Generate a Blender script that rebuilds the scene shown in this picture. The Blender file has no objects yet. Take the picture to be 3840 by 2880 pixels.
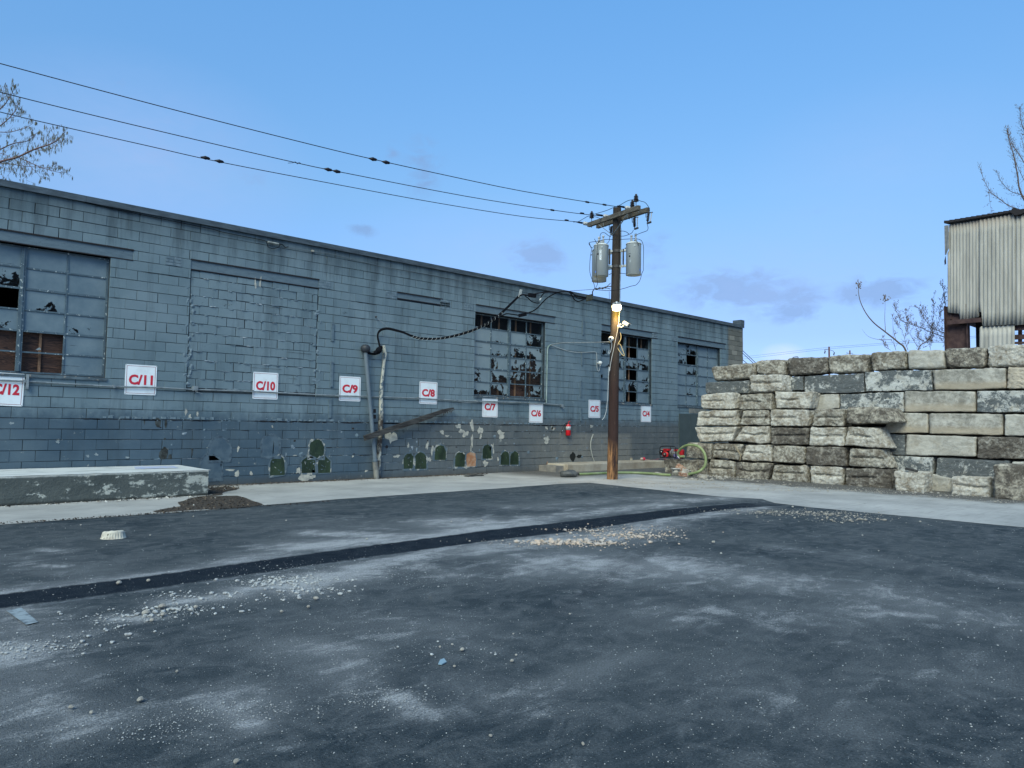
import bpy, bmesh, math, random
import numpy as np
from mathutils import Vector, Matrix, noise
C = bpy.context.scene
COL = C.collection
R = math.radians
rnd = random.Random(7)

# ---------------------------------------------------------------- camera
FPX, W0, H0 = 2700.0, 3840.0, 2880.0
CAMZ = 1.45
PSI, PIT, ROL = R(47.75), math.atan(150/2700.0), 0.015
_F = Vector((math.cos(PSI), math.sin(PSI), 0)); _R = Vector((math.sin(PSI), -math.cos(PSI), 0)); _Z = Vector((0, 0, 1))
CF = _F*math.cos(PIT) + _Z*math.sin(PIT)
_U = -_F*math.sin(PIT) + _Z*math.cos(PIT)
CR = _R*math.cos(ROL) + _U*math.sin(ROL)
CU = -_R*math.sin(ROL) + _U*math.cos(ROL)
CO = Vector((0, 0, CAMZ))
cd = bpy.data.cameras.new('camera'); cam = bpy.data.objects.new('camera', cd); COL.objects.link(cam)
cd.sensor_width = 36; cd.lens = 36*FPX/W0; cd.clip_start = 0.05; cd.clip_end = 6000
M = Matrix((CR, CU, -CF)).transposed().to_4x4(); M.translation = CO
cam.matrix_world = M
C.camera = cam

# ---------------------------------------------------------------- sky, sun, exposure
SUN_EL, SUN_AZ = R(42), PSI + math.pi - R(18)       # soft veiled sun behind the camera
w = bpy.data.worlds.new('World'); C.world = w; w.use_nodes = True
nt = w.node_tree; N = nt.nodes; L = nt.links
N.clear()
def wn(t, **k):
    n = N.new(t)
    for a, b in k.items(): setattr(n, a, b)
    return n
def wmath(op, a, b=None, clamp=False):
    n = wn('ShaderNodeMath', operation=op, use_clamp=clamp)
    for i, v in enumerate((a, b)):
        if v is None: continue
        if isinstance(v, (int, float)): n.inputs[i].default_value = v
        else: L.new(v, n.inputs[i])
    return n.outputs[0]
sky = wn('ShaderNodeTexSky', sky_type='NISHITA', sun_disc=False)
sky.sun_elevation = SUN_EL; sky.sun_rotation = math.pi/2 - SUN_AZ
sky.air_density = 1.0; sky.dust_density = 0.6; sky.ozone_density = 2.0
tc = wn('ShaderNodeTexCoord')
sep = wn('ShaderNodeSeparateXYZ'); L.new(tc.outputs['Generated'], sep.inputs[0])
# tint: dusk violet towards the horizon
tint = wn('ShaderNodeValToRGB'); L.new(sep.outputs['Z'], tint.inputs[0])
SKYT = [(0.0, (1.0, 1.0, 1.0)), (1.0, (1.0, 1.0, 1.0))]
SKYT = SKY_TINT = [(0.0, (0.64, 0.76, 1.18)), (0.12, (0.68, 0.80, 1.18)), (0.3, (0.98, 1.26, 1.38)), (0.55, (1.08, 1.74, 2.0))]
while len(tint.color_ramp.elements) < len(SKYT): tint.color_ramp.elements.new(0.5)
for e, (p, c) in zip(tint.color_ramp.elements, SKYT): e.position = p; e.color = (c[0]/2, c[1]/2, c[2]/2, 1)
mul = wn('ShaderNodeMix', data_type='RGBA', blend_type='MULTIPLY'); mul.inputs[0].default_value = 1
L.new(sky.outputs[0], mul.inputs[6]); L.new(tint.outputs[0], mul.inputs[7])
# clouds: small wisps at fixed compass directions
az = wmath('ARCTAN2', sep.outputs['Y'], sep.outputs['X'])
cmb = wn('ShaderNodeCombineXYZ'); L.new(az, cmb.inputs[0]); L.new(sep.outputs['Z'], cmb.inputs[1])
nz = wn('ShaderNodeTexNoise'); nz.inputs['Scale'].default_value = 26; nz.inputs['Detail'].default_value = 7; nz.inputs['Roughness'].default_value = 0.62; nz.inputs['Distortion'].default_value = .4
mp = wn('ShaderNodeMapping'); mp.inputs['Scale'].default_value = (1, 2.2, 1); mp.inputs['Rotation'].default_value = (0, 0, 0.35)
L.new(cmb.outputs[0], mp.inputs[0]); L.new(mp.outputs[0], nz.inputs[0])
def ray(px, py):
    return CF + CR*((px-1920)/FPX) - CU*((py-1440)/FPX)
clouds = [(2010, 965, 110, 70, .9), (2760, 1085, 210, 75, 1.0), (2960, 1110, 140, 50, .8), (2960, 1170, 110, 40, .9),
          (3300, 1095, 130, 55, 1.0), (1355, 862, 50, 28, .8), (1590, 640, 70, 120, .65), (1475, 575, 30, 40, .5), (940, 665, 60, 50, .45),
          (450, 310, 25, 20, .5), (2450, 930, 80, 60, .5), (2450, 1010, 60, 40, .4), (600, 560, 300, 150, .25), (3080, 800, 60, 30, .15)]
acc = None
for (cx, cy, rx, ry, s) in clouds:
    d = ray(cx, cy).normalized(); a0 = math.atan2(d.y, d.x)
    sb = wn('ShaderNodeVectorMath', operation='SUBTRACT'); L.new(cmb.outputs[0], sb.inputs[0]); sb.inputs[1].default_value = (a0, d.z, 0)
    ml = wn('ShaderNodeVectorMath', operation='MULTIPLY'); L.new(sb.outputs[0], ml.inputs[0]); ml.inputs[1].default_value = (FPX/rx*.62, FPX/ry*.72, 0)
    ln = wn('ShaderNodeVectorMath', operation='LENGTH'); L.new(ml.outputs[0], ln.inputs[0])
    f = wmath('SUBTRACT', 1.0, ln.outputs['Value'], True)
    f = wmath('MULTIPLY', f, s)
    acc = f if acc is None else wmath('MAXIMUM', acc, f)
msk = wmath('MULTIPLY', wmath('ADD', wmath('SUBTRACT', nz.outputs[0], 0.58), wmath('MULTIPLY', acc, 0.48)), 4.0, True)
msk = wmath('MULTIPLY', msk, wmath('MULTIPLY', acc, 2.0, True), True)
msk = wmath('MULTIPLY', msk, 0.8)
cm = wn('ShaderNodeMix', data_type='RGBA'); L.new(msk, cm.inputs[0]); L.new(mul.outputs[2], cm.inputs[6])
CLOUDC = cm.inputs[7]; CLOUDC.default_value = (.84, 1.48, 2.65, 1)
# one pale sunlit cloud low over the stone blocks
d = ray(2935, 1330).normalized(); a0 = math.atan2(d.y, d.x)
sb = wn('ShaderNodeVectorMath', operation='SUBTRACT'); L.new(cmb.outputs[0], sb.inputs[0]); sb.inputs[1].default_value = (a0, d.z, 0)
ml = wn('ShaderNodeVectorMath', operation='MULTIPLY'); L.new(sb.outputs[0], ml.inputs[0]); ml.inputs[1].default_value = (FPX/85, FPX/45, 0)
ln = wn('ShaderNodeVectorMath', operation='LENGTH'); L.new(ml.outputs[0], ln.inputs[0])
f2 = wmath('MULTIPLY', wmath('SUBTRACT', 1.0, ln.outputs['Value'], True), wmath('MULTIPLY', nz.outputs[0], 1.4), True)
cm2 = wn('ShaderNodeMix', data_type='RGBA'); L.new(f2, cm2.inputs[0]); L.new(cm.outputs[2], cm2.inputs[6]); cm2.inputs[7].default_value = (3.0, 3.4, 4.3, 1)
# broad faint lilac veils of high cloud
last = cm2.outputs[2]
for (cx, cy, rx, ry, s_) in [(520, 600, 620, 330, .27), (2900, 1080, 900, 300, .28), (1900, 960, 700, 220, .22), (3300, 600, 500, 250, .12)]:
    d = ray(cx, cy).normalized(); a0 = math.atan2(d.y, d.x)
    sb = wn('ShaderNodeVectorMath', operation='SUBTRACT'); L.new(cmb.outputs[0], sb.inputs[0]); sb.inputs[1].default_value = (a0, d.z, 0)
    ml = wn('ShaderNodeVectorMath', operation='MULTIPLY'); L.new(sb.outputs[0], ml.inputs[0]); ml.inputs[1].default_value = (FPX/rx, FPX/ry, 0)
    ln = wn('ShaderNodeVectorMath', operation='LENGTH'); L.new(ml.outputs[0], ln.inputs[0])
    g = wmath('SUBTRACT', 1.0, ln.outputs['Value'], True); g = wmath('MULTIPLY', wmath('MULTIPLY', g, wmath('ADD', nz.outputs[0], .5)), s_*1.5, True)
    m2 = wn('ShaderNodeMix', data_type='RGBA'); L.new(g, m2.inputs[0]); L.new(last, m2.inputs[6]); m2.inputs[7].default_value = (1.50, 2.10, 3.5, 1); last = m2.outputs[2]
bg = wn('ShaderNodeBackground'); bg.inputs['Strength'].default_value = 0.15
L.new(last, bg.inputs[0])
wo = wn('ShaderNodeOutputWorld'); L.new(bg.outputs[0], wo.inputs[0])
sl = bpy.data.lights.new('sun', 'SUN'); sl.energy = 1.9; sl.angle = R(38); sl.color = (1.0, 0.96, 0.72)
so = bpy.data.objects.new('sun', sl); COL.objects.link(so)
sd = Vector((math.cos(SUN_AZ)*math.cos(SUN_EL), math.sin(SUN_AZ)*math.cos(SUN_EL), math.sin(SUN_EL)))
so.rotation_euler = sd.to_track_quat('Z', 'Y').to_euler()
C.view_settings.view_transform = 'Standard'; C.view_settings.look = 'None'
C.view_settings.exposure = 0.9; C.view_settings.gamma = 1

# ---------------------------------------------------------------- geometry of the place
YW = 16.1            # street face of the warehouse: plane y = YW, running along x
XF, XB = 18.9, 19.45 # front and back faces of the stacked stone blocks: planes x = const
def gp(px, py, z=0.0):
    d = ray(px, py); return CO + d*((z-CAMZ)/d.z)
def wp(px, py, off=0.0):
    d = ray(px, py); return CO + d*((YW-off)/d.y)
def xp(px, py, X):
    d = ray(px, py); return CO + d*(X/d.x)
def vp(px, py, P, Q):
    n = Vector((-(Q.y-P.y), Q.x-P.x, 0)); d = ray(px, py)
    return CO + d*((P-CO).dot(n)/d.dot(n))
def at(px, py, depth):
    return CO + ray(px, py)*depth
def zm(ox, oy, s): return lambda x, y: (ox+x*s, oy+y*s)
S8 = 800/2212.0; S6 = 640/2212.0; S4 = 400/2212.0
Z1 = zm(0, 600, S8); Z2 = zm(0, 1200, S8); Z3 = zm(600, 800, S8); Z4 = zm(600, 1350, S8)
Z5 = zm(1300, 1000, S8); Z6 = zm(1300, 1400, S8); Z7 = zm(1900, 1050, S8); Z8 = zm(1900, 1350, S8)
ZE = zm(2150, 700, S4); ZF = zm(2150, 950, S4); ZG = zm(2150, 1100, S4)
ZA = zm(2560, 1250, S6); ZB = zm(3200, 1250, S6); ZC = zm(2400, 1500, S6); ZD = zm(3040, 1500, S8)
ZS = zm(3340, 780, 500/1536.0); ZP = zm(2420, 1640, 280/2212.0)

# ---------------------------------------------------------------- mesh helpers
class MB:
    def __init__(s): s.v = []; s.f = []; s.m = []; s.sm = []
    def add(s, vs, fs, m=0, smooth=False):
        o = len(s.v); s.v += [tuple(v) for v in vs]
        for f in fs: s.f.append(tuple(i+o for i in f)); s.m.append(m); s.sm.append(smooth)
        return s
    def box(s, lo, hi, m=0):
        x0, y0, z0 = lo; x1, y1, z1 = hi
        return s.add([(x0,y0,z0),(x1,y0,z0),(x1,y1,z0),(x0,y1,z0),(x0,y0,z1),(x1,y0,z1),(x1,y1,z1),(x0,y1,z1)],
                     [(0,3,2,1),(4,5,6,7),(0,1,5,4),(1,2,6,5),(2,3,7,6),(3,0,4,7)], m)
    def obox(s, c, ax, ay, az, m=0):           # oriented box: centre and three half-axis vectors
        c = Vector(c); vs = []
        for k in (-1, 1):
            for (i, j) in ((-1,-1),(1,-1),(1,1),(-1,1)): vs.append(c+ax*i+ay*j+az*k)
        return s.add(vs, [(0,3,2,1),(4,5,6,7),(0,1,5,4),(1,2,6,5),(2,3,7,6),(3,0,4,7)], m)
    def beam(s, p, q, a, b, m=0, up=Vector((0,0,1))):
        p = Vector(p); q = Vector(q); t = (q-p); l = t.length; t.normalize()
        x = t.cross(up)
        if x.length < 1e-4: x = t.cross(Vector((1,0,0)))
        x.normalize(); y = x.cross(t)
        return s.obox((p+q)/2, t*(l/2), x*(a/2), y*(b/2), m)
    def tube(s, pts, r, n=8, m=0, caps=True):
        pts = [Vector(p) for p in pts]; k = len(pts)
        rs = r if isinstance(r, (list, tuple)) else [r]*k
        rings = []; up = None
        for i, p in enumerate(pts):
            t = (pts[min(i+1, k-1)]-pts[max(i-1, 0)])
            if t.length < 1e-9: t = Vector((0,0,1))
            t.normalize()
            if up is None:
                up = t.cross(Vector((0,0,1)))
                if up.length < 1e-3: up = t.cross(Vector((1,0,0)))
            up = (up - t*up.dot(t)).normalized(); b = t.cross(up)
            rings.append([p + (up*math.cos(2*math.pi*j/n)+b*math.sin(2*math.pi*j/n))*rs[i] for j in range(n)])
        vs = [v for rg in rings for v in rg]; fs = []
        for i in range(k-1):
            for j in range(n):
                a = i*n+j; b2 = i*n+(j+1)%n
                fs.append((a, b2, b2+n, a+n))
        s.add(vs, fs, m, n > 5)
        if caps:
            s.add(rings[0], [tuple(range(n))[::-1]], m); s.add(rings[-1], [tuple(range(n))], m)
        return s
    def lathe(s, c, prof, n=20, m=0, axis=None, ang0=0):   # prof: (radius, height) list along axis
        c = Vector(c); t = (axis or Vector((0,0,1))).normalized()
        a = t.cross(Vector((0,1,0)))
        if a.length < 1e-3: a = t.cross(Vector((1,0,0)))
        a.normalize(); b = t.cross(a); vs = []; fs = []
        for (r, h) in prof:
            for j in range(n):
                q = 2*math.pi*j/n+ang0; vs.append(c+t*h+(a*math.cos(q)+b*math.sin(q))*r)
        for i in range(len(prof)-1):
            for j in range(n):
                x = i*n+j; y = i*n+(j+1)%n; fs.append((x, y, y+n, x+n))
        fs.append(tuple(range(n))[::-1]); fs.append(tuple((len(prof)-1)*n+j for j in range(n)))
        return s.add(vs, fs, m, True)
    def poly(s, pts, d, m=0):                  # extruded polygon: pts 3-D, d offset vector
        n = len(pts); d = Vector(d); vs = [Vector(p) for p in pts]+[Vector(p)+d for p in pts]
        return s.add(vs, [tuple(range(n)), tuple(range(n, 2*n))[::-1]]+[(i, i+n, (i+1)%n+n, (i+1)%n) for i in range(n)], m)
    def build(s, name, mats, parent=None, loc=None):
        me = bpy.data.meshes.new(name); me.from_pydata(s.v, [], s.f)
        for mm in (mats if isinstance(mats, (list, tuple)) else [mats]): me.materials.append(mm)
        me.polygons.foreach_set('material_index', s.m); me.polygons.foreach_set('use_smooth', s.sm)
        me.update()
        bm = bmesh.new(); bm.from_mesh(me); bmesh.ops.recalc_face_normals(bm, faces=bm.faces); bm.to_mesh(me); bm.free()
        return link(name, me, parent)
def link(name, me, parent=None):
    o = bpy.data.objects.new(name, me); COL.objects.link(o)
    if parent is not None:
        o.parent = parent
        o.matrix_parent_inverse = Matrix.Identity(4)
        if parent.get('_w'): pass
    return o
def tag(o, label, cat, group=None):
    o['label'] = label; o['category'] = cat
    if group: o['group'] = group
    return o
def struct(o): o['kind'] = 'structure'; return o
def stuff(o, label, cat): o['kind'] = 'stuff'; o['label'] = label; o['category'] = cat; return o
def empty(name, label, cat, group=None, at_=(0,0,0)):
    o = bpy.data.objects.new(name, None); COL.objects.link(o); o.empty_display_size = 0.2
    tag(o, label, cat, group); EMP.append((o, Vector(at_))); return o
EMP = []   # thing origins, moved to the thing's base at the end (children keep their place)
def catmull(pts, k=8):
    pts = [Vector(p) for p in pts]; q = [pts[0]*2-pts[1]]+pts+[pts[-1]*2-pts[-2]]; out = []
    for i in range(1, len(q)-2):
        for j in range(k):
            t = j/k; a, b, c, d = q[i-1], q[i], q[i+1], q[i+2]
            out.append(0.5*((2*b)+(c-a)*t+(2*a-5*b+4*c-d)*t*t+(3*b-a-3*c+d)*t**3))
    out.append(pts[-1]); return out

# ---------------------------------------------------------------- materials
def mat(name, col, rough=0.8, metal=0.0, emit=None):
    m = bpy.data.materials.new(name); m.use_nodes = True
    b = m.node_tree.nodes['Principled BSDF']
    b.inputs['Base Color'].default_value = (*col, 1); b.inputs['Roughness'].default_value = rough; b.inputs['Metallic'].default_value = metal
    b.inputs['Specular IOR Level'].default_value = 0.3
    if emit: b.inputs['Emission Color'].default_value = (*emit[0], 1); b.inputs['Emission Strength'].default_value = emit[1]
    return m
class NT:
    def __init__(s, m): s.m = m; s.t = m.node_tree; s.b = s.t.nodes['Principled BSDF']
    def n(s, t, **k):
        x = s.t.nodes.new(t)
        for a, b in k.items(): setattr(x, a, b)
        return x
    def set(s, sock, v):
        if isinstance(v, (int, float)): sock.default_value = v
        elif isinstance(v, (tuple, list)): sock.default_value = (*v, 1) if len(v) == 3 and sock.type == 'RGBA' else v
        else: s.t.links.new(v, sock)
    def coord(s, scale=(1,1,1), rot=(0,0,0), kind='Object', loc=(0,0,0)):
        g = s.n('ShaderNodeTexCoord'); mp = s.n('ShaderNodeMapping'); s.t.links.new(g.outputs[kind], mp.inputs[0])
        mp.inputs['Scale'].default_value = scale; mp.inputs['Rotation'].default_value = rot; mp.inputs['Location'].default_value = loc
        return mp.outputs[0]
    def noise(s, scale, detail=4, rough=0.55, v=None, dist=0.0):
        x = s.n('ShaderNodeTexNoise'); x.inputs['Scale'].default_value = scale; x.inputs['Detail'].default_value = detail
        x.inputs['Roughness'].default_value = rough; x.inputs['Distortion'].default_value = dist
        if v is None: v = s.coord()
        s.t.links.new(v, x.inputs['Vector']); return x.outputs[0]
    def ramp(s, f, stops):
        x = s.n('ShaderNodeValToRGB'); s.set(x.inputs[0], f)
        while len(x.color_ramp.elements) < len(stops): x.color_ramp.elements.new(0.5)
        for e, (p, c) in zip(x.color_ramp.elements, stops):
            e.position = p; e.color = (c, c, c, 1) if isinstance(c, (int, float)) else (*c, 1)
        return x.outputs[0]
    def mix(s, f, a, b, mode='MIX'):
        x = s.n('ShaderNodeMix', data_type='RGBA', blend_type=mode)
        s.set(x.inputs[0], f); s.set(x.inputs[6], a); s.set(x.inputs[7], b); return x.outputs[2]
    def math(s, op, a, b=0.0, clamp=False):
        x = s.n('ShaderNodeMath', operation=op, use_clamp=clamp); s.set(x.inputs[0], a); s.set(x.inputs[1], b); return x.outputs[0]
    def attr(s, name):
        x = s.n('ShaderNodeAttribute'); x.attribute_name = name; return x.outputs['Fac']
    def bump(s, h, dist=0.01, strength=1.0):
        x = s.n('ShaderNodeBump'); x.inputs['Distance'].default_value = dist; x.inputs['Strength'].default_value = strength
        s.set(x.inputs['Height'], h); s.t.links.new(x.outputs[0], s.b.inputs['Normal'])
    def col(s, c): s.set(s.b.inputs['Base Color'], c)
def worn(name, c1, c2, scale=8, lo=.4, hi=.6, rough=.8, bump=.004, metal=0, stretch=(1,1,1), c3=None, s3=40, t3=.65):
    m = mat(name, c1, rough, metal); t = NT(m); v = t.coord(stretch)
    f = t.ramp(t.noise(scale, 6, .6, v), [(lo, 0), (hi, 1)]); c = t.mix(f, c1, c2)
    if c3: c = t.mix(t.ramp(t.noise(s3, 3, .6, v), [(t3, 0), (t3+.05, 1)]), c, c3)
    t.col(c)
    if bump: t.bump(t.noise(scale*5, 4, .6, v), bump)
    return m

# ================================================================ GROUND
def vdist(P, a, b):
    a = np.array(a[:2]); b = np.array(b[:2]); d = b-a; t = np.clip(((P-a)@d)/max(d@d, 1e-9), 0, 1)
    return np.linalg.norm(P-(a+t[:, None]*d), axis=1)
def axis_lines(lo, hi, step, far):
    a = list(np.arange(lo, hi+1e-6, step)); out = []; s = step; x = lo
    while x > -far: s *= 1.5; x -= s; out.append(x)
    b = []; s = step; x = hi
    while x < far: s *= 1.5; x += s; b.append(x)
    return np.array(out[::-1]+a+b)
gx = axis_lines(0.0, 19.6, .06, 2500); gy = axis_lines(0.6, 12.6, .06, 2500)
GX, GY = np.meshgrid(gx, gy); P = np.stack([GX.ravel(), GY.ravel()], 1)
nx, ny = len(gx), len(gy)
# dust: (px0,py0, px1,py1, width m, strength) picked from the stains on the yard and laid down as ground positions
dustl = [(0,2230,700,2150,.35,.75),(700,2150,1130,2060,.35,.7),(1130,2050,1500,2020,.5,.95),(1180,2000,1450,2010,.35,.8),(1500,2030,1960,1960,.5,.9),
 (1700,1960,1900,1965,.8,.8),(1960,1950,2500,1890,.45,.65),(2500,1880,3000,1850,.5,.6),(2000,1900,2500,1860,.5,.35),(1900,1900,2400,1920,.4,.4),
 (60,2430,0,2470,.3,.9),(0,2330,150,2400,.5,.5),(1100,2190,1330,2150,.45,1.0),(900,2220,1150,2180,.25,.75),(640,2260,900,2230,.2,.8),(400,2320,520,2320,.16,.8),
 (1330,2130,1700,2060,.35,.8),(1480,2100,1700,2160,.25,.6),(1700,2070,2300,2000,.5,.75),(2300,2020,2500,1950,.5,.65),(2560,1945,2860,1905,.3,.7),
 (2100,2110,2560,2130,.9,.75),(2560,2130,2900,2180,.7,.6),(1400,2130,2000,2150,.7,.35),(2900,2180,3400,2230,.6,.5),(3250,2240,3840,2340,.5,.4),
 (2500,2300,2900,2300,.5,.35),(2900,2330,3300,2290,.45,.4),(820,2640,950,2720,.12,.9),(840,2640,900,2650,.3,.6),(1500,2620,1560,2660,.14,.8),(1600,2690,2100,2560,.15,.35),
 (2100,2560,2400,2450,.14,.35),(1700,2560,1900,2620,.3,.3),(0,2600,260,2700,.35,.55),(0,2500,200,2650,.3,.4),(200,2500,270,2540,.2,.4),(1080,2420,1300,2440,.3,.5),
 (1280,2480,1330,2560,.25,.5),(1300,2330,1700,2360,.5,.3),(3200,2080,3840,2190,.3,.3),(2900,2050,3400,2120,.25,.3),(560,2160,960,2110,.3,.6),(160,2120,240,2125,.08,.9),
 (150,2060,240,2070,.15,.5),(50,2090,350,2140,.5,.25),(2750,2560,3000,2620,.5,.2),(3400,2500,3840,2560,.4,.2),(1250,1960,1600,1990,.8,.25),(3380,2305,3480,2310,.12,.7),(3080,2170,3200,2175,.08,.6)]
dust = np.zeros(len(P))
for (x0,y0,x1,y1,wd,st) in dustl:
    a = gp(x0,y0); b = gp(x1,y1); dd = vdist(P, a, b)
    dust = np.maximum(dust, st*np.exp(-(dd/wd)**2*1.2))
seg = lambda p, lo, hi: (p > lo) & (p < hi)
darkl = [(2430,2060,2200,2230,.10,.6),(2360,2060,2090,2300,.06,.5),(2030,1600,2031,1601,.01,0)]
dark = np.zeros(len(P))
for (x0,y0,x1,y1,wd,st) in darkl[:2]:
    dd = vdist(P, gp(x0,y0), gp(x1,y1)); dark = np.maximum(dark, st*np.exp(-(dd/wd)**2))
Z = np.zeros(len(P))
me = bpy.data.meshes.new('ground')
fs = [(j*nx+i, j*nx+i+1, (j+1)*nx+i+1, (j+1)*nx+i) for j in range(ny-1) for i in range(nx-1)]
me.from_pydata(np.column_stack([P, Z]).tolist(), [], fs)
# filled trench: signed distance to its outline, positive inside
TT = [tuple(gp(*p)[:2]) for p in [(-600,2305),(0,2227),(560,2158),(1111,2082),(1280,2059),(1847,1985),(2148,1953),(2535,1907),(2780,1886),(3040,1876),(3040,1890),(2780,1905),(2560,1933),(2148,1994),(1859,2026),(1280,2105),(1111,2130),(560,2210),(0,2284),(-600,2370)]]
near_ = np.where((P[:,0] > -1) & (P[:,0] < 16) & (P[:,1] > 4) & (P[:,1] < 10))[0]; Q_ = P[near_]; dmin = np.full(len(Q_), 9.0); ins = np.zeros(len(Q_), bool)
for i in range(len(TT)):
    a, b = TT[i], TT[(i+1) % len(TT)]; dmin = np.minimum(dmin, vdist(Q_, a, b))
    cr = ((a[1] > Q_[:,1]) != (b[1] > Q_[:,1])); xx = (b[0]-a[0])*(Q_[:,1]-a[1])/((b[1]-a[1]) or 1e-9)+a[0]; ins ^= cr & (Q_[:,0] < xx)
trench = np.full(len(P), -1.0); trench[near_] = np.where(ins, dmin, -dmin)
for nm, arr in (('dust', dust), ('dark', dark), ('trench', trench)):
    at_ = me.attributes.new(nm, 'FLOAT', 'POINT'); at_.data.foreach_set('value', arr.astype(np.float32))
asph = mat('asphalt', (.04,.05,.06), .85); t = NT(asph)
v = t.coord(); dn = t.attr('dust'); dk = t.attr('dark')
big = t.noise(.55, 5, .6, v); mid = t.noise(3.2, 6, .68, v, 1.2); fin = t.noise(38, 4, .7, v); grit = t.noise(150, 2, .6, v)
vs = t.noise(2.2, 6, .7, t.coord((.9, 2.2, 1), (0, 0, R(-38))), .9)
agg = t.noise(75, 3, .75, v)
base = t.mix(t.ramp(big, [(.33, 0), (.66, 1)]), (.026, .041, .052), (.074, .090, .098))
base = t.mix(t.ramp(mid, [(.45, 0), (.72, 1)]), base, (.118, .134, .142))
base = t.mix(t.math('MULTIPLY', t.ramp(vs, [(.46, 0), (.74, 1)]), .6), base, (.145, .161, .168))
nmix = t.math('ADD', t.math('MULTIPLY', mid, .55), t.math('MULTIPLY', vs, .45))
nmix = t.math('ADD', t.math('MULTIPLY', nmix, .70), t.math('MULTIPLY', t.math('ADD', fin, agg), .17))
brk = t.noise(1.5, 9, .74, t.coord((1.1, 2.0, 1), (0, 0, R(-42))), .5)
dm = t.math('MULTIPLY', t.math('SUBTRACT', t.math('ADD', t.math('MULTIPLY', dn, .62), t.math('ADD', t.math('MULTIPLY', t.math('SUBTRACT', nmix, .5), 1.6), t.math('MULTIPLY', t.math('SUBTRACT', brk, .5), 1.9))), .30), 2.3, True)
dm = t.math('MULTIPLY', dm, t.math('ADD', t.math('MULTIPLY', dn, .5), t.ramp(agg, [(.36, .25), (.60, .95)])), True)
base = t.mix(t.math('MULTIPLY', dn, t.math('ADD', big, .40), True), base, (.25, .265, .270))
base = t.mix(dm, base, (.42, .435, .435))
td = t.attr('trench'); tn = t.math('ADD', td, t.math('MULTIPLY', t.math('SUBTRACT', t.noise(7, 6, .75, v), .5), .20))
tsx = t.n('ShaderNodeSeparateXYZ'); t.t.links.new(v, tsx.inputs[0])
tm_ = t.math('MULTIPLY', t.math('MULTIPLY', tn, 22, True), t.math('ADD', .25, t.math('MULTIPLY', t.math('SUBTRACT', 14.2, t.math('ADD', tsx.outputs['X'], t.math('MULTIPLY', mid, 1.6))), .55), True), True)
edge = t.math('MULTIPLY', t.math('SUBTRACT', 1.0, t.math('MULTIPLY', t.math('ABSOLUTE', t.math('ADD', tn, .035)), 22)), .5, True)
base = t.mix(t.math('MULTIPLY', edge, t.ramp(mid, [(.4, 0), (.6, 1)])), base, (.30, .32, .34))
tcol = t.mix(t.ramp(mid, [(.35, 0), (.7, 1)]), (.0075, .014, .024), (.022, .032, .042))
base = t.mix(tm_, base, tcol)
base = t.mix(t.math('MULTIPLY', dk, .5), base, (.03, .036, .045))
base = t.mix(1, base, t.ramp(agg, [(.28, .38), (.5, .92), (.70, 1.0)]), 'MULTIPLY')
sp = t.ramp(agg, [(.60, 0), (.67, 1)]); sp2 = t.ramp(mid, [(.38, .15), (.62, 1)])
base = t.mix(t.math('MULTIPLY', t.math('MULTIPLY', sp, sp2), .60), base, (.26, .30, .32))
t.col(base); t.bump(t.math('ADD', t.math('MULTIPLY', fin, .5), t.math('ADD', agg, t.math('MULTIPLY', grit, .6))), .010, 1)
t.b.inputs['Roughness'].default_value = .9; t.b.inputs['Specular IOR Level'].default_value = .10
me.materials.append(asph); struct(link('ground', me))

# concrete apron along the walls (sheet 5 mm above the asphalt base), ragged edge
def ragged(pts, step=.25, amp=.025, seed=0):
    out = []
    for i in range(len(pts)):
        a = Vector(pts[i]); b = Vector(pts[(i+1) % len(pts)]); n = max(1, int((b-a).length/step)) if (b-a).length < 40 else 1
        for k in range(n):
            p = a.lerp(b, k/n); q = noise.noise_vector(Vector((p.x*1.3, p.y*1.3, seed)))*amp*2
            out.append((p.x+q.x, p.y+q.y))
    return out
def sheet(name, pts, z, m, kind='structure'):
    from mathutils.geometry import tessellate_polygon
    vv = [Vector((x, y, z)) for x, y in pts]; tri = tessellate_polygon([vv])
    fl = []
    for a_, b_, c_ in tri:
        nrm = (vv[b_]-vv[a_]).cross(vv[c_]-vv[a_]).z
        if abs(nrm) > 1e-9: fl.append((a_, b_, c_) if nrm > 0 else (a_, c_, b_))
    me = bpy.data.meshes.new(name); me.from_pydata(vv, [], fl)
    me.materials.append(m); o = link(name, me); o['kind'] = kind; return o
conc = mat('apron_concrete', (.36,.37,.35), .85); t = NT(conc); v = t.coord()
a = t.noise(.8, 5, .6, v); b = t.noise(5, 6, .65, t.coord((.35, 2.2, 1))); c2 = t.noise(60, 3, .6, v); e = t.noise(2.0, 6, .7, v)
cc = t.mix(t.ramp(a, [(.35, 0), (.7, 1)]), (.27, .275, .26), (.41, .41, .385))
cc = t.mix(t.math('MULTIPLY', t.ramp(b, [(.5, 0), (.7, 1)]), .6), cc, (.215, .22, .205))
cc = t.mix(t.math('MULTIPLY', t.ramp(e, [(.6, 0), (.68, 1)]), .5), cc, (.17, .175, .17))
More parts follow.
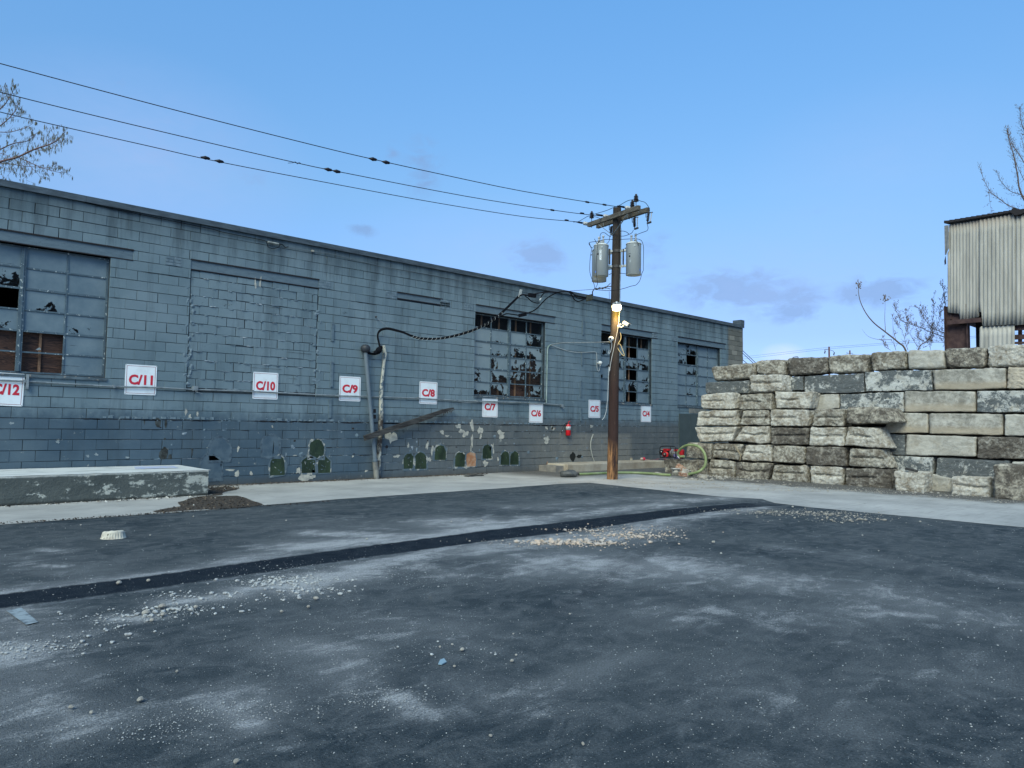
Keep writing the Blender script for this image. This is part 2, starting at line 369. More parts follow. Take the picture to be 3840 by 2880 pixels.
# bare dirt and crushed stone at the foot of the stone blocks and of the warehouse wall
sx = t.n('ShaderNodeSeparateXYZ'); t.t.links.new(v, sx.inputs[0])
near = t.math('MULTIPLY', t.math('SUBTRACT', t.math('ADD', sx.outputs['X'], t.math('MULTIPLY', e, 2.4)), 18.1), 1.4, True)
neary = t.math('MULTIPLY', t.math('SUBTRACT', t.math('ADD', sx.outputs['Y'], t.math('MULTIPLY', e, .8)), 16.2), 2.5, True)
far_x = t.math('MULTIPLY', t.math('SUBTRACT', sx.outputs['X'], 13.5), .8, True)
near = t.math('MAXIMUM', near, t.math('MULTIPLY', t.math('MULTIPLY', t.math('SUBTRACT', t.math('ADD', sx.outputs['Y'], t.math('MULTIPLY', e, 1.6)), 14.0), 1.2, True), far_x))
near = t.math('MAXIMUM', near, neary)
dirt = t.mix(t.ramp(c2, [(.42, 0), (.62, 1)]), (.055, .055, .05), (.16, .155, .14))
cc = t.mix(near, cc, dirt)
t.col(cc); t.bump(t.math('ADD', c2, t.math('MULTIPLY', e, .6)), .006)
G2 = lambda x, y: tuple(gp(x, y)[:2])
apr = ragged([(-14, 11.75), G2(0,1969), G2(405,1940), G2(810,1911), G2(1280,1872), G2(1662,1847), G2(2100,1816), G2(2212,1811), G2(2442,1836), G2(2689,1862), G2(2860,1872), (13.15, 6.9), (13.05, 6.15), (13.15, 2.9), (13.2,-14), (60,-14), (60, 16.3), (-14, 16.3)])
sheet('pavement', apr, .006, conc)
# white painted stall line, worn, near the left edge
lm = worn('worn_white_paint', (.24,.29,.31), (.07,.09,.11), 9, .44, .62, .7, .001)
a = gp(52,2288); b = gp(128,2340); wv = Vector((.05,.02,0))
MB().add([a-wv+Vector((0,0,.008)), a+wv+Vector((0,0,.008)), b+wv*.5+Vector((0,0,.008)), b-wv+Vector((0,0,.008))], [(0,1,2,3)]).build('road_marking', lm)['kind'] = 'structure'

# ================================================================ WAREHOUSE
bld = empty('warehouse', 'long blue-grey painted concrete block warehouse with broken steel windows', 'building', at_=(12, 16.1, 0))
X0, XE, ZT, HC = -6.0, 27.97, 5.74, .2042
ZW0, ZW1, ZL = 2.24, 4.69, 4.91
paint = mat('painted_block', (.1,.15,.19), .85); t = NT(paint); t.b.inputs['Specular IOR Level'].default_value = .18; v = t.coord()
tone = t.attr('tone'); sx = t.n('ShaderNodeSeparateXYZ'); t.t.links.new(v, sx.inputs[0])
n1 = t.noise(.7, 5, .6, v); n2 = t.noise(6, 6, .65, v); n3 = t.noise(45, 4, .7, v); ns = t.noise(1.6, 5, .65, t.coord((2.2, 1, .22)))
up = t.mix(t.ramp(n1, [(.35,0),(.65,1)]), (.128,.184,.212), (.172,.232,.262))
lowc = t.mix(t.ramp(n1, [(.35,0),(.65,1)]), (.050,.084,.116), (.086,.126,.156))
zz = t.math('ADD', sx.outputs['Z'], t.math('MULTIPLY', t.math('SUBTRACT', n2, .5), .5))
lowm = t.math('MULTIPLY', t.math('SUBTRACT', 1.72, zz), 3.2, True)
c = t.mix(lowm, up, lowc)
gry = t.mix(n2, (.078,.094,.104), (.150,.160,.155))
gx_ = t.math('MULTIPLY', t.math('SUBTRACT', t.math('ADD', sx.outputs['X'], t.math('MULTIPLY', n1, 3)), 10.5), .28, True)
c = t.mix(t.math('MULTIPLY', t.math('MULTIPLY', gx_, lowm), .95), c, gry)
# soot under the parapet and drips
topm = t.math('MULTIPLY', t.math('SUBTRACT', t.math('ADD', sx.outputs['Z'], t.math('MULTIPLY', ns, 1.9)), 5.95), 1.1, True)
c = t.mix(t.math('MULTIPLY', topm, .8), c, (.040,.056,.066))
c = t.mix(t.math('MULTIPLY', t.ramp(ns, [(.50,0),(.70,1)]), .50), c, (.052,.074,.090))
c = t.mix(t.math('MULTIPLY', tone, .24), c, t.mix(1, c, (.50,.56,.62), 'MULTIPLY'))
# beige unpainted stretch low on the wall, lamp pool painted in; bare grey end
bx = t.math('MULTIPLY', t.math('MULTIPLY', t.math('SUBTRACT', t.math('ADD', sx.outputs['X'], t.math('MULTIPLY', n1, 3.0)), 16.9), .45, True), t.math('MULTIPLY', t.math('SUBTRACT', 20.6, t.math('ADD', sx.outputs['X'], t.math('MULTIPLY', n2, .3))), 5, True))
bz = t.math('MULTIPLY', t.math('SUBTRACT', 1.36, t.math('ADD', sx.outputs['Z'], t.math('MULTIPLY', n1, .25))), 7, True)
beige = t.mix(n2, (.17,.165,.145), (.31,.295,.25))
c = t.mix(t.math('MULTIPLY', t.math('MULTIPLY', bx, bz), .60), c, beige)
ex = t.math('MULTIPLY', t.math('SUBTRACT', t.math('ADD', sx.outputs['X'], t.math('MULTIPLY', n2, .25)), 26.85), 9, True)
ez = t.math('MULTIPLY', t.math('SUBTRACT', 5.75, sx.outputs['Z']), 5, True)
bare = t.mix(tone, (.115,.118,.105), (.23,.225,.195))
c = t.mix(t.math('MULTIPLY', ex, ez), c, bare)
# flaked spots
fl = t.math('MULTIPLY', t.ramp(t.noise(7.5, 8, .72, v), [(.640,0),(.665,1)]), t.math('MULTIPLY', t.math('SUBTRACT', 1.75, sx.outputs['Z']), 1.2, True))
c = t.mix(t.math('MULTIPLY', fl, .75), c, (.33,.34,.31))
dkm = t.ramp(t.noise(3.1, 7, .7, t.coord((1,1,1.4), (0,0,0), 'Object', (9,3,2))), [(.655,0),(.70,1)])
c = t.mix(t.math('MULTIPLY', dkm, .6), c, (.025,.032,.038))
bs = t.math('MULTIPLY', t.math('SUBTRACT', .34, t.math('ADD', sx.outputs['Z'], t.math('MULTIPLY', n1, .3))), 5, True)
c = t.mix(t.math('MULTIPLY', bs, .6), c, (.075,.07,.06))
t.col(c); t.bump(t.math('ADD', t.math('MULTIPLY', n3, .35), t.math('MULTIPLY', n2, .6)), .012, .9)
mort = worn('mortar_joint', (.016,.025,.034), (.035,.052,.066), 6, .4, .65, .9, .003)  # mortar coloured darker than the wall paint to deepen the shade in the joints
mort2 = worn('squeezed_mortar', (.16,.21,.25), (.42,.45,.46), 14, .5, .7, .9, .004)

OPEN = [(.76,3.64,ZW0,ZW1),(13.15,16.02,ZW0,ZW1),(18.72,21.56,ZW0,ZW1),(23.2,26.17,ZW0,ZW1),
        (.42,4.05,ZW1,ZL),(13.17,16.45,ZW1,ZL),(18.74,21.9,ZW1,ZL),(23.22,26.6,ZW1,ZL),(5.2,8.2,ZW1,ZL),(10.47,11.95,4.74,ZL)]
INF = (5.2, 8.2, 2.12, ZW1)
def subtract(x0, x1, z0, z1, ops):
    segs = [(x0, x1)]
    for (a, b, c, d) in ops:
        if z1 <= c+.03 or z0 >= d-.03: continue
        ns_ = []
        for (s, e_) in segs:
            if e_ <= a or s >= b: ns_.append((s, e_)); continue
            if s < a: ns_.append((s, a))
            if e_ > b: ns_.append((b, e_))
        segs = ns_
    return segs
def block(mb, x0, x1, z0, z1, y, gz, gl, gr, ch=.004, tl=0.0, d=.022):
    a, b, c_, d_ = x0+gl, x1-gr, z0+gz, z1-gz*.3
    if b-a < .02: return
    yb = y+d
    vs = [(a,yb,c_),(b,yb,c_),(b,yb,d_),(a,yb,d_),(a,y+ch,c_),(b,y+ch,c_),(b,y+ch,d_),(a,y+ch,d_),
          (a+ch,y-tl,c_+ch),(b-ch,y-tl,c_+ch),(b-ch,y+tl,d_-ch),(a+ch,y+tl,d_-ch)]
    mb.add(vs, [(8,9,10,11),(4,5,9,8),(5,6,10,9),(6,7,11,10),(7,4,8,11),(0,1,5,4),(1,2,6,5),(2,3,7,6),(3,0,4,7)])
mb = MB(); tones = []
rb = random.Random(3)
k0 = -12; zc = ZW0
k = -12
while True:
    z0 = ZW0+k*HC; z1 = z0+HC
    if z0 > ZT-.02: break
    z0c = max(z0, -.08); z1c = min(z1, ZT)
    if z1c-z0c > .02:
        x = X0 + (.2 if k % 2 else 0)
        while x < XE:
            xe = min(x+.406, XE)
            ln = rb.random(); gv = .0005 if ln < .45 else (.003 if ln < .7 else .007)
            for (a, b) in subtract(x, xe, z0c, z1c, OPEN+[(INF[0], INF[1], INF[2]-.02, INF[3])]):
                if z1c > 4.72 and z0c < 4.9 and False: pass
                n0 = len(mb.f); y = YW+rb.uniform(-.0035, .0035)
                block(mb, a, b, z0c, z1c, y, rb.choice((.0095,.0085,.0075,.006,.0035)), gv if a == x else .004, gv if b == xe else .004, tl=rb.uniform(-.002,.002))
                tones += [rb.random()**1.5]*(len(mb.f)-n0)
            x = xe
    k += 1
# coarser infill courses in the bricked-up window: uneven joints, slightly proud lumps of mortar
for k in range(0, 13):
    z0 = INF[2]+k*.2; z1 = min(z0+.2, INF[3]-.02); x = INF[0]+(.0 if k % 2 else -.2)
    if z1-z0 < .03: continue
    while x < INF[1]:
        xe = min(x+.405+rb.uniform(-.01,.01), INF[1]+.0); a = max(x, INF[0]+.012); b = min(xe, INF[1]-.012)
        if b-a > .03:
            n0 = len(mb.f); g = rb.choice((.002,.004,.009))
            block(mb, a, b, z0+rb.uniform(-.006,.006), z1+rb.uniform(-.004,.004), YW+.012+rb.uniform(-.006,.006), .0085, g, g, tl=rb.uniform(-.003,.003))
            tones += [rb.random()*.5]*(len(mb.f)-n0)
        x = xe
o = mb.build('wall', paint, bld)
fa = o.data.attributes.new('tone', 'FLOAT', 'FACE'); fa.data.foreach_set('value', np.array(tones[:len(o.data.polygons)], dtype=np.float32))
# solid body behind the blocks, with the window openings left open
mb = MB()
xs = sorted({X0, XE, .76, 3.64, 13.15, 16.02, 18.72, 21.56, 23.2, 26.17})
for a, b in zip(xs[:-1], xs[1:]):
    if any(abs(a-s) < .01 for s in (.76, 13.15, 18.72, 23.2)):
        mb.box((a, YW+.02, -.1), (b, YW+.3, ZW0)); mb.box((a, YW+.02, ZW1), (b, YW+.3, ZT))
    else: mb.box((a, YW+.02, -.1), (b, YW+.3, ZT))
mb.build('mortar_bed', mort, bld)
sidem = worn('end_wall_block', (.20,.20,.18), (.13,.13,.12), 3, .4, .6, .85, .01)
mb = MB(); mb.box((XE-.3, YW+.3, -.1), (XE, 34, ZT)); mb.box((X0, YW+.3, -.1), (X0+.3, 34, ZT)); mb.box((X0+.3, 33.7, -.1), (XE-.3, 34, ZT))
mb.build('end_wall', sidem, bld)
MB().box((X0+.3, YW+.3, 5.3), (XE-.3, 33.7, 5.45)).build('roof', worn('roof_felt', (.05,.05,.055), (.09,.09,.09), 2), bld)
MB().box((X0+.3, YW+.3, .0), (XE-.3, 33.7, .05)).build('interior_floor', worn('inside_floor', (.10,.09,.08), (.05,.05,.05), 2), bld)
# metal coping
cop = worn('coping_metal', (.060,.075,.085), (.10,.125,.14), 3, .4, .65, .45, .002, .3, (1,1,4))
mb = MB(); x = X0; 
while x < XE:
    e2 = min(x+3.05, XE+.03); mb.box((x, YW-.045, ZT-.015), (e2-.004, YW+.33, ZT+.085)); mb.box((x, YW-.052, ZT-.04), (e2-.004, YW-.045, ZT+.06)); x += 3.05
mb.box((XE-.25, YW-.05, ZT+.085), (XE+.04, YW+.34, ZT+.30))
mb.build('coping', cop, bld)

# ---- lintels
lint = worn('painted_steel', (.115,.162,.192), (.085,.125,.152), 5, .4, .7, .6, .001, 0, (1,1,4), (.03,.025,.02), 20, .66)
blackgap = mat('dark_rust_and_shadow', (.018,.016,.018), .8)  # also colours the painted shadow lines on lintels and ledge
def lintel(x0, x1, z0, z1, parent, deep=.012):
    mb = MB(); mb.box((x0, YW+deep, z0), (x1, YW+.28, z1)); pass
    mb.box((x0-.01, YW-.014, z1-.018), (x1+.01, YW+deep-.001, z1+.006), 1); mb.box((x0, YW-.010, z0-.010), (x1, YW+deep-.001, z0+.008), 1)  # dark strips paint the shadow lines above and below the lintel, part rust
    mb.build('lintel', [lint, blackgap], parent)
# ---- windows
sash = worn('sash_paint', (.080,.122,.15), (.055,.085,.11), 8, .4, .65, .6, .001, 0, (1,1,1), (.42,.47,.47), 20, .62)
pane = mat('painted_pane', (.12,.17,.21), .5); t = NT(pane)
tx = t.n('ShaderNodeTexCoord'); su = t.n('ShaderNodeSeparateXYZ'); t.t.links.new(tx.outputs['UV'], su.inputs[0])
dmg = t.attr('dmg'); v = t.coord()
nn = t.noise(2.7, 5, .66, v, .5); fn = t.noise(26, 3, .6, v)
val = t.math('ADD', t.math('ADD', t.math('MULTIPLY', nn, 2.0), t.math('MULTIPLY', fn, .18)), t.math('MULTIPLY', t.math('SUBTRACT', .5, su.outputs['Y']), .30))
flk = t.math('MULTIPLY', t.math('SUBTRACT', t.math('ADD', val, dmg), 1.51), 30, True)
pc = t.mix(t.ramp(t.noise(3, 4, .6, v), [(.3,0),(.7,1)]), (.100,.150,.185), (.155,.210,.240))
pc = t.mix(t.math('MULTIPLY', t.attr('pale'), .75), pc, (.30,.36,.37))
t.col(t.mix(flk, pc, (.03,.035,.04)))
t.set(t.b.inputs['Roughness'], t.math('SUBTRACT', .55, t.math('MULTIPLY', flk, .47)))
tr = t.n('ShaderNodeBsdfTransparent'); mx = t.n('ShaderNodeMixShader')
out = t.t.nodes['Material Output']
tr.inputs[0].default_value = (.75,.78,.78,1)
t.t.links.new(t.math('MULTIPLY', flk, .86), mx.inputs[0]); t.t.links.new(t.b.outputs[0], mx.inputs[1]); t.t.links.new(tr.outputs[0], mx.inputs[2]); t.t.links.new(mx.outputs[0], out.inputs[0])
ply = mat('plywood', (.10,.05,.035), .8); t = NT(ply); n1 = t.noise(1.4, 3, .5, t.coord((1.2, 1, 7)), 2.5); wv_ = t.ramp(n1, [(.35,0),(.5,.6),(.55,.1),(.7,1)])
t.col(t.mix(wv_, (.022,.013,.012), (.115,.060,.042)))
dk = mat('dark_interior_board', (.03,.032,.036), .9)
stud = worn('pine_stud', (.22,.13,.08), (.12,.07,.045), 6)
G = 9.0; MISS = -1
def window(x0, x1, rows, xl, xr, pale, boardrows, studs, label):
    """rows: list (top to bottom) of four pane states; 0..1 flaking, G clear dark glass, MISS empty"""
    y = YW+.13; fr = MB(); z0, z1 = ZW0+.03, ZW1-.02; xm = (x0+x1)/2; nr = len(rows); ph = (z1-z0)/nr
    fr.box((x0, y-.02, z0), (x0+.035, y+.035, z1)); fr.box((x1-.035, y-.02, z0), (x1, y+.035, z1))
    fr.box((x0+.035, y-.02, z1-.03), (x1-.035, y+.035, z1)); fr.box((x0+.035, y-.02, z0), (x1-.035, y+.035, z0+.03))
    fr.box((xm-.045, y-.035, z0+.03), (xm+.045, y+.04, z1-.03)); fr.box((xm-.012, y-.05, z0+.03), (xm+.012, y-.035, z1-.03))
    for s in (-1, 1):
        a, b = (x0+.035, xm-.045) if s < 0 else (xm+.045, x1-.035); c_ = (a+b)/2
        fr.box((c_-.015, y-.014, z0+.03), (c_+.015, y+.02, z1-.03))
        for r in range(1, nr):
            th = .019 if r in (2, 4) else .014
            for (p, q) in ((a, c_-.011), (c_+.011, b)): fr.box((p, y-.010-th*.4, z0+r*ph-th), (q, y+.02, z0+r*ph+th))
    wo_ = fr.build('window', sash, bld); wo_['label'] = label
    vs = []; fcs = []; uv = []; dm_ = []; pl_ = []
    for r, row in enumerate(rows):
        zt = z1-r*ph-.006; zb = z1-(r+1)*ph+.006
        cs = [x0+.03, (x0+xm)/2, xm-.04, xm+.04, (x1+xm)/2, x1-.03]
        for q, stt in enumerate(row):
            if stt == MISS: continue
            a, b = [(cs[0], cs[1]), (cs[1], cs[2]), (cs[3], cs[4]), (cs[4], cs[5])][q]
            n = len(vs); tl = rb.uniform(-.002, .002)
            vs += [(a, y+.004+tl, zb), (b, y+.004-tl, zb), (b, y+.004, zt), (a, y+.004, zt)]; fcs.append((n, n+1, n+2, n+3)); uv += [(0,0),(1,0),(1,1),(0,1)]
            # jagged glass: broken panes keep shards only
            dm_.append(2.0 if stt == G else (stt*.60-.13)); pl_.append(pale*rb.uniform(.5, 1))
    me = bpy.data.meshes.new('window_panes'); me.from_pydata(vs, [], fcs); me.materials.append(pane)
    ul = me.uv_layers.new(name='UVMap'); 
    for i, u in enumerate(uv): ul.data[i].uv = u
    for nm, arr in (('dmg', dm_), ('pale', pl_)):
        q = me.attributes.new(nm, 'FLOAT', 'FACE'); q.data.foreach_set('value', np.array(arr, dtype=np.float32))
    link('window_panes', me, wo_)
    bd = MB(); bz = z0+boardrows*ph
    if boardrows: bd.box((x0-.1, y+.10, z0-.1), (x1+.1, y+.12, bz))
    if boardrows: bd.build('plywood_board', ply, wo_)
    sd_ = MB()
    for sx_ in studs: sd_.box((x0+(x1-x0)*sx_-.02, y+.06, z0), (x0+(x1-x0)*sx_+.02, y+.098, z1))
    if studs: sd_.build('wood_stud', stud, wo_)
    # sill and reveals
    MB().box((x0-.02, YW-.03, ZW0-.05), (x1+.03, YW+.09, ZW0+.0)).box((x0, YW+.09, ZW0-.05), (x1, YW+.3, ZW0+.02)).build('window_sill', sillm, wo_)
    lintel(*xl, ZW1, ZL, wo_) if False else lintel(xl, xr, ZW1, ZL, wo_)
sillm = worn('sill_cement', (.10,.14,.165), (.05,.07,.085), 5, .4, .65, .85, .006, 0, (1,1,1), (.35,.30,.24), 9, .60)
window(.76, 3.64, [(0,.15,0,.02),(.1,.78,.0,.16),(.1,MISS,.42,.1),(.3,.55,.38,.42),(.4,MISS,MISS,.16),(.3,MISS,MISS,.22)], .42, 4.05, 0, 2.05, (.28,.62), 'window with pale grey panes and bare plywood behind two of them')
window(13.15, 16.02, [(G,G,G,G),(.30,.52,.60,1.05),(.40,.70,.85,.72),(.32,.78,.88,.80),(.90,.82,1.12,1.35),(.84,.90,MISS,1.05)], 13.17, 16.45, .5, 2.95, (.14,.38,.62,.84), 'flaking window with black top panes and brown boards below')
window(18.72, 21.56, [(G,G,G,G),(.82,.60,MISS,.45),(.52,.85,.98,.85),(.55,.72,MISS,.55),(.35,.78,.85,.80),(.40,.45,MISS,.25)], 18.74, 21.9, .25, 0, (.3,.62,.87), 'flaking window behind the utility pole')
window(23.2, 26.17, [(.45,.98,.12,.10),(.80,MISS,.42,.10),(.35,.95,.30,.05),(.45,.60,.0,.0),(.5,.68,.0,.0),(.1,.1,0,0)], 23.22, 26.6, .1, 0, (), 'last window by the stone stacks with few broken panes')
lintel(5.2, 8.2, ZW1, ZL, bld); lintel(10.47, 11.95, 4.74, ZL, bld, .014)
# dark room behind the glass so the openings read deep
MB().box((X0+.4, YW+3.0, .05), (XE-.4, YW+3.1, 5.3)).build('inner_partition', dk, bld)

# squeezed-out mortar and ridges around the bricked-up opening; repair bricks by the lintels
mb = MB()
def lump(x, z, sx_, sz_, y=YW-.006, m=0):
    n = 7; vs = [(x+math.cos(i/n*6.283)*sx_*rb.uniform(.6,1.2), y+.012, z+math.sin(i/n*6.283)*sz_*rb.uniform(.6,1.2)) for i in range(n)]+[(x+rb.uniform(-.3,.3)*sx_, y-rb.uniform(0,.010), z+rb.uniform(-.3,.3)*sz_)]
    mb.add(vs, [(i, (i+1) % n, n) for i in range(n)], m)
for i in range(60):
    lump(rb.choice((INF[0]+.0, INF[1]))+rb.uniform(-.06,.10), rb.uniform(2.2, 4.3), rb.uniform(.02,.06), rb.uniform(.02,.08))
for i in range(150):
    kk = rb.randint(0, 12); lump(rb.uniform(INF[0]+.1, INF[1]-.1), INF[2]+kk*.2+rb.uniform(-.01,.01), rb.uniform(.02,.12), rb.uniform(.006,.020), YW-.002, 1 if rb.random() < .3 else 0)
for (x, z) in ((4.85,4.80),(8.37,4.80),(10.28,4.80),(12.06,4.80),(12.9,4.80),(21.75,4.80),(22.95,4.80),(12.06,4.72)):
    for r in range(3): 
        for q in range(2): mb.box((x-.17+q*.17, YW-.008, z-.09+r*.065), (x-.02+q*.17, YW+.015, z-.035+r*.065))
# row of cut bricks and lumps on the ledge line
for i in range(260):
    x = rb.uniform(3.6, 21); 
    lump(x, 1.46+rb.uniform(-.05,.05), rb.uniform(.02,.06), rb.uniform(.015,.035), YW-.004)
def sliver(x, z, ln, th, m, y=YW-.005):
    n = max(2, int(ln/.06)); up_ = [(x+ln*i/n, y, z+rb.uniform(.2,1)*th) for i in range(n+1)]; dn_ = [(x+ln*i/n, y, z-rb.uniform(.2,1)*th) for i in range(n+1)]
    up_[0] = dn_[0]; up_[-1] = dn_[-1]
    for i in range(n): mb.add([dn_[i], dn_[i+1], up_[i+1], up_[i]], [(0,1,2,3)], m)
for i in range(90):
    x = rb.uniform(3.2, 16.5); sliver(x, ZW0-4*HC+rb.uniform(-.012,.012), rb.uniform(.08,.7), rb.uniform(.004,.014), 2)  # dark slivers paint the shadow line under the ledge
for i in range(120):
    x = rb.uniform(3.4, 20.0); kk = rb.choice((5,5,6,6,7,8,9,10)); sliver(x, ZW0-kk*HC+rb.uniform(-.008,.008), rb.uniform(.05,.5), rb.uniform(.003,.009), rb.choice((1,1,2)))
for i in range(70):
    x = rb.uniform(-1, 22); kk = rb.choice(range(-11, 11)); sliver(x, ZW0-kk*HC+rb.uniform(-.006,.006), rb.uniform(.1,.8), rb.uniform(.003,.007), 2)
for i in range(90):                              # small cut bricks and stubs along the ledge line
    x = 3.6+i*.16+rb.uniform(-.04,.04)
    if noise.noise(Vector((x*.7, 3, 1))) > -.05: mb.box((x, YW-.012-rb.uniform(0,.01), 1.445), (x+rb.uniform(.05,.12), YW+.01, 1.445+rb.uniform(.035,.06)), 0)
for i in range(60):
    x = rb.uniform(3.6, 20.5); z = rb.uniform(.15, 1.35); lump(x, z, rb.uniform(.02,.09), rb.uniform(.02,.10), YW-.005, rb.choice((0,0,1,2)))
mb.build('mortar_lumps_and_shadow', [worn('rough_painted_mortar', (.10,.145,.175), (.17,.225,.26), 10, .4,.65,.9,.006), mort2, blackgap], bld)['kind'] = 'stuff'
CHM = [worn('bare_cream_chip', (.46,.45,.38), (.30,.30,.27), 9), worn('rusty_chip', (.38,.22,.13), (.17,.10,.07), 14), worn('scuff', (.16,.2,.22), (.25,.29,.3), 9)]
def chip(px, py, w_, h_, m=0, pr=None, off=.006):
    c = wp(px, py, off); n = 19; pts = []; f1, f2, f3 = (rb.uniform(0, 6.28) for _ in range(3))
    for i in range(n):
        a = i/n*6.283; rr = rb.uniform(.62, 1.0)*(1+.25*math.sin(2*a+f1)+.16*math.sin(3*a+f2)+.13*math.sin(5*a+f3)); pts.append((c.x+math.cos(a)*w_*rr/2, c.y, c.z+math.sin(a)*h_*rr/2))
    MB().poly(pts, (0, .004, 0)).build('paint_chip', CHM[m], bld)
S = .36166
for (zx, zy, ww, hh) in [(1600,630,.33,.30),(2075,690,.32,.24),(1440,935,.22,.20),(460,660,.36,.38),(850,890,.25,.10),(1230,630,.22,.22),(1300,540,.16,.34),(1190,600,.18,.16),
                         (1300,700,.07,.5),(1290,780,.05,.25),(890,790,.1,.3),(520,860,.2,.1),(1160,550,.2,.18),(1385,590,.2,.26),(1510,780,.16,.4),(990,610,.2,.12),(2130,570,.1,.14),(1570,890,.1,.12),
                         (835,750,.12,.22),(1040,650,.14,.07),(640,750,.06,.2),(1390,655,.08,.2)]:
    chip(*Z6(zx, zy), ww, hh, 0)
for (zx, zy, ww, hh) in [(1515,1205,.50,.26),(1440,1150,.14,.2),(1590,1180,.16,.2),(800,1180,.16,.13),(730,1140,.2,.07),(945,1175,.06,.14),(635,1080,.05,.1),(810,920,.06,.16),(270,540,.05,.18),(390,560,.04,.16),(310,590,.08,.12),
                         (560,1000,.08,.1),(1175,920,.03,.3),(1165,690,.04,.08),(500,910,.06,.05),(2140,1150,.12,.05),(2000,1000,.07,.05),(1400,990,.1,.04)]:
    chip(*Z4(zx, zy), ww, hh, 0)
for (zx, zy, ww, hh) in [(2095,960,.22,.28),(2080,965,.1,.3),(2160,570,.05,.05)]: chip(*Z6(zx, zy), ww, hh, 1)
for (zx, zy, ww, hh) in [(880,690,.12,.16),(415,705,.14,.1),(475,710,.16,.16)]: chip(*Z8(zx, zy), ww, hh, 0)
for (zx, zy) in [(400,300),(120,1070),(600,1265),(910,1410),(1000,1395),(1320,1425)]: chip(*Z2(zx, zy), .08, .06, 2)
for (zx, zy) in [(990,745),(1040,740)]:
    chip(*Z3(zx, zy-20), .05, .30, 0, off=-.004)
# thin vertical black water stains are holes in the paint film near the left corner: missing mortar slots
TAR = worn('tar_black', (.02,.022,.02), (.05,.06,.06), 14)
for (zx, zy, ww, hh) in [(1640,1060,.14,.22),(1710,1275,.12,.24),(1995,1310,.05,.40),(1700,1390,.20,.30),(1760,1430,.08,.2),(1500,1040,.03,.2),(1720,1070,.05,.2)]:
    c = wp(*Z2(zx, zy), .002); n = 9
    MB().poly([(c.x+math.cos(i/n*6.283)*ww*rb.uniform(.35,.55), c.y, c.z+math.sin(i/n*6.283)*hh*rb.uniform(.35,.6)) for i in range(n)], (0,.01,0)).build('tar_stain', TAR, bld)
for (zx, zy, ww, hh) in [(290,390,.08,.10),(290,450,.08,.10),(110,510,.32,.03),(1112,990,.03,.10),(838,710,.03,.10)]:
    c = wp(*Z6(zx, zy), .003); MB().box((c.x-ww/2, c.y, c.z-hh/2), (c.x+ww/2, c.y+.02, c.z+hh/2)).build('missing_joint', blackgap, bld)
# arched vents, each a shallow recess of dark green glazed tile with a chipped rim
vg = worn('green_glazed_tile', (.014,.026,.017), (.034,.056,.030), 5, .35,.65,.35,.006,0,(1,1,.5),(.22,.24,.2),18,.70)
vr = worn('vent_rim', (.085,.12,.145), (.36,.36,.32), 7, .53,.62,.9,.006); vrp = worn('vent_rim_painted', (.045,.07,.095), (.09,.13,.16), 9)
rust = worn('rusted_sheet', (.30,.14,.07), (.40,.26,.17), 7, .4,.6,.85,.006)
vpn = worn('painted_over_tile', (.050,.084,.116), (.078,.116,.146), 4)
def arch(px, py, w_, h_, m=vg, broken=0):
    c = wp(px, py); mb = MB(); n = 10
    def outline(s, y, zs=0):
        pts = [(c.x-w_/2*s, y, c.z-h_/2*s), (c.x+w_/2*s, y, c.z-h_/2*s)]
        for i in range(n+1):
            a = math.pi*i/n; pts.append((c.x+math.cos(a)*w_/2*s, y, c.z+h_/2*s-w_*.5*s+math.sin(a)*w_*.5*s))
        return pts
    o1 = outline(1.13, YW-.008); o2 = outline(1.0, YW-.014); o3 = outline(.95, YW-.006)
    k = len(o1)
    o3 = [(p[0]+rb.uniform(-.022,.022)*(1 if i > 1 else .3), p[1], p[2]+rb.uniform(-.022,.022)*(1 if i > 1 else .3)) for i, p in enumerate(o3)]
    j = lambda p, a: (p[0]+rb.uniform(-a,a), p[1], p[2]+rb.uniform(-a,a))
    o1 = [j(p,.028) for p in o1]; o2 = [((p[0]+q[0])/2, p[1], (p[2]+q[2])/2) for p, q in zip(o1, o3)]; o0 = [(p[0], YW+.02, p[2]) for p in o1]
    mb.add(o0+o1+o2+o3, [(q*k+i, q*k+(i+1)%k, (q+1)*k+(i+1)%k, (q+1)*k+i) for q in range(3) for i in range(k)], 1)
    mb.add(o3, [tuple(range(k))], 0)
    for _ in range(broken):
        q = (c.x+rb.uniform(-.3,.3)*w_, YW-.012, c.z+rb.uniform(-.4,.3)*h_)
        mb.add([q, (q[0]+rb.uniform(.02,.08), YW+.0, q[2]+rb.uniform(-.1,.1)), (q[0]+rb.uniform(-.08,.0), YW+.004, q[2]+rb.uniform(.02,.12))], [(0,1,2)], 1)
    mb.build('arched_vent', [m, vrp if m is vpn else vr], bld)
for (zx, zy, ww, hh, m, b_) in [(645,910,.34,.42,vg,4),(765,905,.42,.46,vg,6),(970,820,.42,.44,vg,1),(1180,895,.40,.42,vg,1),(1285,890,.40,.44,rust,2),(1458,812,.36,.42,vg,1),(1640,880,.36,.42,vg,1),(1740,880,.36,.42,vg,1)]:
    arch(*Z6(zx, zy), ww, hh, m, b_)
for (zx, zy, ww, hh, m, b_) in [(1625,920,.40,.46,vg,2),(1220,1095,.38,.46,vg,5),(1545,1085,.40,.42,vg,7),(1695,1085,.38,.42,vg,6),(615,925,.46,.5,vpn,0),(525,1110,.48,.52,vpn,3),(1150,890,.42,.5,vpn,0)]:
    arch(*Z4(zx, zy), ww, hh, m, b_)
mb = MB()
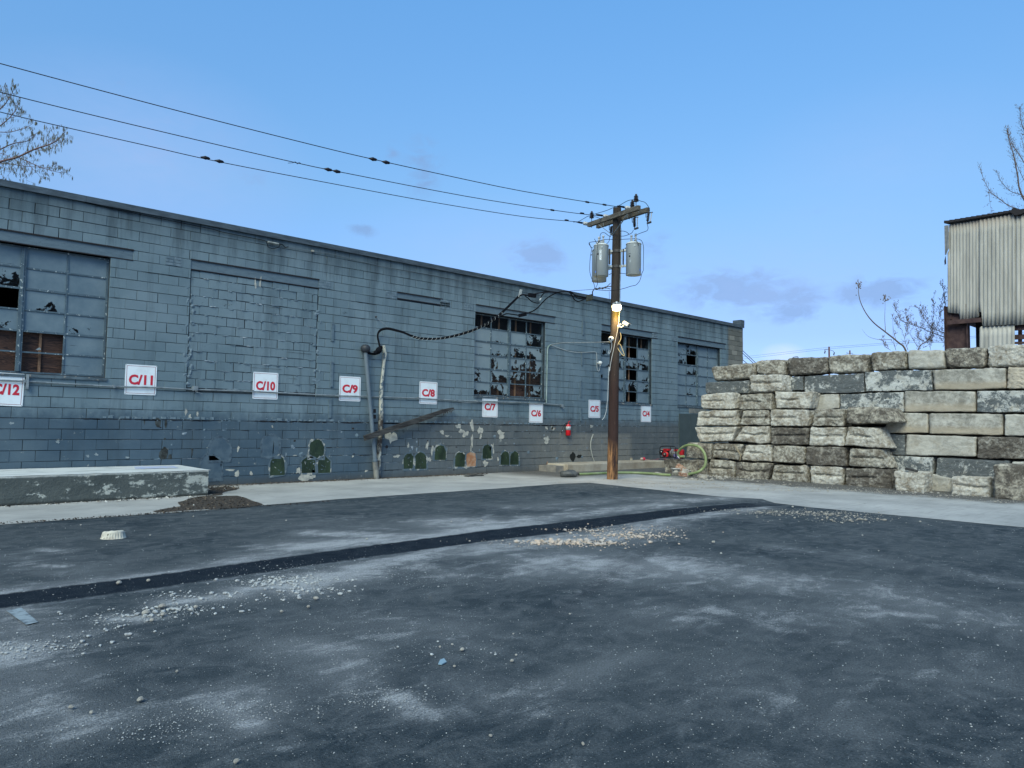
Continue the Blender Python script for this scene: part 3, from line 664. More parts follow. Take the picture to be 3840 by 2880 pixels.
for (zx, zy, ww, hh) in [(685,1005,.30,.30),(755,998,.24,.13)]:
    c = wp(*Z8(zx, zy), .004); n = 12
    mb.poly([(c.x+math.cos(i/n*6.283)*ww*rb.uniform(.35,.58), c.y, c.z+math.sin(i/n*6.283)*hh*rb.uniform(.35,.58)) for i in range(n)], (0,.012,0))
mb.build('wall_hole', mat('hole_black', (.012,.014,.012), .9), bld)
# grey-green boarded door at the far end with a bare cement patch above
p0 = wp(*Z7(1785,1385)); 
MB().box((p0.x, YW-.03, -.05), (p0.x+2.3, YW+.01, p0.z)).box((p0.x+.75, YW-.036, -.05), (p0.x+.77, YW-.03, p0.z)).build('boarded_door', worn('door_paint', (.045,.062,.062), (.06,.078,.078), 3,.3,.7,.6,.001), bld)
p1 = wp(*Z7(1890,1345)); MB().box((p1.x, YW-.01, p0.z+.03), (p1.x+1.2, YW+.01, p0.z+.22)).build('cement_patch', worn('cement', (.22,.21,.18), (.13,.14,.13), 6), bld)
# strap brackets on the wall
for f, a, b in [(Z7,(800,415),(790,570)),(Z7,(786,755),(783,885)),(Z7,(768,1045),(775,1215)),(Z7,(770,1330),(775,1465)),(Z3,(1790,1140),(1790,1325)),(Z3,(1783,1535),(1783,1659)),(Z4,(1782,15),(1780,278)),(Z4,(1770,402),(1758,600))]:
    if f is Z3 and a[1] == 1535: continue
    p = wp(*f(*a), .02); q = wp(*f(*b), .02); x = (p.x+q.x)/2
    MB().box((x-.035, YW-.028, q.z), (x+.035, YW-.002, p.z)).box((x-.035, YW-.04, p.z-.03), (x+.035, YW-.028, p.z)).build('strap_bracket', lint, bld)

# ================================================================ STONE BLOCKS
def stone_mat(name, base, dirt, amt, sc=5.0, tan=None, warm=(.30,.26,.19)):
    m = mat(name, base, .92); t = NT(m); v = t.coord(kind='Object')
    oi = t.n('ShaderNodeObjectInfo')
    vo = t.n('ShaderNodeVectorMath', operation='ADD'); t.t.links.new(v, vo.inputs[0])
    cx = t.n('ShaderNodeCombineXYZ'); t.set(cx.inputs[0], t.math('MULTIPLY', oi.outputs['Random'], 40.0)); t.set(cx.inputs[1], t.math('MULTIPLY', oi.outputs['Random'], 17.0)); t.t.links.new(cx.outputs[0], vo.inputs[1])
    v = vo.outputs[0]
    n1 = t.noise(sc*.5, 4, .6, v, .6); n2 = t.noise(sc*1.9, 9, .78, v, .5); n3 = t.noise(sc*11, 4, .7, v); n4 = t.noise(60, 3, .7, v)
    c = t.mix(t.ramp(n1, [(.3,0),(.7,1)]), base, tuple(x*.80 for x in base))
    c = t.mix(t.math('MULTIPLY', t.ramp(t.noise(sc*.7, 3, .6, v), [(.5,0),(.7,1)]), .55), c, warm)
    mm = t.math('ADD', t.math('MULTIPLY', n1, .42), t.math('MULTIPLY', n2, .58))
    k = .60-amt*.16
    sf = 1 if 'paint' in name else 2.6
    f = t.ramp(mm, [(k-.02*sf, 0), (k+.03*sf, 1)])
    mv = t.n('ShaderNodeMapping'); t.t.links.new(v, mv.inputs[0]); mv.inputs['Scale'].default_value = (1, 1.2, 5); mv.inputs['Rotation'].default_value = (.35, 0, 0)
    scr = t.ramp(t.noise(5, 6, .7, mv.outputs[0], 1.2), [(.60, 0), (.66, 1)])
    c = t.mix(t.math('MULTIPLY', f, .88), c, t.mix(n3, dirt, tuple(x*1.8 for x in dirt)))
    pit = t.ramp(n3, [(.60, 0), (.72, 1)]); c = t.mix(t.math('MULTIPLY', pit, .35), c, tuple(x*.35 for x in base))
    c = t.mix(t.math('MULTIPLY', scr, .40), c, tuple(min(.6, x*1.15) for x in base))
    if tan:
        g = t.n('ShaderNodeTexCoord'); s_ = t.n('ShaderNodeSeparateXYZ'); t.t.links.new(g.outputs['Generated'], s_.inputs[0])
        c = t.mix(t.math('MULTIPLY', t.math('MULTIPLY', t.math('SUBTRACT', t.math('ADD', .36, t.math('MULTIPLY', n2, .2)), s_.outputs['Z']), 5, True), .8), c, tan)
    t.col(c); t.bump(t.math('ADD', t.math('MULTIPLY', n3, .7), t.math('ADD', n2, t.math('MULTIPLY', n4, .3))), .022, 1)
    return m
SM = {'L': stone_mat('pale_stone', (.56,.545,.48), (.16,.135,.10), .58, 7), 'M': stone_mat('mottled_stone', (.48,.46,.39), (.075,.062,.046), .74, 7.5),
      'D': stone_mat('dark_stone', (.36,.34,.29), (.045,.038,.031), 1.0, 7), 'G': stone_mat('grey_scraped_stone', (.48,.465,.405), (.13,.125,.105), .66, 4, (.36,.31,.23)),
      'P': stone_mat('peeled_paint_stone', (.50,.51,.475), (.045,.055,.06), .66, 5.5), 'Q': stone_mat('dark_painted_stone', (.44,.45,.425), (.045,.053,.056), 1.0, 5.0),
      'S': stone_mat('smooth_grey_stone', (.49,.475,.415), (.21,.20,.17), .50), 'T': stone_mat('tan_stone', (.47,.42,.33), (.25,.21,.16), .3),
      'K': stone_mat('moss_black_stone', (.46,.43,.35), (.045,.038,.032), .85, 6.5)}
def quad_at(pts, X): return [xp(x, y, X) for x, y in pts]
def stone(quad, X, depth, m, label, groove=0, rnd_=.07, rough=.018, seed=0, bottom=None):
    """quad TL,TR,BR,BL in the plane x=X; body goes back by depth"""
    TL, TR, BR, BL = quad_at(quad, X)
    if bottom is not None: BR.z = min(BR.z, bottom); BL.z = min(BL.z, bottom)
    mb_v = {}; vs = []; fs = []; RK = .85 if 'top course' in label else .52; GY = .022 if X < XB-.2 else .009
    for p_, sy, sz in ((TL,1,-1),(TR,-1,-1),(BR,-1,1),(BL,1,1)): p_.y += -sy*GY; p_.z += sz*.009
    nu, nv, nw = 22, 18, 7
    wid = abs((TR-TL).y); hei = abs((TL-BL).z)
    def P3(u, v, w):                      # u,v,w in 0..1 (w: 0 front)
        ru, rv, rw = RK*rnd_/max(wid, .1), RK*rnd_/max(hei, .1), RK*rnd_/depth
        q = Vector(((u-.5)*2, (v-.5)*2, (w-.5)*2)); inn = Vector((max(-1+2*ru, min(1-2*ru, q.x)), max(-1+2*rv, min(1-2*rv, q.y)), max(-1+2*rw, min(1-2*rw, q.z))))
        d = Vector(((q.x-inn.x)/(2*ru), (q.y-inn.y)/(2*rv), (q.z-inn.z)/(2*rw)))
        if d.length > 1: d.normalize()
        q = Vector((inn.x+d.x*2*ru, inn.y+d.y*2*rv, inn.z+d.z*2*rw)); u, v, w = q.x/2+.5, q.y/2+.5, q.z/2+.5
        bl = BL.lerp(BR, u); tl = TL.lerp(TR, u); p = bl.lerp(tl, v); p = Vector((X+w*depth, p.y, p.z))
        if groove:
            f = max(0, 1-w*5); g = abs(v-.52+.010*math.sin(u*5+seed)); endf = min(1, u*7, (1-u)*7) if groove < 2 else min(1, u*5, max(0, (.72-u)*7))
            p.x += f*(.075*math.exp(-(g/.065)**2) - .012*math.exp(-((v-.30)/.2)**2))*endf
        n = noise.noise_vector(Vector((p.x*2.2+seed*7, p.y*2.2, p.z*2.2)))*rough*1.3 + noise.noise_vector(Vector((p.x*6, p.y*6+seed*3, p.z*6)))*rough*.7 + noise.noise_vector(Vector((p.x*17, p.y*17+seed*3, p.z*17)))*rough*.95
        return p+n
    def vid(i, j, k):
        key = (i, j, k)
        if key not in mb_v: mb_v[key] = len(vs); vs.append(P3(i/nu, j/nv, k/nw))
        return mb_v[key]
    for i in range(nu):
        for j in range(nv):
            fs.append((vid(i,j,0), vid(i+1,j,0), vid(i+1,j+1,0), vid(i,j+1,0))); fs.append((vid(i,j,nw), vid(i,j+1,nw), vid(i+1,j+1,nw), vid(i+1,j,nw)))
    for i in range(nu):
        for k in range(nw):
            fs.append((vid(i,0,k), vid(i,0,k+1), vid(i+1,0,k+1), vid(i+1,0,k))); fs.append((vid(i,nv,k), vid(i+1,nv,k), vid(i+1,nv,k+1), vid(i,nv,k+1)))
    for j in range(nv):
        for k in range(nw):
            fs.append((vid(0,j,k), vid(0,j+1,k), vid(0,j+1,k+1), vid(0,j,k+1))); fs.append((vid(nu,j,k), vid(nu,j,k+1), vid(nu,j+1,k+1), vid(nu,j+1,k)))
    mb = MB(); mb.add(vs, fs, 0, m in 'SG'); o = mb.build('stone_block', SM[m]); tag(o, label, 'stone block', 'concrete and stone blocks stacked into a wall'); return o
A, B_, Cc, D_ = ZA, ZB, ZC, ZD
T_ = lambda f, *p: [f(*q) for q in p]
blocks = [
 # top course, left to right
 (T_(A,(350,425),(940,378),(945,590),(380,622)), XB, .6, 'M', 'long mottled rounded block at the left end of the top course', 0, .11),
 (T_(A,(952,345),(1328,330),(1320,552),(950,526)), XB, .6, 'M', 'short squarish streaked block second from the left end of the top course', 0, .07),
 (T_(A,(1343,320),(1865,288),(1872,515),(1365,560)), XB, .6, 'D', 'dark brown rounded block third from left on the top course', 0, .10),
 ([(3105,1333),(3258,1325),(3250,1397),(3105,1400)], XB, .6, 'M', 'grey brown rounded block on the top course left of the sky gap', 0, .09),
 (T_(B_,(222,250),(685,226),(680,462),(240,487)), XB, .6, 'M', 'speckled block on the top course just right of the sky gap', 0, .08),
 (T_(B_,(690,215),(1165,205),(1195,458),(697,467)), XB, .6, 'S', 'smoother grey block on the top course below the leafless shrub', 0, .08),
 (T_(B_,(1172,190),(1715,170),(1718,444),(1200,450)), XB, .6, 'K', 'pale block with black moss on the top course beside the rusty steel post', 0, .09),
 (T_(B_,(1727,160),(2300,125),(2300,432),(1727,428)), XB, .6, 'L', 'pale rough block at the right end of the top course', 0, .09),
 # second course
 (T_(A,(290,632),(870,607),(860,790),(290,785)), XB, .6, 'Q', 'dark scratched block under the left end of the top course', 0, .04),
 (T_(A,(857,540),(1280,527),(1312,752),(872,768)), XF-.02, .6, 'L', 'pale broken block jutting out high on the second course', 1, .09),
 (T_(A,(1290,562),(1562,547),(1562,742),(1290,742)), XB, .6, 'Q', 'small dark stained block set back right of the pale jutting block', 0, .03),
 (T_(A,(1572,552),(2350,515),(2352,768),(1572,785)), XB, .6, 'Q', 'long dark block with white flaked patches on the second course', 0, .03),
 (T_(B_,(150,492),(1015,467),(1027,742),(155,757)), XB, .6, 'P', 'long pale block with small dark paint flakes on the second course', 0, .03),
 (T_(B_,(1025,465),(1980,447),(1975,722),(1047,737)), XB, .6, 'G', 'long grey horizontally scraped block on the second course', 0, .03),
 (T_(B_,(1990,430),(2500,410),(2500,715),(1985,725)), XB, .6, 'T', 'light tan block at the right edge of the second course', 0, .05),
 # third course
 (T_(A,(225,790),(645,757),(685,982),(235,986)), XF, .54, 'L', 'pale grooved block topping the leftmost front stack', 2, .09),
 (T_(A,(720,790),(1160,768),(1170,986),(725,990)), XF, .54, 'M', 'grooved block with a dark side topping the second front stack', 2, .07),
 (T_(A,(1190,758),(1680,745),(1640,976),(1200,970)), XF, .54, 'L', 'pale grooved block tapering down at the top of the third front stack', 2, .06),
 (T_(A,(1600,792),(2025,785),(2025,972),(1600,1030)), XB, .6, 'S', 'smooth plain grey block set back behind the third front stack', 0, .025),
 (T_(A,(2035,782),(2860,757),(2866,1020),(2035,1025)), XB, .6, 'P', 'long block with dark paint flakes over the large jutting boulder', 0, .03),
 (T_(B_,(655,747),(1580,745),(1587,1020),(660,1021)), XB, .6, 'G', 'long grey block with a tan lower half on the third course', 0, .035),
 (T_(B_,(1600,740),(2500,735),(2500,1032),(1600,1026)), XB, .6, 'P', 'block with big dark paint patches at the right edge of the third course', 0, .04),
 # fourth course
 (T_(A,(198,1005),(690,988),(700,1203),(165,1196)), XF, .54, 'L', 'deeply grooved double ridged block second in the leftmost front stack', 1, .08),
 (T_(A,(770,997),(1120,992),(1125,1193),(738,1192)), XF, .54, 'M', 'small grooved block with dark stains in the second front stack', 1, .06),
 (T_(A,(1130,987),(1635,985),(1635,1207),(1130,1206)), XF, .54, 'L', 'broad pale block with a carved groove second in the third front stack', 2, .05),
 (T_(A,(1700,978),(2092,975),(2086,1206),(1683,1202)), XF, .54, 'M', 'pale grooved block topping the fourth front stack', 1, .05),
 (T_(D_,(350,62),(850,85),(930,240),(350,250)), XF-.06, .66, 'K', 'large rounded boulder like block jutting above the fifth front stack', 0, .16),
 (T_(B_,(480,1027),(962,1031),(966,1300),(380,1292)), XB, .6, 'G', 'grey and tan block set back right of the jutting boulder', 0, .03),
 (T_(B_,(976,1032),(1930,1036),(1930,1327),(976,1307)), XB, .6, 'G', 'long grey block covered in pale scratches on the fourth course', 0, .05),
 (T_(B_,(1946,1041),(2500,1044),(2500,1332),(1946,1331)), XB, .6, 'S', 'grey block at the right edge of the fourth course', 0, .05),
 # fifth course
 (T_(A,(143,1212),(705,1206),(645,1402),(215,1412)), XF-.03, .6, 'L', 'wide keeled block third in the leftmost front stack, tapering downward', 1, .08),
 (T_(A,(780,1206),(1115,1202),(1126,1432),(640,1405)), XF, .54, 'L', 'block flaring out at the bottom left of the second front stack', 1, .07),
 (T_(A,(1126,1217),(1640,1216),(1622,1452),(1130,1442)), XF, .54, 'D', 'dark grey grooved block third in the third front stack', 1, .06),
 (T_(A,(1640,1212),(2112,1210),(2100,1468),(1633,1457)), XF, .54, 'L', 'pale double ridged block second in the fourth front stack', 1, .09),
 (T_(D_,(372,272),(705,285),(822,507),(343,477)), XF-.03, .6, 'L', 'pale trapezoid block with a sloping right end below the jutting boulder', 2, .05),
 (T_(D_,(740,352),(982,356),(976,570),(740,562)), XB, .6, 'Q', 'nearly black smooth block set back beside the pale trapezoid block', 0, .02),
 (T_(D_,(986,352),(1716,376),(1712,592),(975,576)), XB, .6, 'S', 'long clean pale green grey block on the fifth course', 0, .04),
 (T_(D_,(1726,377),(2500,388),(2500,622),(1726,597)), XB, .6, 'D', 'dark smeared block at the right edge of the fifth course', 0, .03),
 # sixth course
 (T_(Cc,(600,547),(936,562),(926,777),(588,747)), XF, .54, 'K', 'brown stained block behind the green hose loop', 0, .05),
 (T_(Cc,(946,557),(1332,572),(1292,782),(922,747)), XF, .54, 'M', 'double ridged pale block above the rubble right of the hose', 1, .08),
 (T_(Cc,(1372,577),(1690,581),(1716,806),(1308,786)), XF, .54, 'L', 'clean pale block wider at its base under the second front stack', 2, .06),
 (T_(Cc,(1710,592),(2140,601),(2130,827),(1720,806)), XF, .54, 'M', 'lichen mottled block under the dark grooved block', 0, .07),
 ([(3020,1674),(3171,1677),(3176,1750),(3020,1741)], XF, .54, 'D', 'almost black brown block in the fourth front stack', 0, .05),
 (T_(D_,(390,497),(748,512),(842,712),(383,692)), XF, .54, 'M', 'two step grooved block widening right in the fifth front stack', 1, .09),
 (T_(D_,(770,572),(1270,590),(1235,910),(800,905)), XB, .6, 'P', 'tall flaking block set back behind the broken corner stone', 0, .04),
 (T_(D_,(1300,592),(2070,626),(2062,860),(1290,850)), XB, .6, 'Q', 'long dark block low in the wall above the small pale stone', 0, .04),
 (T_(D_,(2082,632),(2500,632),(2500,880),(2082,880)), XB, .6, 'S', 'grey block low at the right edge behind the big stained stone', 0, .04),
 # bottom course
 (T_(Cc,(288,757),(872,778),(862,965),(315,915)), XF-.02, .62, 'K', 'long brown black stained block carrying the red pump', 0, .07),
 (T_(Cc,(902,768),(1232,790),(1218,1002),(868,952)), XF, .54, 'M', 'grooved block at the foot of the wall right of the hose loop', 1, .05),
 (T_(Cc,(1232,805),(1716,815),(1642,1038),(1230,1002)), XF, .54, 'K', 'dark grooved block at the foot of the third front stack', 1, .06),
 (T_(Cc,(1712,842),(2182,846),(2172,1082),(1682,1040)), XF, .54, 'M', 'brown tinged grooved block at the foot of the fourth front stack', 1, .08),
 ([(3036,1745),(3162,1752),(3160,1824),(3036,1815)], XF, .54, 'L', 'pale cracked block at the foot under the almost black block', 1, .04),
 (T_(D_,(347,701),(836,716),(846,928),(350,902)), XF-.02, .56, 'D', 'dark grey block with a white streak at the foot of the fifth front stack', 2, .07),
 (T_(D_,(856,732),(1200,752),(1196,975),(870,922)), XF-.45, .5, 'L', 'broken corner stone standing low in front of the wall', 0, .05),
 (T_(D_,(1240,762),(1445,812),(1445,968),(1240,942)), XB-.2, .4, 'S', 'small cracked grey stone between the two low front stones', 0, .03),
 (T_(D_,(1436,787),(1866,800),(1862,1022),(1450,962)), XF-.42, .5, 'L', 'pale rounded split stone lying low near the right edge', 1, .07),
 (T_(D_,(1878,662),(2480,672),(2480,1062),(1885,1027)), XF-.68, .62, 'K', 'big black and cream stained stone at the bottom right edge', 0, .12),
 # pieces seen in the slots between the front stacks
 (T_(A,(620,800),(860,790),(860,1010),(620,1010)), XB+.22, .5, 'D', 'grey block in the upper slot between the first two stacks', 0, .03),
 (T_(A,(620,1020),(860,1020),(860,1250),(620,1250)), XB+.22, .5, 'D', 'grey block in the lower slot between the first two stacks', 0, .03),
 (T_(A,(1500,1035),(1760,1030),(1760,1200),(1500,1200)), XB+.15, .5, 'D', 'dark block in the slot between the third and fourth stacks', 0, .03),
]
bottoms = {b for b in range(len(blocks)) if 'foot' in blocks[b][4] or 'low ' in blocks[b][4] and 'stone' in blocks[b][4]}
for i, bd in enumerate(blocks):
    quad, X, dep, m_, lab, gr, rn = bd
    lowest = any(s in lab for s in ('foot', 'carrying the red', 'corner stone', 'small cracked', 'split stone', 'bottom right edge', 'tall flaking', 'long dark block low', 'grey block low'))
    if lowest:                                # these rest on the ground
        q3 = quad_at(quad, X); 
        zb = min(q3[2].z, q3[3].z)
    stone(quad, X, dep, m_, lab, gr, rn, .014 if m_ in 'SPQG' else .022, i+1, -.03 if lowest else None)

mb = MB(); vs = []; fs = []; ny_ = 60  # added dark backing, unseen, keeps the sky out of the block gaps
for i in range(ny_+1):
    y = 12.0-i*.14; zt = 2.93+.03*noise.noise(Vector((y*.8, 1, 0)))
    vs += [(XB+.52, y, -.1), (XB+.52, y, zt), (XB+1.2, y, zt-.25), (XB+4.5, y, -.1)]
for i in range(ny_): fs += [(i*4+k, i*4+k+1, i*4+k+5, i*4+k+4) for k in range(3)]
fs += [(0,3,2,1), (ny_*4, ny_*4+1, ny_*4+2, ny_*4+3)]
struct(mb.add(vs, fs).build('gap_backing', worn('gap_backing_dark', (.05,.045,.038), (.10,.09,.075), 4)))

# ---- rubble at the foot of the blocks, gravel, litter
peb = stone_mat('rubble_stone', (.42,.40,.35), (.20,.18,.15), .4, 9)
peb2 = worn('tan_gravel', (.46,.36,.27), (.36,.34,.31), 12); peb3 = worn('white_gravel', (.40,.42,.41), (.27,.28,.28), 12)
rg = random.Random(11)
ICO = [Vector(v).normalized() for v in [(0,0,1),(.89,0,.45),(.28,.85,.45),(-.72,.53,.45),(-.72,-.53,.45),(.28,-.85,.45),(.72,.53,-.45),(-.28,.85,-.45),(-.89,0,-.45),(-.28,-.85,-.45),(.72,-.53,-.45),(0,0,-1)]]
IF = [(0,1,2),(0,2,3),(0,3,4),(0,4,5),(0,5,1),(1,6,2),(2,7,3),(3,8,4),(4,9,5),(5,10,1),(6,7,2),(7,8,3),(8,9,4),(9,10,5),(10,6,1),(11,7,6),(11,8,7),(11,9,8),(11,10,9),(11,6,10)]
def pebble(mb, p, r, m=0, flat=.6):
    a = rg.uniform(0, 6.28); ca, sa = math.cos(a), math.sin(a); sx_ = rg.uniform(.7, 1.35); vs = []
    for q in ICO:
        k = r*rg.uniform(.72, 1.12); x, y, z = q.x*k*sx_, q.y*k, q.z*k*flat
        vs.append((p[0]+x*ca-y*sa, p[1]+x*sa+y*ca, max(p[2]-.004, p[2]+z+r*flat*.55)))
    mb.add(vs, IF, m)
def scatter(mb, px, py, spread_x, spread_y, n, rmin, rmax, m=0, ang=0.0, z=.0):
    c = gp(px, py)
    for _ in range(n):
        u, v = rg.gauss(0, spread_x), rg.gauss(0, spread_y)
        pebble(mb, (c.x+u*math.cos(ang)-v*math.sin(ang), c.y+u*math.sin(ang)+v*math.cos(ang), z), rmin+(rmax-rmin)*rg.random()**7, m)
va = R(-42)                                    # direction across the view
mb = MB()
scatter(mb, 2148, 2037, .34, .10, 420, .008, .045, 1, va, .005); scatter(mb, 2120, 2042, .5, .16, 200, .006, .02, 1, va, .005)
scatter(mb, 2350, 2010, .34, .16, 420, .006, .030, 1, va, .005); scatter(mb, 2194, 1990, .25, .07, 120, .006, .03, 1, va, .005); scatter(mb, 2400, 1985, .4, .2, 160, .006, .02, 1, va, .005)
scatter(mb, 2940, 1922, .75, .22, 520, .006, .024, 0, va, .005); scatter(mb, 3060, 1930, .5, .2, 160, .008, .028, 0, va, .005); scatter(mb, 3170, 1950, .5, .2, 120, .008, .04, 0, va, .005)
for (x, y, n, r) in [(1013,2185,420,.022),(1150,2170,300,.016),(1180,2215,240,.022),(700,2235,160,.015),(690,2285,260,.020),(600,2300,90,.026),(463,2320,260,.015),(420,2368,50,.020),(260,2395,60,.02),(100,2430,200,.014),(60,2445,160,.014),
                     (840,2240,80,.024),(1060,2240,70,.022),(880,2670,240,.007),(1460,2620,200,.007),(540,2745,160,.006),(1700,2440,30,.014),(1640,2190,40,.014)]:
    scatter(mb, x, y, .20, .09, n, .003, r, 2, va, .003)
scatter(mb, 1250, 2150, .6, .35, 500, .003, .009, 2, va, .003); scatter(mb, 1350, 2420, .6, .5, 500, .002, .006, 2, va, .003)
for _ in range(5200):                          # grit everywhere on the yard
    px = rg.uniform(-50, 3890); py = rg.uniform(1880, 2870)**1.0
    g = gp(px, py)
    if g.x > 13.1 or g.y > 12: continue
    dep = g.length
    pebble(mb, (g.x, g.y, .003), rg.choice((1, 1, 1, 1, 1, 1.3, 1.9))*.00072*min(dep, 7)**.75*rg.uniform(.6, 1.3), 2)
stuff(mb.build('loose_gravel', [peb, peb2, peb3]), 'scattered pale gravel and grit over the dark yard', 'gravel')
mb = MB()
for (x, y, n, sx_, r) in [(2700,1790,330,.7,.055),(2620,1800,90,.3,.07),(2760,1800,160,.6,.05),(2860,1818,160,.8,.03),(2560,1800,160,.6,.03),(3000,1830,120,.9,.03),(3200,1842,120,.8,.035),(3380,1850,90,.6,.04),(3560,1862,90,.6,.03),(3720,1880,80,.5,.03),
                          (2500,1815,420,1.1,.018),(2700,1830,420,1.2,.016),(2350,1805,160,.6,.015),(2900,1840,260,1.2,.016)]:
    scatter(mb, x, y, sx_, .16, n, .008, r, 0, va if y > 1810 else R(-75), .008)
stuff(mb.build('stone_rubble', [peb]), 'crumbled pale stone rubble at the foot of the block wall', 'rubble')
# single stones one can pick out
loose = [(445,2193,.055),(556,2184,.045),(545,2309,.065),(608,2283,.06),(613,2313,.05),(570,2334,.04),(735,2285,.045),(1185,2252,.045),(1157,2283,.04),(1056,2300,.035),(525,2635,.04),(266,2662,.03),(342,2682,.025),
         (663,2526,.022),(885,2868,.035),(1696,2424,.022),(1733,2444,.035),(1650,2433,.025),(1704,2506,.022),(1919,2486,.028),(1936,2463,.02),(1839,2768,.02),(2186,2800,.024),(2137,2308,.02),(1925,2383,.018),
         (2675,2038,.05),(2973,1904,.055),(3295,2069,.022),(3234,2011,.03),(1376,2025,.03),(1693,1959,.032),(1805,1956,.045),(2704,2079,.03),(417,2012,.02),(563,2011,.03),(303,1973,.035),(1073,1955,.03),(725,1940,.03)]
stm = stone_mat('loose_stone', (.50,.48,.42), (.25,.23,.20), .3, 14)
for i, (x, y, r) in enumerate(loose):
    mb = MB(); p = gp(x, y); pebble(mb, (p.x, p.y, .008), r*.55, 0, .75)
    o = mb.build('loose_stone', stm); bmod = o.modifiers.new('round', 'BEVEL'); bmod.width = r*.18; bmod.segments = 1; bmod.limit_method = 'NONE'
    tag(o, 'small pale stone lying loose on the dark asphalt', 'stone', 'loose pale stones on the asphalt')
# plastic scrap, bluish, middle foreground
q = [gp(*zm(1280,2300,.57866)(x, y), .012) for x, y in ((628,325),(640,300),(665,290),(682,312),(662,322),(650,328))]
tag(MB().poly(q, (0,0,-.006)).build('plastic_scrap', mat('pale_blue_plastic', (.20,.30,.36), .6)), 'torn pale blue plastic scrap flat on the asphalt', 'scrap')
# leaf and bark litter
lit = MB(); 
def litter(p, s, m=0):
    a = rg.uniform(0, 6.28); dx, dy = math.cos(a)*s, math.sin(a)*s; wq = s*rg.uniform(.25, .6); z = rg.uniform(.012, .02)
    z *= .6; lit.add([(p.x-dx, p.y-dy, z), (p.x+dy*wq/s, p.y-dx*wq/s, z+rg.uniform(0,.02)), (p.x+dx, p.y+dy, z+rg.uniform(0,.015)), (p.x-dy*wq/s, p.y+dx*wq/s, z)], [(0,1,2,3)], m)
ZL1 = zm(0, 1700, 1280/2212.0)
def inpoly(x, y, poly):
    c = False; j = len(poly)-1
    for i in range(len(poly)):
        xi, yi = poly[i]; xj, yj = poly[j]
        if (yi > y) != (yj > y) and x < (xj-xi)*(y-yi)/(yj-yi)+xi: c = not c
        j = i
    return c
patch = [tuple(gp(*ZL1(*p))[:2]) for p in [(1340,225),(1480,215),(1560,225),(1330,285),(1560,278),(1590,300),(1660,320),(1700,335),(1400,365),(1050,385),(1000,375),(1170,345),(1160,320),(1240,295),(1340,270)]]
sheet('litter_patch', ragged(patch, .08, .11, 8), .0105, worn('damp_litter', (.030,.026,.022), (.075,.062,.048), 26, .35, .7, .95, .01))['kind'] = 'stuff'
bpy.data.objects['litter_patch']['label'] = 'brown damp leaf litter patch spreading off the platform corner'; bpy.data.objects['litter_patch']['category'] = 'litter'
pxs = [p[0] for p in patch]; pys = [p[1] for p in patch]
for _ in range(2600):
    x = rg.uniform(min(pxs), max(pxs)); y = rg.uniform(min(pys), max(pys))
    if inpoly(x, y, patch): litter(Vector((x, y, 0)), rg.uniform(.008, .028), rg.choice((0,0,0,1,1,2)) if rg.random() > .02 else 3)
for _ in range(2200):
    x = rg.uniform(5.2, 13.5); litter(Vector((x, YW-.03-abs(rg.gauss(0, .14+.16*math.exp(-((x-5.4)/.8)**2))), 0)), rg.uniform(.008, .028), rg.choice((0,0,1,2)))
for _ in range(500):
    x = rg.uniform(1.2, 6.5); litter(Vector((x, 11.82+rg.gauss(0, .05), 0)), rg.uniform(.006, .02), rg.choice((0,1,1)))
for _ in range(260):
    x = rg.uniform(1.2, 4.8); litter(Vector((x, 14.08-abs(rg.gauss(0, .1)), 0)), rg.uniform(.008, .03), rg.choice((3, 2, 3, 1)))
stuff(lit.build('leaf_litter', [mat('litter_brown', (.060,.045,.032)), mat('litter_dark', (.03,.027,.024)), mat('litter_tan', (.15,.12,.09)), mat('litter_pale', (.5,.5,.46))]), 'brown leaf litter and bits along the wall foot', 'litter')

# ---- loading platform
plat = empty('loading_platform', 'low cement platform with pale top and dark peeling front beside the warehouse', 'platform', at_=(1, 15, 0))
pm = mat('platform_side', (.07,.08,.08), .9); t = NT(pm); v = t.coord()
n1 = t.noise(1.3, 5, .6, v); n2 = t.noise(3.6, 9, .78, t.coord((.8,1,1.3)), .05); n3 = t.noise(30, 4, .7, v)
sx = t.n('ShaderNodeSeparateXYZ'); t.t.links.new(v, sx.inputs[0])
pk = t.math('ADD', n2, t.math('MULTIPLY', t.math('SUBTRACT', sx.outputs['X'], 3.4), .028))
c = t.mix(n1, (.040,.052,.052), (.11,.125,.12)); c = t.mix(t.ramp(pk, [(.545,0),(.58,1)]), c, (.40,.42,.38)); c = t.mix(t.math('MULTIPLY', t.math('SUBTRACT', t.math('ADD', sx.outputs['Z'], t.math('MULTIPLY', n2, .07)), .475), 30, True), c, (.40,.42,.40))  # pale band paints in the lit top edge of the front
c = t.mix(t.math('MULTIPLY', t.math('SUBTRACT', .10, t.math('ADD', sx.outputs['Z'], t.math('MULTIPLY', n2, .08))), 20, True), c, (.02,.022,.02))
t.col(c); t.bump(t.math('ADD', n3, n2), .02)
ptop = mat('platform_top', (.4,.42,.4), .85); t = NT(ptop); n1 = t.noise(2.4, 8, .7, t.coord((.5,1.6,1))); c = t.mix(t.ramp(n1, [(.36,0),(.48,1)]), (.22,.25,.25), (.52,.55,.54)); t.col(c); t.bump(n1, .006)
yF, xR, hp = 14.15, 5.04, .475
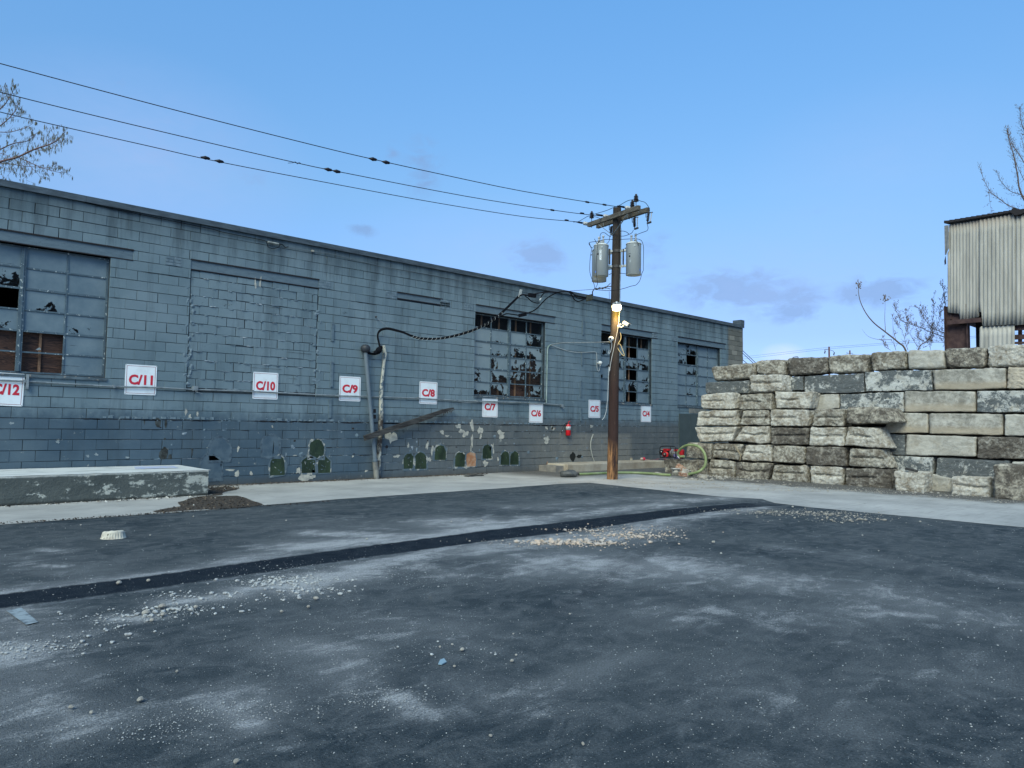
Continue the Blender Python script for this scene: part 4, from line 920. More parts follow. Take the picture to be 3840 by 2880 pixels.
def slab(name, x0, y0, x1, y1, z0, z1, m, par, seed=0):
    mb = MB(); nx_ = int((x1-x0)/.12); vs = []; rows_ = []
    prof = [(y0, z0), (y0, z0+(z1-z0)*.33), (y0, z0+(z1-z0)*.66), (y0, z1-.012), (y0+.012, z1)]
    for (py, pz) in prof:
        r_ = []
        for i in range(nx_+1):
            x = x0+(x1-x0)*i/nx_; q = noise.noise(Vector((x*3, pz*9, seed)))*.012 + noise.noise(Vector((x*11, pz*20, seed)))*.006
            x2 = x - (max(0, (i-(nx_-1)))*0); r_.append(len(vs)); vs.append((x, py+q, pz + (q*.6 if pz > z0 else 0)))
        rows_.append(r_)
    fs = [(rows_[j][i], rows_[j][i+1], rows_[j+1][i+1], rows_[j+1][i]) for j in range(len(prof)-1) for i in range(nx_)]
    mb.add(vs, fs, 0, False); return mb
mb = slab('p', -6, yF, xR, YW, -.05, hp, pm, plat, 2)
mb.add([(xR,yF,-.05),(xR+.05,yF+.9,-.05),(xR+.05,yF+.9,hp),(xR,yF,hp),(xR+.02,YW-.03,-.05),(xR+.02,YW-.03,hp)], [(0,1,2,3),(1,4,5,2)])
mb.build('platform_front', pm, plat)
mb = MB(); nx_ = 90
vs = [(-6+(xR+.05+6)*i/nx_, y_+(noise.noise(Vector((i*.7, 1, 1)))*.012 if k == 0 else 0), hp+.006+noise.noise(Vector((i*.4, k*2.1, 3)))*.004) for k, y_ in enumerate((yF+.006, yF+.5, yF+1.2, YW-.03)) for i in range(nx_+1)]
mb.add(vs, [(k*(nx_+1)+i, k*(nx_+1)+i+1, (k+1)*(nx_+1)+i+1, (k+1)*(nx_+1)+i) for k in range(3) for i in range(nx_)])
mb.build('platform_top', ptop, plat)
q = [wp(0,0)]  # flattened blue and white sheet stuck on top at the right end
pa = [(4.0,15.1),(4.75,15.0),(4.85,15.6),(4.15,15.75)]
tag(MB().poly([(x, y, hp+.014) for x, y in pa], (0,0,-.004)).build('flattened_wrapper', worn('faded_print', (.32,.40,.60), (.42,.45,.50), 6, .45,.55)), 'faded pale blue wrapper flat on the platform top', 'wrapper')

# ---- curb on the right
cur = mat('curb', (.42,.36,.28), .9); t = NT(cur); v = t.coord(); n1 = t.noise(1.8, 6, .65, v); n3 = t.noise(24, 4, .7, v)
sx = t.n('ShaderNodeSeparateXYZ'); t.t.links.new(v, sx.inputs[0])
c = t.mix(t.ramp(n1, [(.4,0),(.65,1)]), (.42,.38,.30), (.28,.235,.175)); c = t.mix(t.math('MULTIPLY', t.math('SUBTRACT', t.math('ADD', sx.outputs['X'], n1), 20.0), .9, True), c, (.10,.085,.065)); t.col(c); t.bump(n3, .012)
cb = MB().box((16.15,15.2,-.03),(21.2,16.09,.24)).build('cement_curb', cur); bm_ = cb.modifiers.new('b','BEVEL'); bm_.width = .03; bm_.segments = 3
tag(cb, 'low tan cement curb behind the utility pole at the wall foot', 'curb')
cb2 = MB().box((15.80,15.36,-.03),(16.14,16.09,.19)).build('cement_footing', worn('grey_footing', (.16,.155,.14), (.24,.22,.19), 5)); tag(cb2, 'short grey cement footing left of the tan curb', 'footing')

# ================================================================ SIGNS
white = worn('sign_white', (.72,.78,.80), (.56,.60,.60), 4, .5, .85, .35, 0)
red = mat('sign_red', (.52,.025,.045), .5); redb = mat('sign_border_red', (.25,.03,.05), .5); screw = mat('screw_grey', (.12,.12,.13), .4, .6)
def text_mesh(s, size, thick=.0015, bold=.0, m=None, name='lettering', parent=None, mw=None, width=None):
    cu = bpy.data.curves.new('txt', 'FONT'); cu.body = s; cu.size = size; cu.extrude = thick; cu.offset = bold; cu.align_x = 'CENTER'; cu.align_y = 'CENTER'; cu.resolution_u = 3
    o = bpy.data.objects.new('txt', cu); COL.objects.link(o); bpy.context.view_layer.update()
    dg = bpy.context.evaluated_depsgraph_get(); me = bpy.data.meshes.new_from_object(o.evaluated_get(dg)); bpy.data.objects.remove(o); bpy.data.curves.remove(cu)
    xs = [v.co.x for v in me.vertices]; ys = [v.co.y for v in me.vertices]; cx = (max(xs)+min(xs))/2; cy = (max(ys)+min(ys))/2
    kx = (width/(max(xs)-min(xs))) if width else 1
    for v in me.vertices: v.co.x = (v.co.x-cx)*kx; v.co.y -= cy
    me.transform(mw); me.name = name; me.materials.clear(); me.materials.append(m); return link(name, me, parent)
signs = [('C/12', Z2, ((-112,536),(260,560),(232,902),(-138,876)), 'C/12 sign, red on white, cut by the left picture edge', 0),
 ('C/11', Z2, ((1295,455),(1637,476),(1622,782),(1280,770)), 'C/11 sign, red on white, under the right end of the left window', 0),
 ('C/10', Z4, ((960,120),(1237,137),(1227,411),(948,403)), 'C/10 sign, red on white, below the bricked-up window', 0),
 ('C/9', Z4, ((1856,165),(2088,178),(2083,431),(1849,423)), 'C/9 sign, red on white, just left of the leaning pipe', 0),
 ('C/8', Z5, ((757,1187),(945,1200),(937,1429),(746,1421)), 'C/8 sign, red on white, above the broken diagonal timber', 0),
 ('C/7', Z5, ((1408,1343),(1570,1352),(1566,1565),(1402,1558)), 'C/7 sign, red on white, below the sill of the brown boarded window', 1),
 ('C/6', Z5, ((1895,1417),(2038,1425),(2034,1622),(1887,1615)), 'C/6 sign, red on white, left of the fire extinguisher', 1),
 ('C/5', Z7, ((846,1242),(973,1245),(973,1430),(847,1428)), 'C/5 sign, red on white, left of the utility pole', 1),
 ('C/4', Z7, ((1388,1296),(1502,1300),(1497,1475),(1391,1472)), 'C/4 sign, red on white, right of the utility pole', 1)]
for txt, f, q, lab, low in signs:
    p = [wp(*f(*c), .01) for c in q]; c = (p[0]+p[1]+p[2]+p[3])/4; ux = ((p[1]-p[0])+(p[2]-p[3]))/2; uz = ((p[0]-p[3])+(p[1]-p[2]))/2
    w_, h_ = ux.length, uz.length; rot = math.atan2(ux.z, ux.x) * .6
    w_ = min(w_, .60)
    mw = Matrix.Translation((c.x, YW-.012, c.z)) @ Matrix.Rotation(-rot, 4, 'Y') @ Matrix.Rotation(math.pi/2, 4, 'X')
    s = empty('parking_sign', lab, 'sign', 'numbered parking signs along the warehouse wall', (c.x, YW, c.z-h_/2))
    mb = MB(); r_ = .018; pts = []
    for (sx_, sz_, a0) in ((1,1,0),(-1,1,90),(-1,-1,180),(1,-1,270)):
        for k in range(4): a = R(a0+k*30); pts.append((sx_*(w_/2-r_)+r_*math.cos(a), sz_*(h_/2-r_)+r_*math.sin(a), 0))
    mb.poly(pts, (0,0,-.003)); o = mb.build('plate', white, s); o.data.transform(mw)
    mb = MB(); a, b, t_ = w_/2-.030, h_/2-.030, .0035
    for (x0,y0,x1,y1) in ((-a,b-t_,a,b+t_),(-a,-b-t_,a,-b+t_),(-a-t_,-b+t_,-a+t_,b-t_),(a-t_,-b+t_,a+t_,b-t_)): mb.box((x0,y0,.0005),(x1,y1,.0015))
    o = mb.build('border', redb, s); o.data.transform(mw)
    for sx_ in (-1, 1):
        for sz_ in (-1, 1):
            mb = MB(); mb.lathe((sx_*(w_/2-.016), sz_*(h_/2-.016), 0), [(.007,0),(.007,.003),(.004,.005)], 8); o = mb.build('screw', screw, s); o.data.transform(mw)
    text_mesh(txt, h_*.43, .0012, h_*.018, red, 'lettering', s, mw @ Matrix.Translation((0, h_*(-.0 if low else .0), .0022)), w_*(.76 if len(txt) == 4 else .72))

# ================================================================ CONDUITS AND WALL FITTINGS
galv = worn('galvanised', (.24,.275,.29), (.13,.16,.18), 8, .4, .65, .5, .001, .2); blk = mat('black_cable', (.006,.007,.010), .9); blk.node_tree.nodes['Principled BSDF'].inputs['Specular IOR Level'].default_value = .08; gpipe = worn('grey_pipe', (.095,.13,.16), (.13,.165,.19), 3, .4, .65, .6, .001, 0, (1,1,.4))
pts = [Z2(-300,610),Z2(0,625),Z2(250,635),Z2(700,662),Z2(1180,690),Z2(1640,700),Z2(2000,722)]+[Z4(400,308),Z4(960,326),Z4(1230,340),Z4(1850,371)]+[Z5(250,1347),Z5(740,1365),Z5(1100,1385),Z5(1350,1394),Z5(1750,1405),Z5(2060,1420)]+[Z7(410,1285),Z7(560,1297)]
tr_ = empty('wall_conduit', 'long thin galvanised conduit running along the wall across the signs', 'conduit', at_=(10, YW, 2))
MB().tube([wp(*p, .045) for p in pts], .017, 8).build('tube', galv, tr_)
for i, p in enumerate(pts[2:-1:2]):
    q = wp(*p, .03); MB().box((q.x-.02, YW-.068, q.z-.03),(q.x+.02, YW-.062, q.z+.03)).box((q.x-.02, YW-.064, q.z+.02),(q.x+.02, YW-.001, q.z+.03)).build('clip', galv, tr_)
MB().tube(catmull([wp(*Z5(*p), .07) for p in ((1105,1387),(1160,1400),(1250,1408),(1350,1403),(1450,1400),(1570,1408),(1660,1411),(1750,1408))], 5), .009, 6).build('loose_wire', galv, tr_)
for f, c in ((Z2, (2025,708)), (Z7, (570,1302)), (Z2, (283,640))):
    q = wp(*f(*c), .04); ww = .05 if f is not Z2 or c[0] > 500 else .02; hh = .045 if c[0] > 500 else .14
    MB().box((q.x-ww, YW-.075, q.z-hh), (q.x+ww, YW-.002, q.z+hh)).build('junction_box', galv, tr_)
for (zx, zy) in ((2025,725),(2040,730)):
    q = wp(*Z2(zx, zy), .07); MB().tube(catmull([q, q+Vector((.02,-.02,-.05)), q+Vector((.10,-.03,-.06)), q+Vector((.12,-.02,-.11))], 4), .004, 5).build('loose_wire', galv, tr_)
q = wp(*Z7(575,1310), .07); MB().tube(catmull([q, q+Vector((.03,-.02,-.08)), q+Vector((.06,-.03,-.01)), q+Vector((.09,-.02,-.07))], 4), .004, 5).build('loose_wire', galv, tr_)
# riser conduit with green tint that leaves the wall for the pole
D0 = (gp(2296,1798)-CO).dot(CF); DP = D0
PB = gp(2296,1798); PERP = Vector((CR.x, CR.y, 0)).normalized()
def pp(px, py, dd=0.0):                       # point in the vertical plane through the pole facing the viewer, shifted by dd away
    Q = PB + Vector((CF.x, CF.y, 0)).normalized()*dd; return vp(px, py, Q, Q+PERP)
rise = empty('riser_conduit', 'pale green conduit rising beside the brown boarded window and bending towards the pole', 'conduit', at_=(16.4, YW, 2))
q0 = [wp(*Z7(*p), .04) for p in ((412,1283),(418,1000),(424,720),(432,690),(455,672))]
MB().tube(q0, .02, 8).build('tube', worn('greenish_conduit', (.17,.24,.22), (.30,.36,.35), 4), rise)
w1 = q0[-1]; w2 = pp(*Z7(1066,642), -.0)
sp = [w1]+[vp(*Z7(*p), w1, w2) for p in ((580,652),(720,650),(860,648),(980,645),(1066,642))]
tag(MB().tube(catmull(sp, 5), .013, 7).build('aerial_cable', worn('aerial_jacket', (.30,.33,.33), (.2,.22,.23), 6)), 'pale cable strung from the riser conduit to the utility pole', 'cable')
camw = worn('camera_white', (.60,.62,.60), (.5,.52,.50), 8, .4, .7, .35, 0); lensb = mat('lens_black', (.01,.01,.012), .15)
wc = mat('white_cable', (.46,.48,.47), .5)
cab = [wp(*Z7(*p), .02) for p in ((455,674),(600,725),(700,748),(820,750),(915,745),(930,762),(936,830),(936,900),(945,940),(955,945),(964,920),(967,888))]
tag(MB().tube(catmull(cab, 4), .008, 6).build('camera_cable', wc), 'thin white cable running over the blocks to the wall camera', 'cable')
def camera_ball(c, look, r, lab, mount):
    s = empty('security_camera', lab, 'camera', 'small round white cameras', c-Vector((0,0,r*1.5)))
    look = look.normalized()
    MB().lathe(c-look*r, [(.2*r,0),(.72*r,.12*r),(.97*r,.5*r),(r,r),(.97*r,1.45*r),(.74*r,1.85*r),(.50*r,1.98*r)], 20, axis=look).build('housing', camw, s)
    MB().lathe(c+look*r*.93, [(.46*r,0),(.44*r,.10*r),(.2*r,.12*r)], 16, axis=look).build('lens', lensb, s)
    MB().lathe(c-Vector((0,0,r*1.5)), [(.2*r,0),(.28*r,.1*r),(.28*r,.45*r),(.2*r,.6*r)], 10).build('cable_gland', camw, s)
    MB().tube([c-look*r*.5, mount], r*.35, 8).build('mount', camw, s)
    return s
c = wp(*Z7(970,860), .14); camera_ball(c, Vector((.55,-.75,-.2)), .066, 'round white camera on the wall left of the window behind the pole', Vector((c.x, YW, c.z)))

# leaning service pipe
pt = wp(*Z5(195,880), .10); pb2 = wp(*Z6(312,1085), .16); pb2.z = 0
lp = empty('leaning_pipe', 'thick grey pipe leaning up the wall right of the C/9 sign', 'pipe', at_=pb2)
MB().tube([pb2, pb2.lerp(pt, .5), pt], .052, 14).build('pipe', gpipe, lp)
k = pb2.lerp(pt, .145); MB().tube([k-(pt-pb2).normalized()*.01, k+(pt-pb2).normalized()*.03], .066, 14).build('collar', gpipe, lp)
MB().tube([pb2, pb2.lerp(pt, .135)], .070, 14).build('pipe_foot', worn('grey_duct', (.12,.125,.12),(.2,.2,.18), 5), lp)
MB().lathe(pt-Vector((0,0,.03)), [(.055,0),(.10,.03),(.125,.09),(.12,.15),(.07,.20),(.02,.21)], 16).build('weatherhead', mat('weatherhead_black', (.03,.035,.042), .5), lp)
# peeling cream downpipe
pl = [wp(*c, .04) for c in (Z5(385,815), Z5(398,900), Z5(385,1010), Z5(372,1150), Z5(362,1250), Z5(358,1340), Z6(358,400), Z6(352,560), Z6(345,700), Z6(335,850), Z6(330,1040))]
pl[-1].z = 0
dpm = mat('peeling_downpipe', (.3,.3,.26), .8); t = NT(dpm); v = t.coord((1,1,.6)); sx = t.n('ShaderNodeSeparateXYZ'); t.t.links.new(v, sx.inputs[0]); n2 = t.noise(9, 7, .7, v); n3 = t.noise(4, 5, .7, v, 0)
c = t.mix(t.ramp(n2, [(.44,0),(.50,1)]), (.085,.12,.15), (.42,.42,.36))
c = t.mix(t.math('MULTIPLY', t.ramp(n3, [(.42,0),(.55,1)]), t.math('MULTIPLY', t.math('SUBTRACT', 1.05, sx.outputs['Z']), 6, True)), c, (.05,.04,.035)); t.col(c); t.bump(n2, .01)
tag(MB().tube(pl, [.035,.055,.04,.045,.05,.05,.065,.065,.06,.06,.06], 10).build('downpipe', dpm), 'broken downpipe peeling to cream and rust beside the leaning pipe', 'pipe')
# broken timber
a = wp(*Z6(185,672), .28); b = wp(*Z6(1105,362), .13); tim = MB(); d = (b-a); n = 14
tm = mat('old_timber', (.07,.06,.05), .9); t = NT(tm); rt = math.atan2(d.z, d.x); n1 = t.noise(9, 6, .7, t.coord((.25,1,2.2), (0, rt, 0))); c = t.mix(t.ramp(n1, [(.4,0),(.68,1)]), (.020,.019,.020), (.085,.085,.08)); t.col(c); t.bump(n1, .012)
vs = []; upv = Vector((-d.z, 0, d.x)).normalized()
for i in range(n+1):
    p = a+d*(i/n); h_ = .065*(1 if i < n-1 else (.75 if i == n-1 else .35)); q = noise.noise(Vector((i*.9,0,0)))*.006
    hl = h_ if i < n-3 else h_*.6
    vs += [p-upv*hl+Vector((0,-.04+q,0)), p+upv*h_+Vector((0,-.04,q)), p+upv*h_+Vector((0,.04,0)), p-upv*hl+Vector((0,.04,0))]
tim.add(vs, [(i*4+j, i*4+(j+1)%4, i*4+4+(j+1)%4, i*4+4+j) for i in range(n) for j in range(4)]+[(0,3,2,1), (n*4,n*4+1,n*4+2,n*4+3)])
for i in range(7):
    p = a+d*(1-.15*i/7) - upv*.03; tim.add([p+Vector((-.03,-.045,0)), p+Vector((.03,-.045,0)), p+Vector((rg.uniform(-.05,.02),-.05,-rg.uniform(.04,.10)))], [(0,1,2)])
tag(tim.build('broken_timber', tm), 'dark splintered timber slanting across the wall below the C/8 sign', 'timber')

# wires under the coping
fw = [Z1(0,243),Z1(500,345),Z1(1100,490),Z1(1750,625),Z1(2212,720)]+[Z3(650,195),Z3(1050,275),Z3(1110,295)]
fac = empty('eave_wire', 'thin black wire sagging below the coping', 'cable', at_=(5, YW, 5))
MB().tube(catmull([wp(*p, .03) for p in fw], 4), .008, 5).build('wire', blk, fac)
MB().tube(catmull([wp(*Z3(*p), .03) for p in ((1300,345),(1560,390),(1800,425),(2212,530))]+[wp(*Z5(*p), .03) for p in ((500,20),(900,90),(1300,170),(1700,255))], 4), .006, 5).build('wire', mat('grey_wire', (.11,.14,.17), .6), fac)
MB().tube(catmull([wp(*Z3(*p), .04) for p in ((1105,300),(1120,345),(1160,365),(1205,358),(1235,345),(1245,320))], 4), .007, 5).build('wire_loop', blk, fac)
MB().tube([wp(*Z3(1120,296), .05), wp(*Z3(1230,318), .05)], .022, 8).build('wire_splice', worn('pale_splice', (.34,.36,.33),(.2,.22,.22), 9), fac)
MB().tube(catmull([wp(*Z3(*p), .04) for p in ((1230,318),(1270,325),(1295,350),(1330,348))], 4), .010, 5).build('wire', blk, fac)
q = wp(*Z3(1583,390), .03); MB().box((q.x-.03,YW-.05,q.z-.02),(q.x+.03,YW-.001,q.z+.02)).build('cable_clamp', mat('clamp_tan', (.3,.29,.25), .7), fac)

# fire extinguisher
ZX = zm(2080, 1560, 120/1991.0)
c0 = wp(*ZX(842,1215), .09); c1 = wp(*ZX(842,540), .09); hx = c1.z-c0.z; rr = (wp(*ZX(950,1000), .09).x-wp(*ZX(735,1000), .09).x)/2
fx = empty('fire_extinguisher', 'small red fire extinguisher hanging on the wall right of the C/6 sign', 'fire extinguisher', at_=c0)
redp = mat('extinguisher_red', (.55,.012,.02), .3)
MB().lathe(c0, [(rr*.85,0),(rr,.012),(rr,hx*.86),(rr*.85,hx*.95),(rr*.35,hx*1.04),(rr*.3,hx*1.12)], 20).build('cylinder', redp, fx)
MB().lathe(c0+Vector((0,0,hx*.50)), [(rr*1.012,0),(rr*1.012,hx*.34)], 20).build('label', worn('extinguisher_label', (.5,.52,.5), (.16,.17,.22), 30, .45,.6), fx)
MB().box((c0.x-rr*.5, c0.y-.02, c0.z+hx*1.10),(c0.x+rr*.4, c0.y+.02, c0.z+hx*1.2)).build('valve', screw, fx)
MB().beam(c0+Vector((-rr*.2,0,hx*1.2)), c0+Vector((rr*.9,0,hx*1.33)), .022, .012).build('lever', redp, fx); MB().beam(c0+Vector((-rr*.1,0,hx*1.13)), c0+Vector((rr*.9,0,hx*1.14)), .022, .010).build('handle', lensb, fx)
MB().lathe(c0+Vector((-rr*.55,-.02,hx*.98)), [(.013,0),(.013,.012),(.008,.015)], 12, axis=Vector((0,-1,0))).build('gauge', camw, fx)
hp_ = [wp(*ZX(*p), .10) for p in ((760,455),(680,480),(590,560),(520,680),(470,820),(455,900),(440,950))]
MB().tube(catmull(hp_, 4), .011, 8).build('hose', lensb, fx); MB().tube([wp(*ZX(458,905), .10), wp(*ZX(430,1050), .10)], [.014,.010], 8).build('nozzle', lensb, fx)
MB().tube([wp(*ZX(462,895), .10), wp(*ZX(455,950), .10)], .0155, 8).build('nozzle_band', camw, fx)
MB().box((c0.x-rr*.3, c0.y+rr*.8, c0.z+hx*.7),(c0.x+rr*.3, YW, c0.z+hx*1.15)).build('wall_hook', screw, fx)
# pale hose stub hanging by the wall right of it
tag(MB().tube(catmull([wp(*Z8(*p), .12) for p in ((898,770),(885,800),(873,850),(873,920),(890,1000),(905,1040),(920,1078))], 5), .012, 7).build('thin_tube', mat('pale_tube', (.42,.42,.36), .5)), 'thin pale tube standing against the wall left of the pole', 'tube')
# small things on the curb
q = wp(*Z8(1293,1078), .35); q.z = .24
cn = empty('tin_can', 'small pale can standing on the tan curb', 'can', at_=q); MB().lathe(q, [(.045,0),(.048,.005),(.045,.02),(.045,.10),(.048,.105)], 14).build('can_body', worn('can_paper', (.40,.38,.30),(.22,.2,.16), 20), cn); MB().lathe(q+Vector((0,0,.105)), [(.046,0),(.046,.006)], 14).build('can_lid', screw, cn)
q = wp(*Z8(1430,1075), .4); q.z = .245
st_ = empty('ratchet_strap', 'red strap with a bright coupling lying on the tan curb', 'strap', at_=q)
rs = mat('strap_red', (.50,.02,.06), .6)
MB().add([(q.x-.02+i*.17+ (0 if k else 0), YW-.40+(k*.05)+math.sin(i*1.1)*.03, .252+abs(math.sin(i*.9))*.025) for i in range(9) for k in (0,1)], [(i*2, i*2+1, i*2+3, i*2+2) for i in range(8)]).build('webbing', rs, st_)
MB().lathe(q+Vector((-.12,0,.05)), [(.03,0),(.05,.02),(.05,.10),(.04,.12)], 12, axis=Vector((1,0,0))).build('coupling', mat('bright_red', (.62,.03,.07), .4), st_); MB().lathe(q+Vector((-.20,0,.05)), [(.02,0),(.045,.01),(.045,.08)], 12, axis=Vector((1,0,0))).build('coupling_end', worn('coupling_tan', (.45,.33,.25),(.5,.45,.4),20), st_)
# black bag on the ground
q = gp(*Z8(645,1215)); bm2 = bmesh.new(); bmesh.ops.create_icosphere(bm2, subdivisions=3, radius=1)
for v_ in bm2.verts:
    n_ = noise.noise(v_.co*1.7)*.25+noise.noise(v_.co*4)*.1; v_.co = Vector((q.x+v_.co.x*.27*(1+n_), q.y+v_.co.y*.22*(1+n_), max(.008, .09+v_.co.z*.12*(1+n_))))
for f_ in bm2.faces: f_.smooth = True
me = bpy.data.meshes.new('black_bag'); bm2.to_mesh(me); bm2.free(); me.materials.append(worn('bag_grey', (.06,.065,.065),(.10,.105,.10), 6, .4,.6,.45)); tag(link('black_bag', me), 'crumpled dark grey bag on the concrete left of the pole base', 'bag')
q = gp(*Z6(1320,1070)); mb = MB(); mb.box((q.x-.28,q.y-.07,.006),(q.x+.30,q.y+.07,.035)); mb.add([(q.x-.30,q.y-.09,.03),(q.x+.34,q.y-.08,.05),(q.x+.30,q.y+.08,.055),(q.x-.32,q.y+.08,.06)],[(0,1,2,3)]); mb.add([(q.x-.2,q.y-.02,.06),(q.x+.1,q.y-.03,.075),(q.x+.1,q.y+.05,.09)],[(0,1,2)])
tag(mb.build('scrap_board', worn('scrap_dark', (.05,.05,.048),(.11,.11,.10), 9)), 'flattened dark scrap board on the concrete near the wall', 'scrap')

# ================================================================ UTILITY POLE
TOP = pp(2314, 781); 
pole = empty('utility_pole', 'brown wooden utility pole with two crossarms between warehouse and stone blocks', 'utility pole', at_=PB)
wood = mat('pole_wood', (.08,.05,.035), .85); t = NT(wood); v = t.coord((1,1,.10)); n1 = t.noise(14, 6, .7, v); n2 = t.noise(2.0, 4, .6, t.coord((1,1,.5))); n3 = t.noise(40, 4, .7, t.coord((1,1,.06)))
sx = t.n('ShaderNodeSeparateXYZ'); t.t.links.new(t.coord(), sx.inputs[0])
lowm = t.math('MULTIPLY', t.math('SUBTRACT', 3.9, t.math('ADD', sx.outputs['Z'], n2)), 1.2, True)
base = t.mix(lowm, t.mix(n1, (.020,.016,.013), (.058,.048,.040)), t.mix(n1, (.018,.010,.009), (.052,.026,.021)))
bare = t.math('MULTIPLY', t.math('SUBTRACT', 1.35, t.math('ADD', sx.outputs['Z'], t.math('MULTIPLY', n2, .5))), 2, True)
base = t.mix(t.math('MULTIPLY', bare, t.ramp(n1, [(.38,0),(.62,1)])), base, (.42,.21,.085))  # orange lamp glow on the pole foot, painted into the wood
base = t.mix(t.math('MULTIPLY', t.ramp(n1, [(.66,0),(.71,1)]), .6), base, (.24,.19,.15)); base = t.mix(t.math('MULTIPLY', t.ramp(n3, [(.62,0),(.70,1)]), .85), base, (.012,.010,.009))
t.col(base); t.bump(t.math('ADD', n1, n3), .02)
def axisp(z): k = z/TOP.z; return PB.lerp(TOP, k)
MB().tube([axisp(z) + Vector((math.sin(z*2)*.004, 0, 0)) for z in (-.3,.0,.5,1,1.8,2.6,3.4,4.2,5,5.8,6.6,TOP.z)], [.150,.147,.144,.141,.137,.133,.130,.126,.122,.118,.114,.110], 28).build('pole_shaft', wood, pole)
AD = Vector((math.cos(R(77.3)), math.sin(R(77.3)), 0)); AN = Vector((-AD.y, AD.x, 0))
if AN.dot(CO-PB) < 0: AN = -AN
PT = axisp(6.9); 
P1 = Vector((PT.x, PT.y, 0))+AN*.16; P2 = Vector((PT.x, PT.y, 0))-AN*.16
def on1(zx, zy, off=0.0): return vp(*ZE(zx, zy), P1+AN*off, P1+AN*off+AD)
def on2(zx, zy, off=0.0): return vp(*ZE(zx, zy), P2+AN*off, P2+AN*off+AD)
armm = worn('weathered_arm', (.075,.066,.052), (.14,.13,.105), 12, .4,.65,.9,.006,0,(1,.3,1),(.03,.03,.026),30,.62)
a1, a2 = on1(318,795), on1(1366,435); b1, b2 = on2(500,825), on2(1556,478)
def arm(p, q, parent):
    MB().beam(p, q, .095, .118).build('crossarm', armm, parent)
    return COL.objects[-1]
MB().beam(a1, a2, .095, .118).build('crossarm', armm, pole)
MB().beam(b1, b2, .095, .118).build('crossarm', armm, pole)
for (p, q) in (((530,790),(800,995)), ((1125,570),(820,1000))): MB().beam(on1(*p, .055), on1(q[0], q[1], -.02), .035, .008).build('crossarm_brace', galv, pole)
for zx, zy in ((650,770),(1145,610),(1385,510)):
    c = on2(zx, zy); MB().beam(c-Vector((0,0,.075)), c+Vector((0,0,.075)), .012, .115).build('arm_band', galv, pole)
dki = mat('dark_porcelain', (.022,.018,.020), .3); whi = mat('pale_porcelain', (.42,.44,.44), .3); steel = worn('dark_steel', (.03,.03,.032), (.07,.065,.06), 12, .4,.6,.6)
def pin_ins(foot, hgt=.30):
    mb = MB(); mb.tube([foot-Vector((0,0,.16)), foot+Vector((0,0,.12))], .010, 6, 1)
    pr = [(.02,.10)]
    for k in range(4): z = .12+k*.042; pr += [(.025,z),(.070-.004*k,z+.004),(.066-.004*k,z+.016),(.028,z+.024)]
    pr += [(.030,.30),(.022,.315)]; mb.lathe(foot, pr, 16, 0); mb.build('pin_insulator', [dki, steel], pole)
pin_ins(on1(380,735)); pin_ins(on1(1300,400)); pin_ins(on1(1040,480,.0)-AN*.30)
# wires: the three lines run off level to the left, square to the arms
WD = -AN if (-AN).dot(-CR) > AN.dot(-CR) else AN
WD = Vector((-math.cos(R(-12.7)), math.sin(R(12.7)), 0))
lines = [([(0,238),(486,368),(868,467),(1232,558),(1390,595),(1634,649),(1960,717),(2307,774)], (1075,430), 'uppermost of the three black power lines'),
         ([(0,346),(336,429),(735,524),(1100,608),(1281,646),(1742,735),(2068,787),(2231,808)], (625,605), 'middle one of the three black power lines'),
         ([(0,420),(182,463),(555,547),(827,608),(1280,695),(1634,760),(1960,812),(2166,832)], (205,757), 'lowest of the three black power lines')]
knots = [[(1400,597,1),(1449,609,1),(2203,758,0),(2268,768,0)], [(1232,636,1),(1264,643,1),(1108,610,2),(2072,788,0),(2184,800,0)], [(772,592,1),(824,605,1),(2126,826,0),(2200,838,0)]]
linem = mat('line_black', (.006,.006,.012), .5)
for (pl_, (ex, ey), lab), kn in zip(lines, knots):
    E0 = on1(ex, ey); pts = [vp(x, y, E0, E0+WD) for x, y in pl_]+[E0]
    d0 = pts[0]-pts[1]; d0.normalize(); pre = [pts[0]+d0*k+Vector((0,0,.006*k*k*.3)) for k in (14,7,3)]
    ln_ = empty('power_line', lab+' running left from the crossarm', 'power line', 'power lines from the pole to the left', pts[0])
    MB().tube(catmull(pre+pts, 4), .0085, 6).build('wire', linem, ln_)
    for (x, y, ty) in kn:
        c = vp(x, y, E0, E0+WD)
        if ty == 1: MB().lathe(c-WD*.09, [(.008,0),(.03,.03),(.036,.07),(.045,.10),(.03,.14),(.009,.20)], 8, axis=WD).build('tape_lump', linem, ln_)
        elif ty == 0: MB().lathe(c-WD*.06, [(.010,0),(.024,.02),(.026,.10),(.010,.14)], 8, axis=WD).build('clamp', linem, ln_)
        else: MB().tube(catmull([c-WD*.12, c-WD*.08+Vector((0,0,.02)), c-WD*.04-Vector((0,0,.02)), c+Vector((0,0,.02)), c+WD*.05-Vector((0,0,.01)), c+WD*.16-Vector((0,0,.04))], 4), .006, 5).build('tie_wire', linem, ln_)
    # strain insulator: pale porcelain skirts between line and arm
    mb = MB(); pr = [(.012,-.01)]
    for k in range(4): z = .0+k*.034; pr += [(.022,z),(.052,z+.006),(.052,z+.020),(.022,z+.028)]
    mb.lathe(E0-WD*.02-WD*.125, pr+[(.012,.15)], 14, axis=WD); mb.build('strain_insulator', whi, ln_)
    MB().tube([E0-WD*.30, E0-WD*.12], .012, 6).build('eye_bolt', steel, ln_)
    MB().lathe(E0+WD*.02, [(.016,0),(.030,.03),(.026,.14),(.012,.24)], 8, axis=WD).build('dead_end_clamp', linem, ln_)

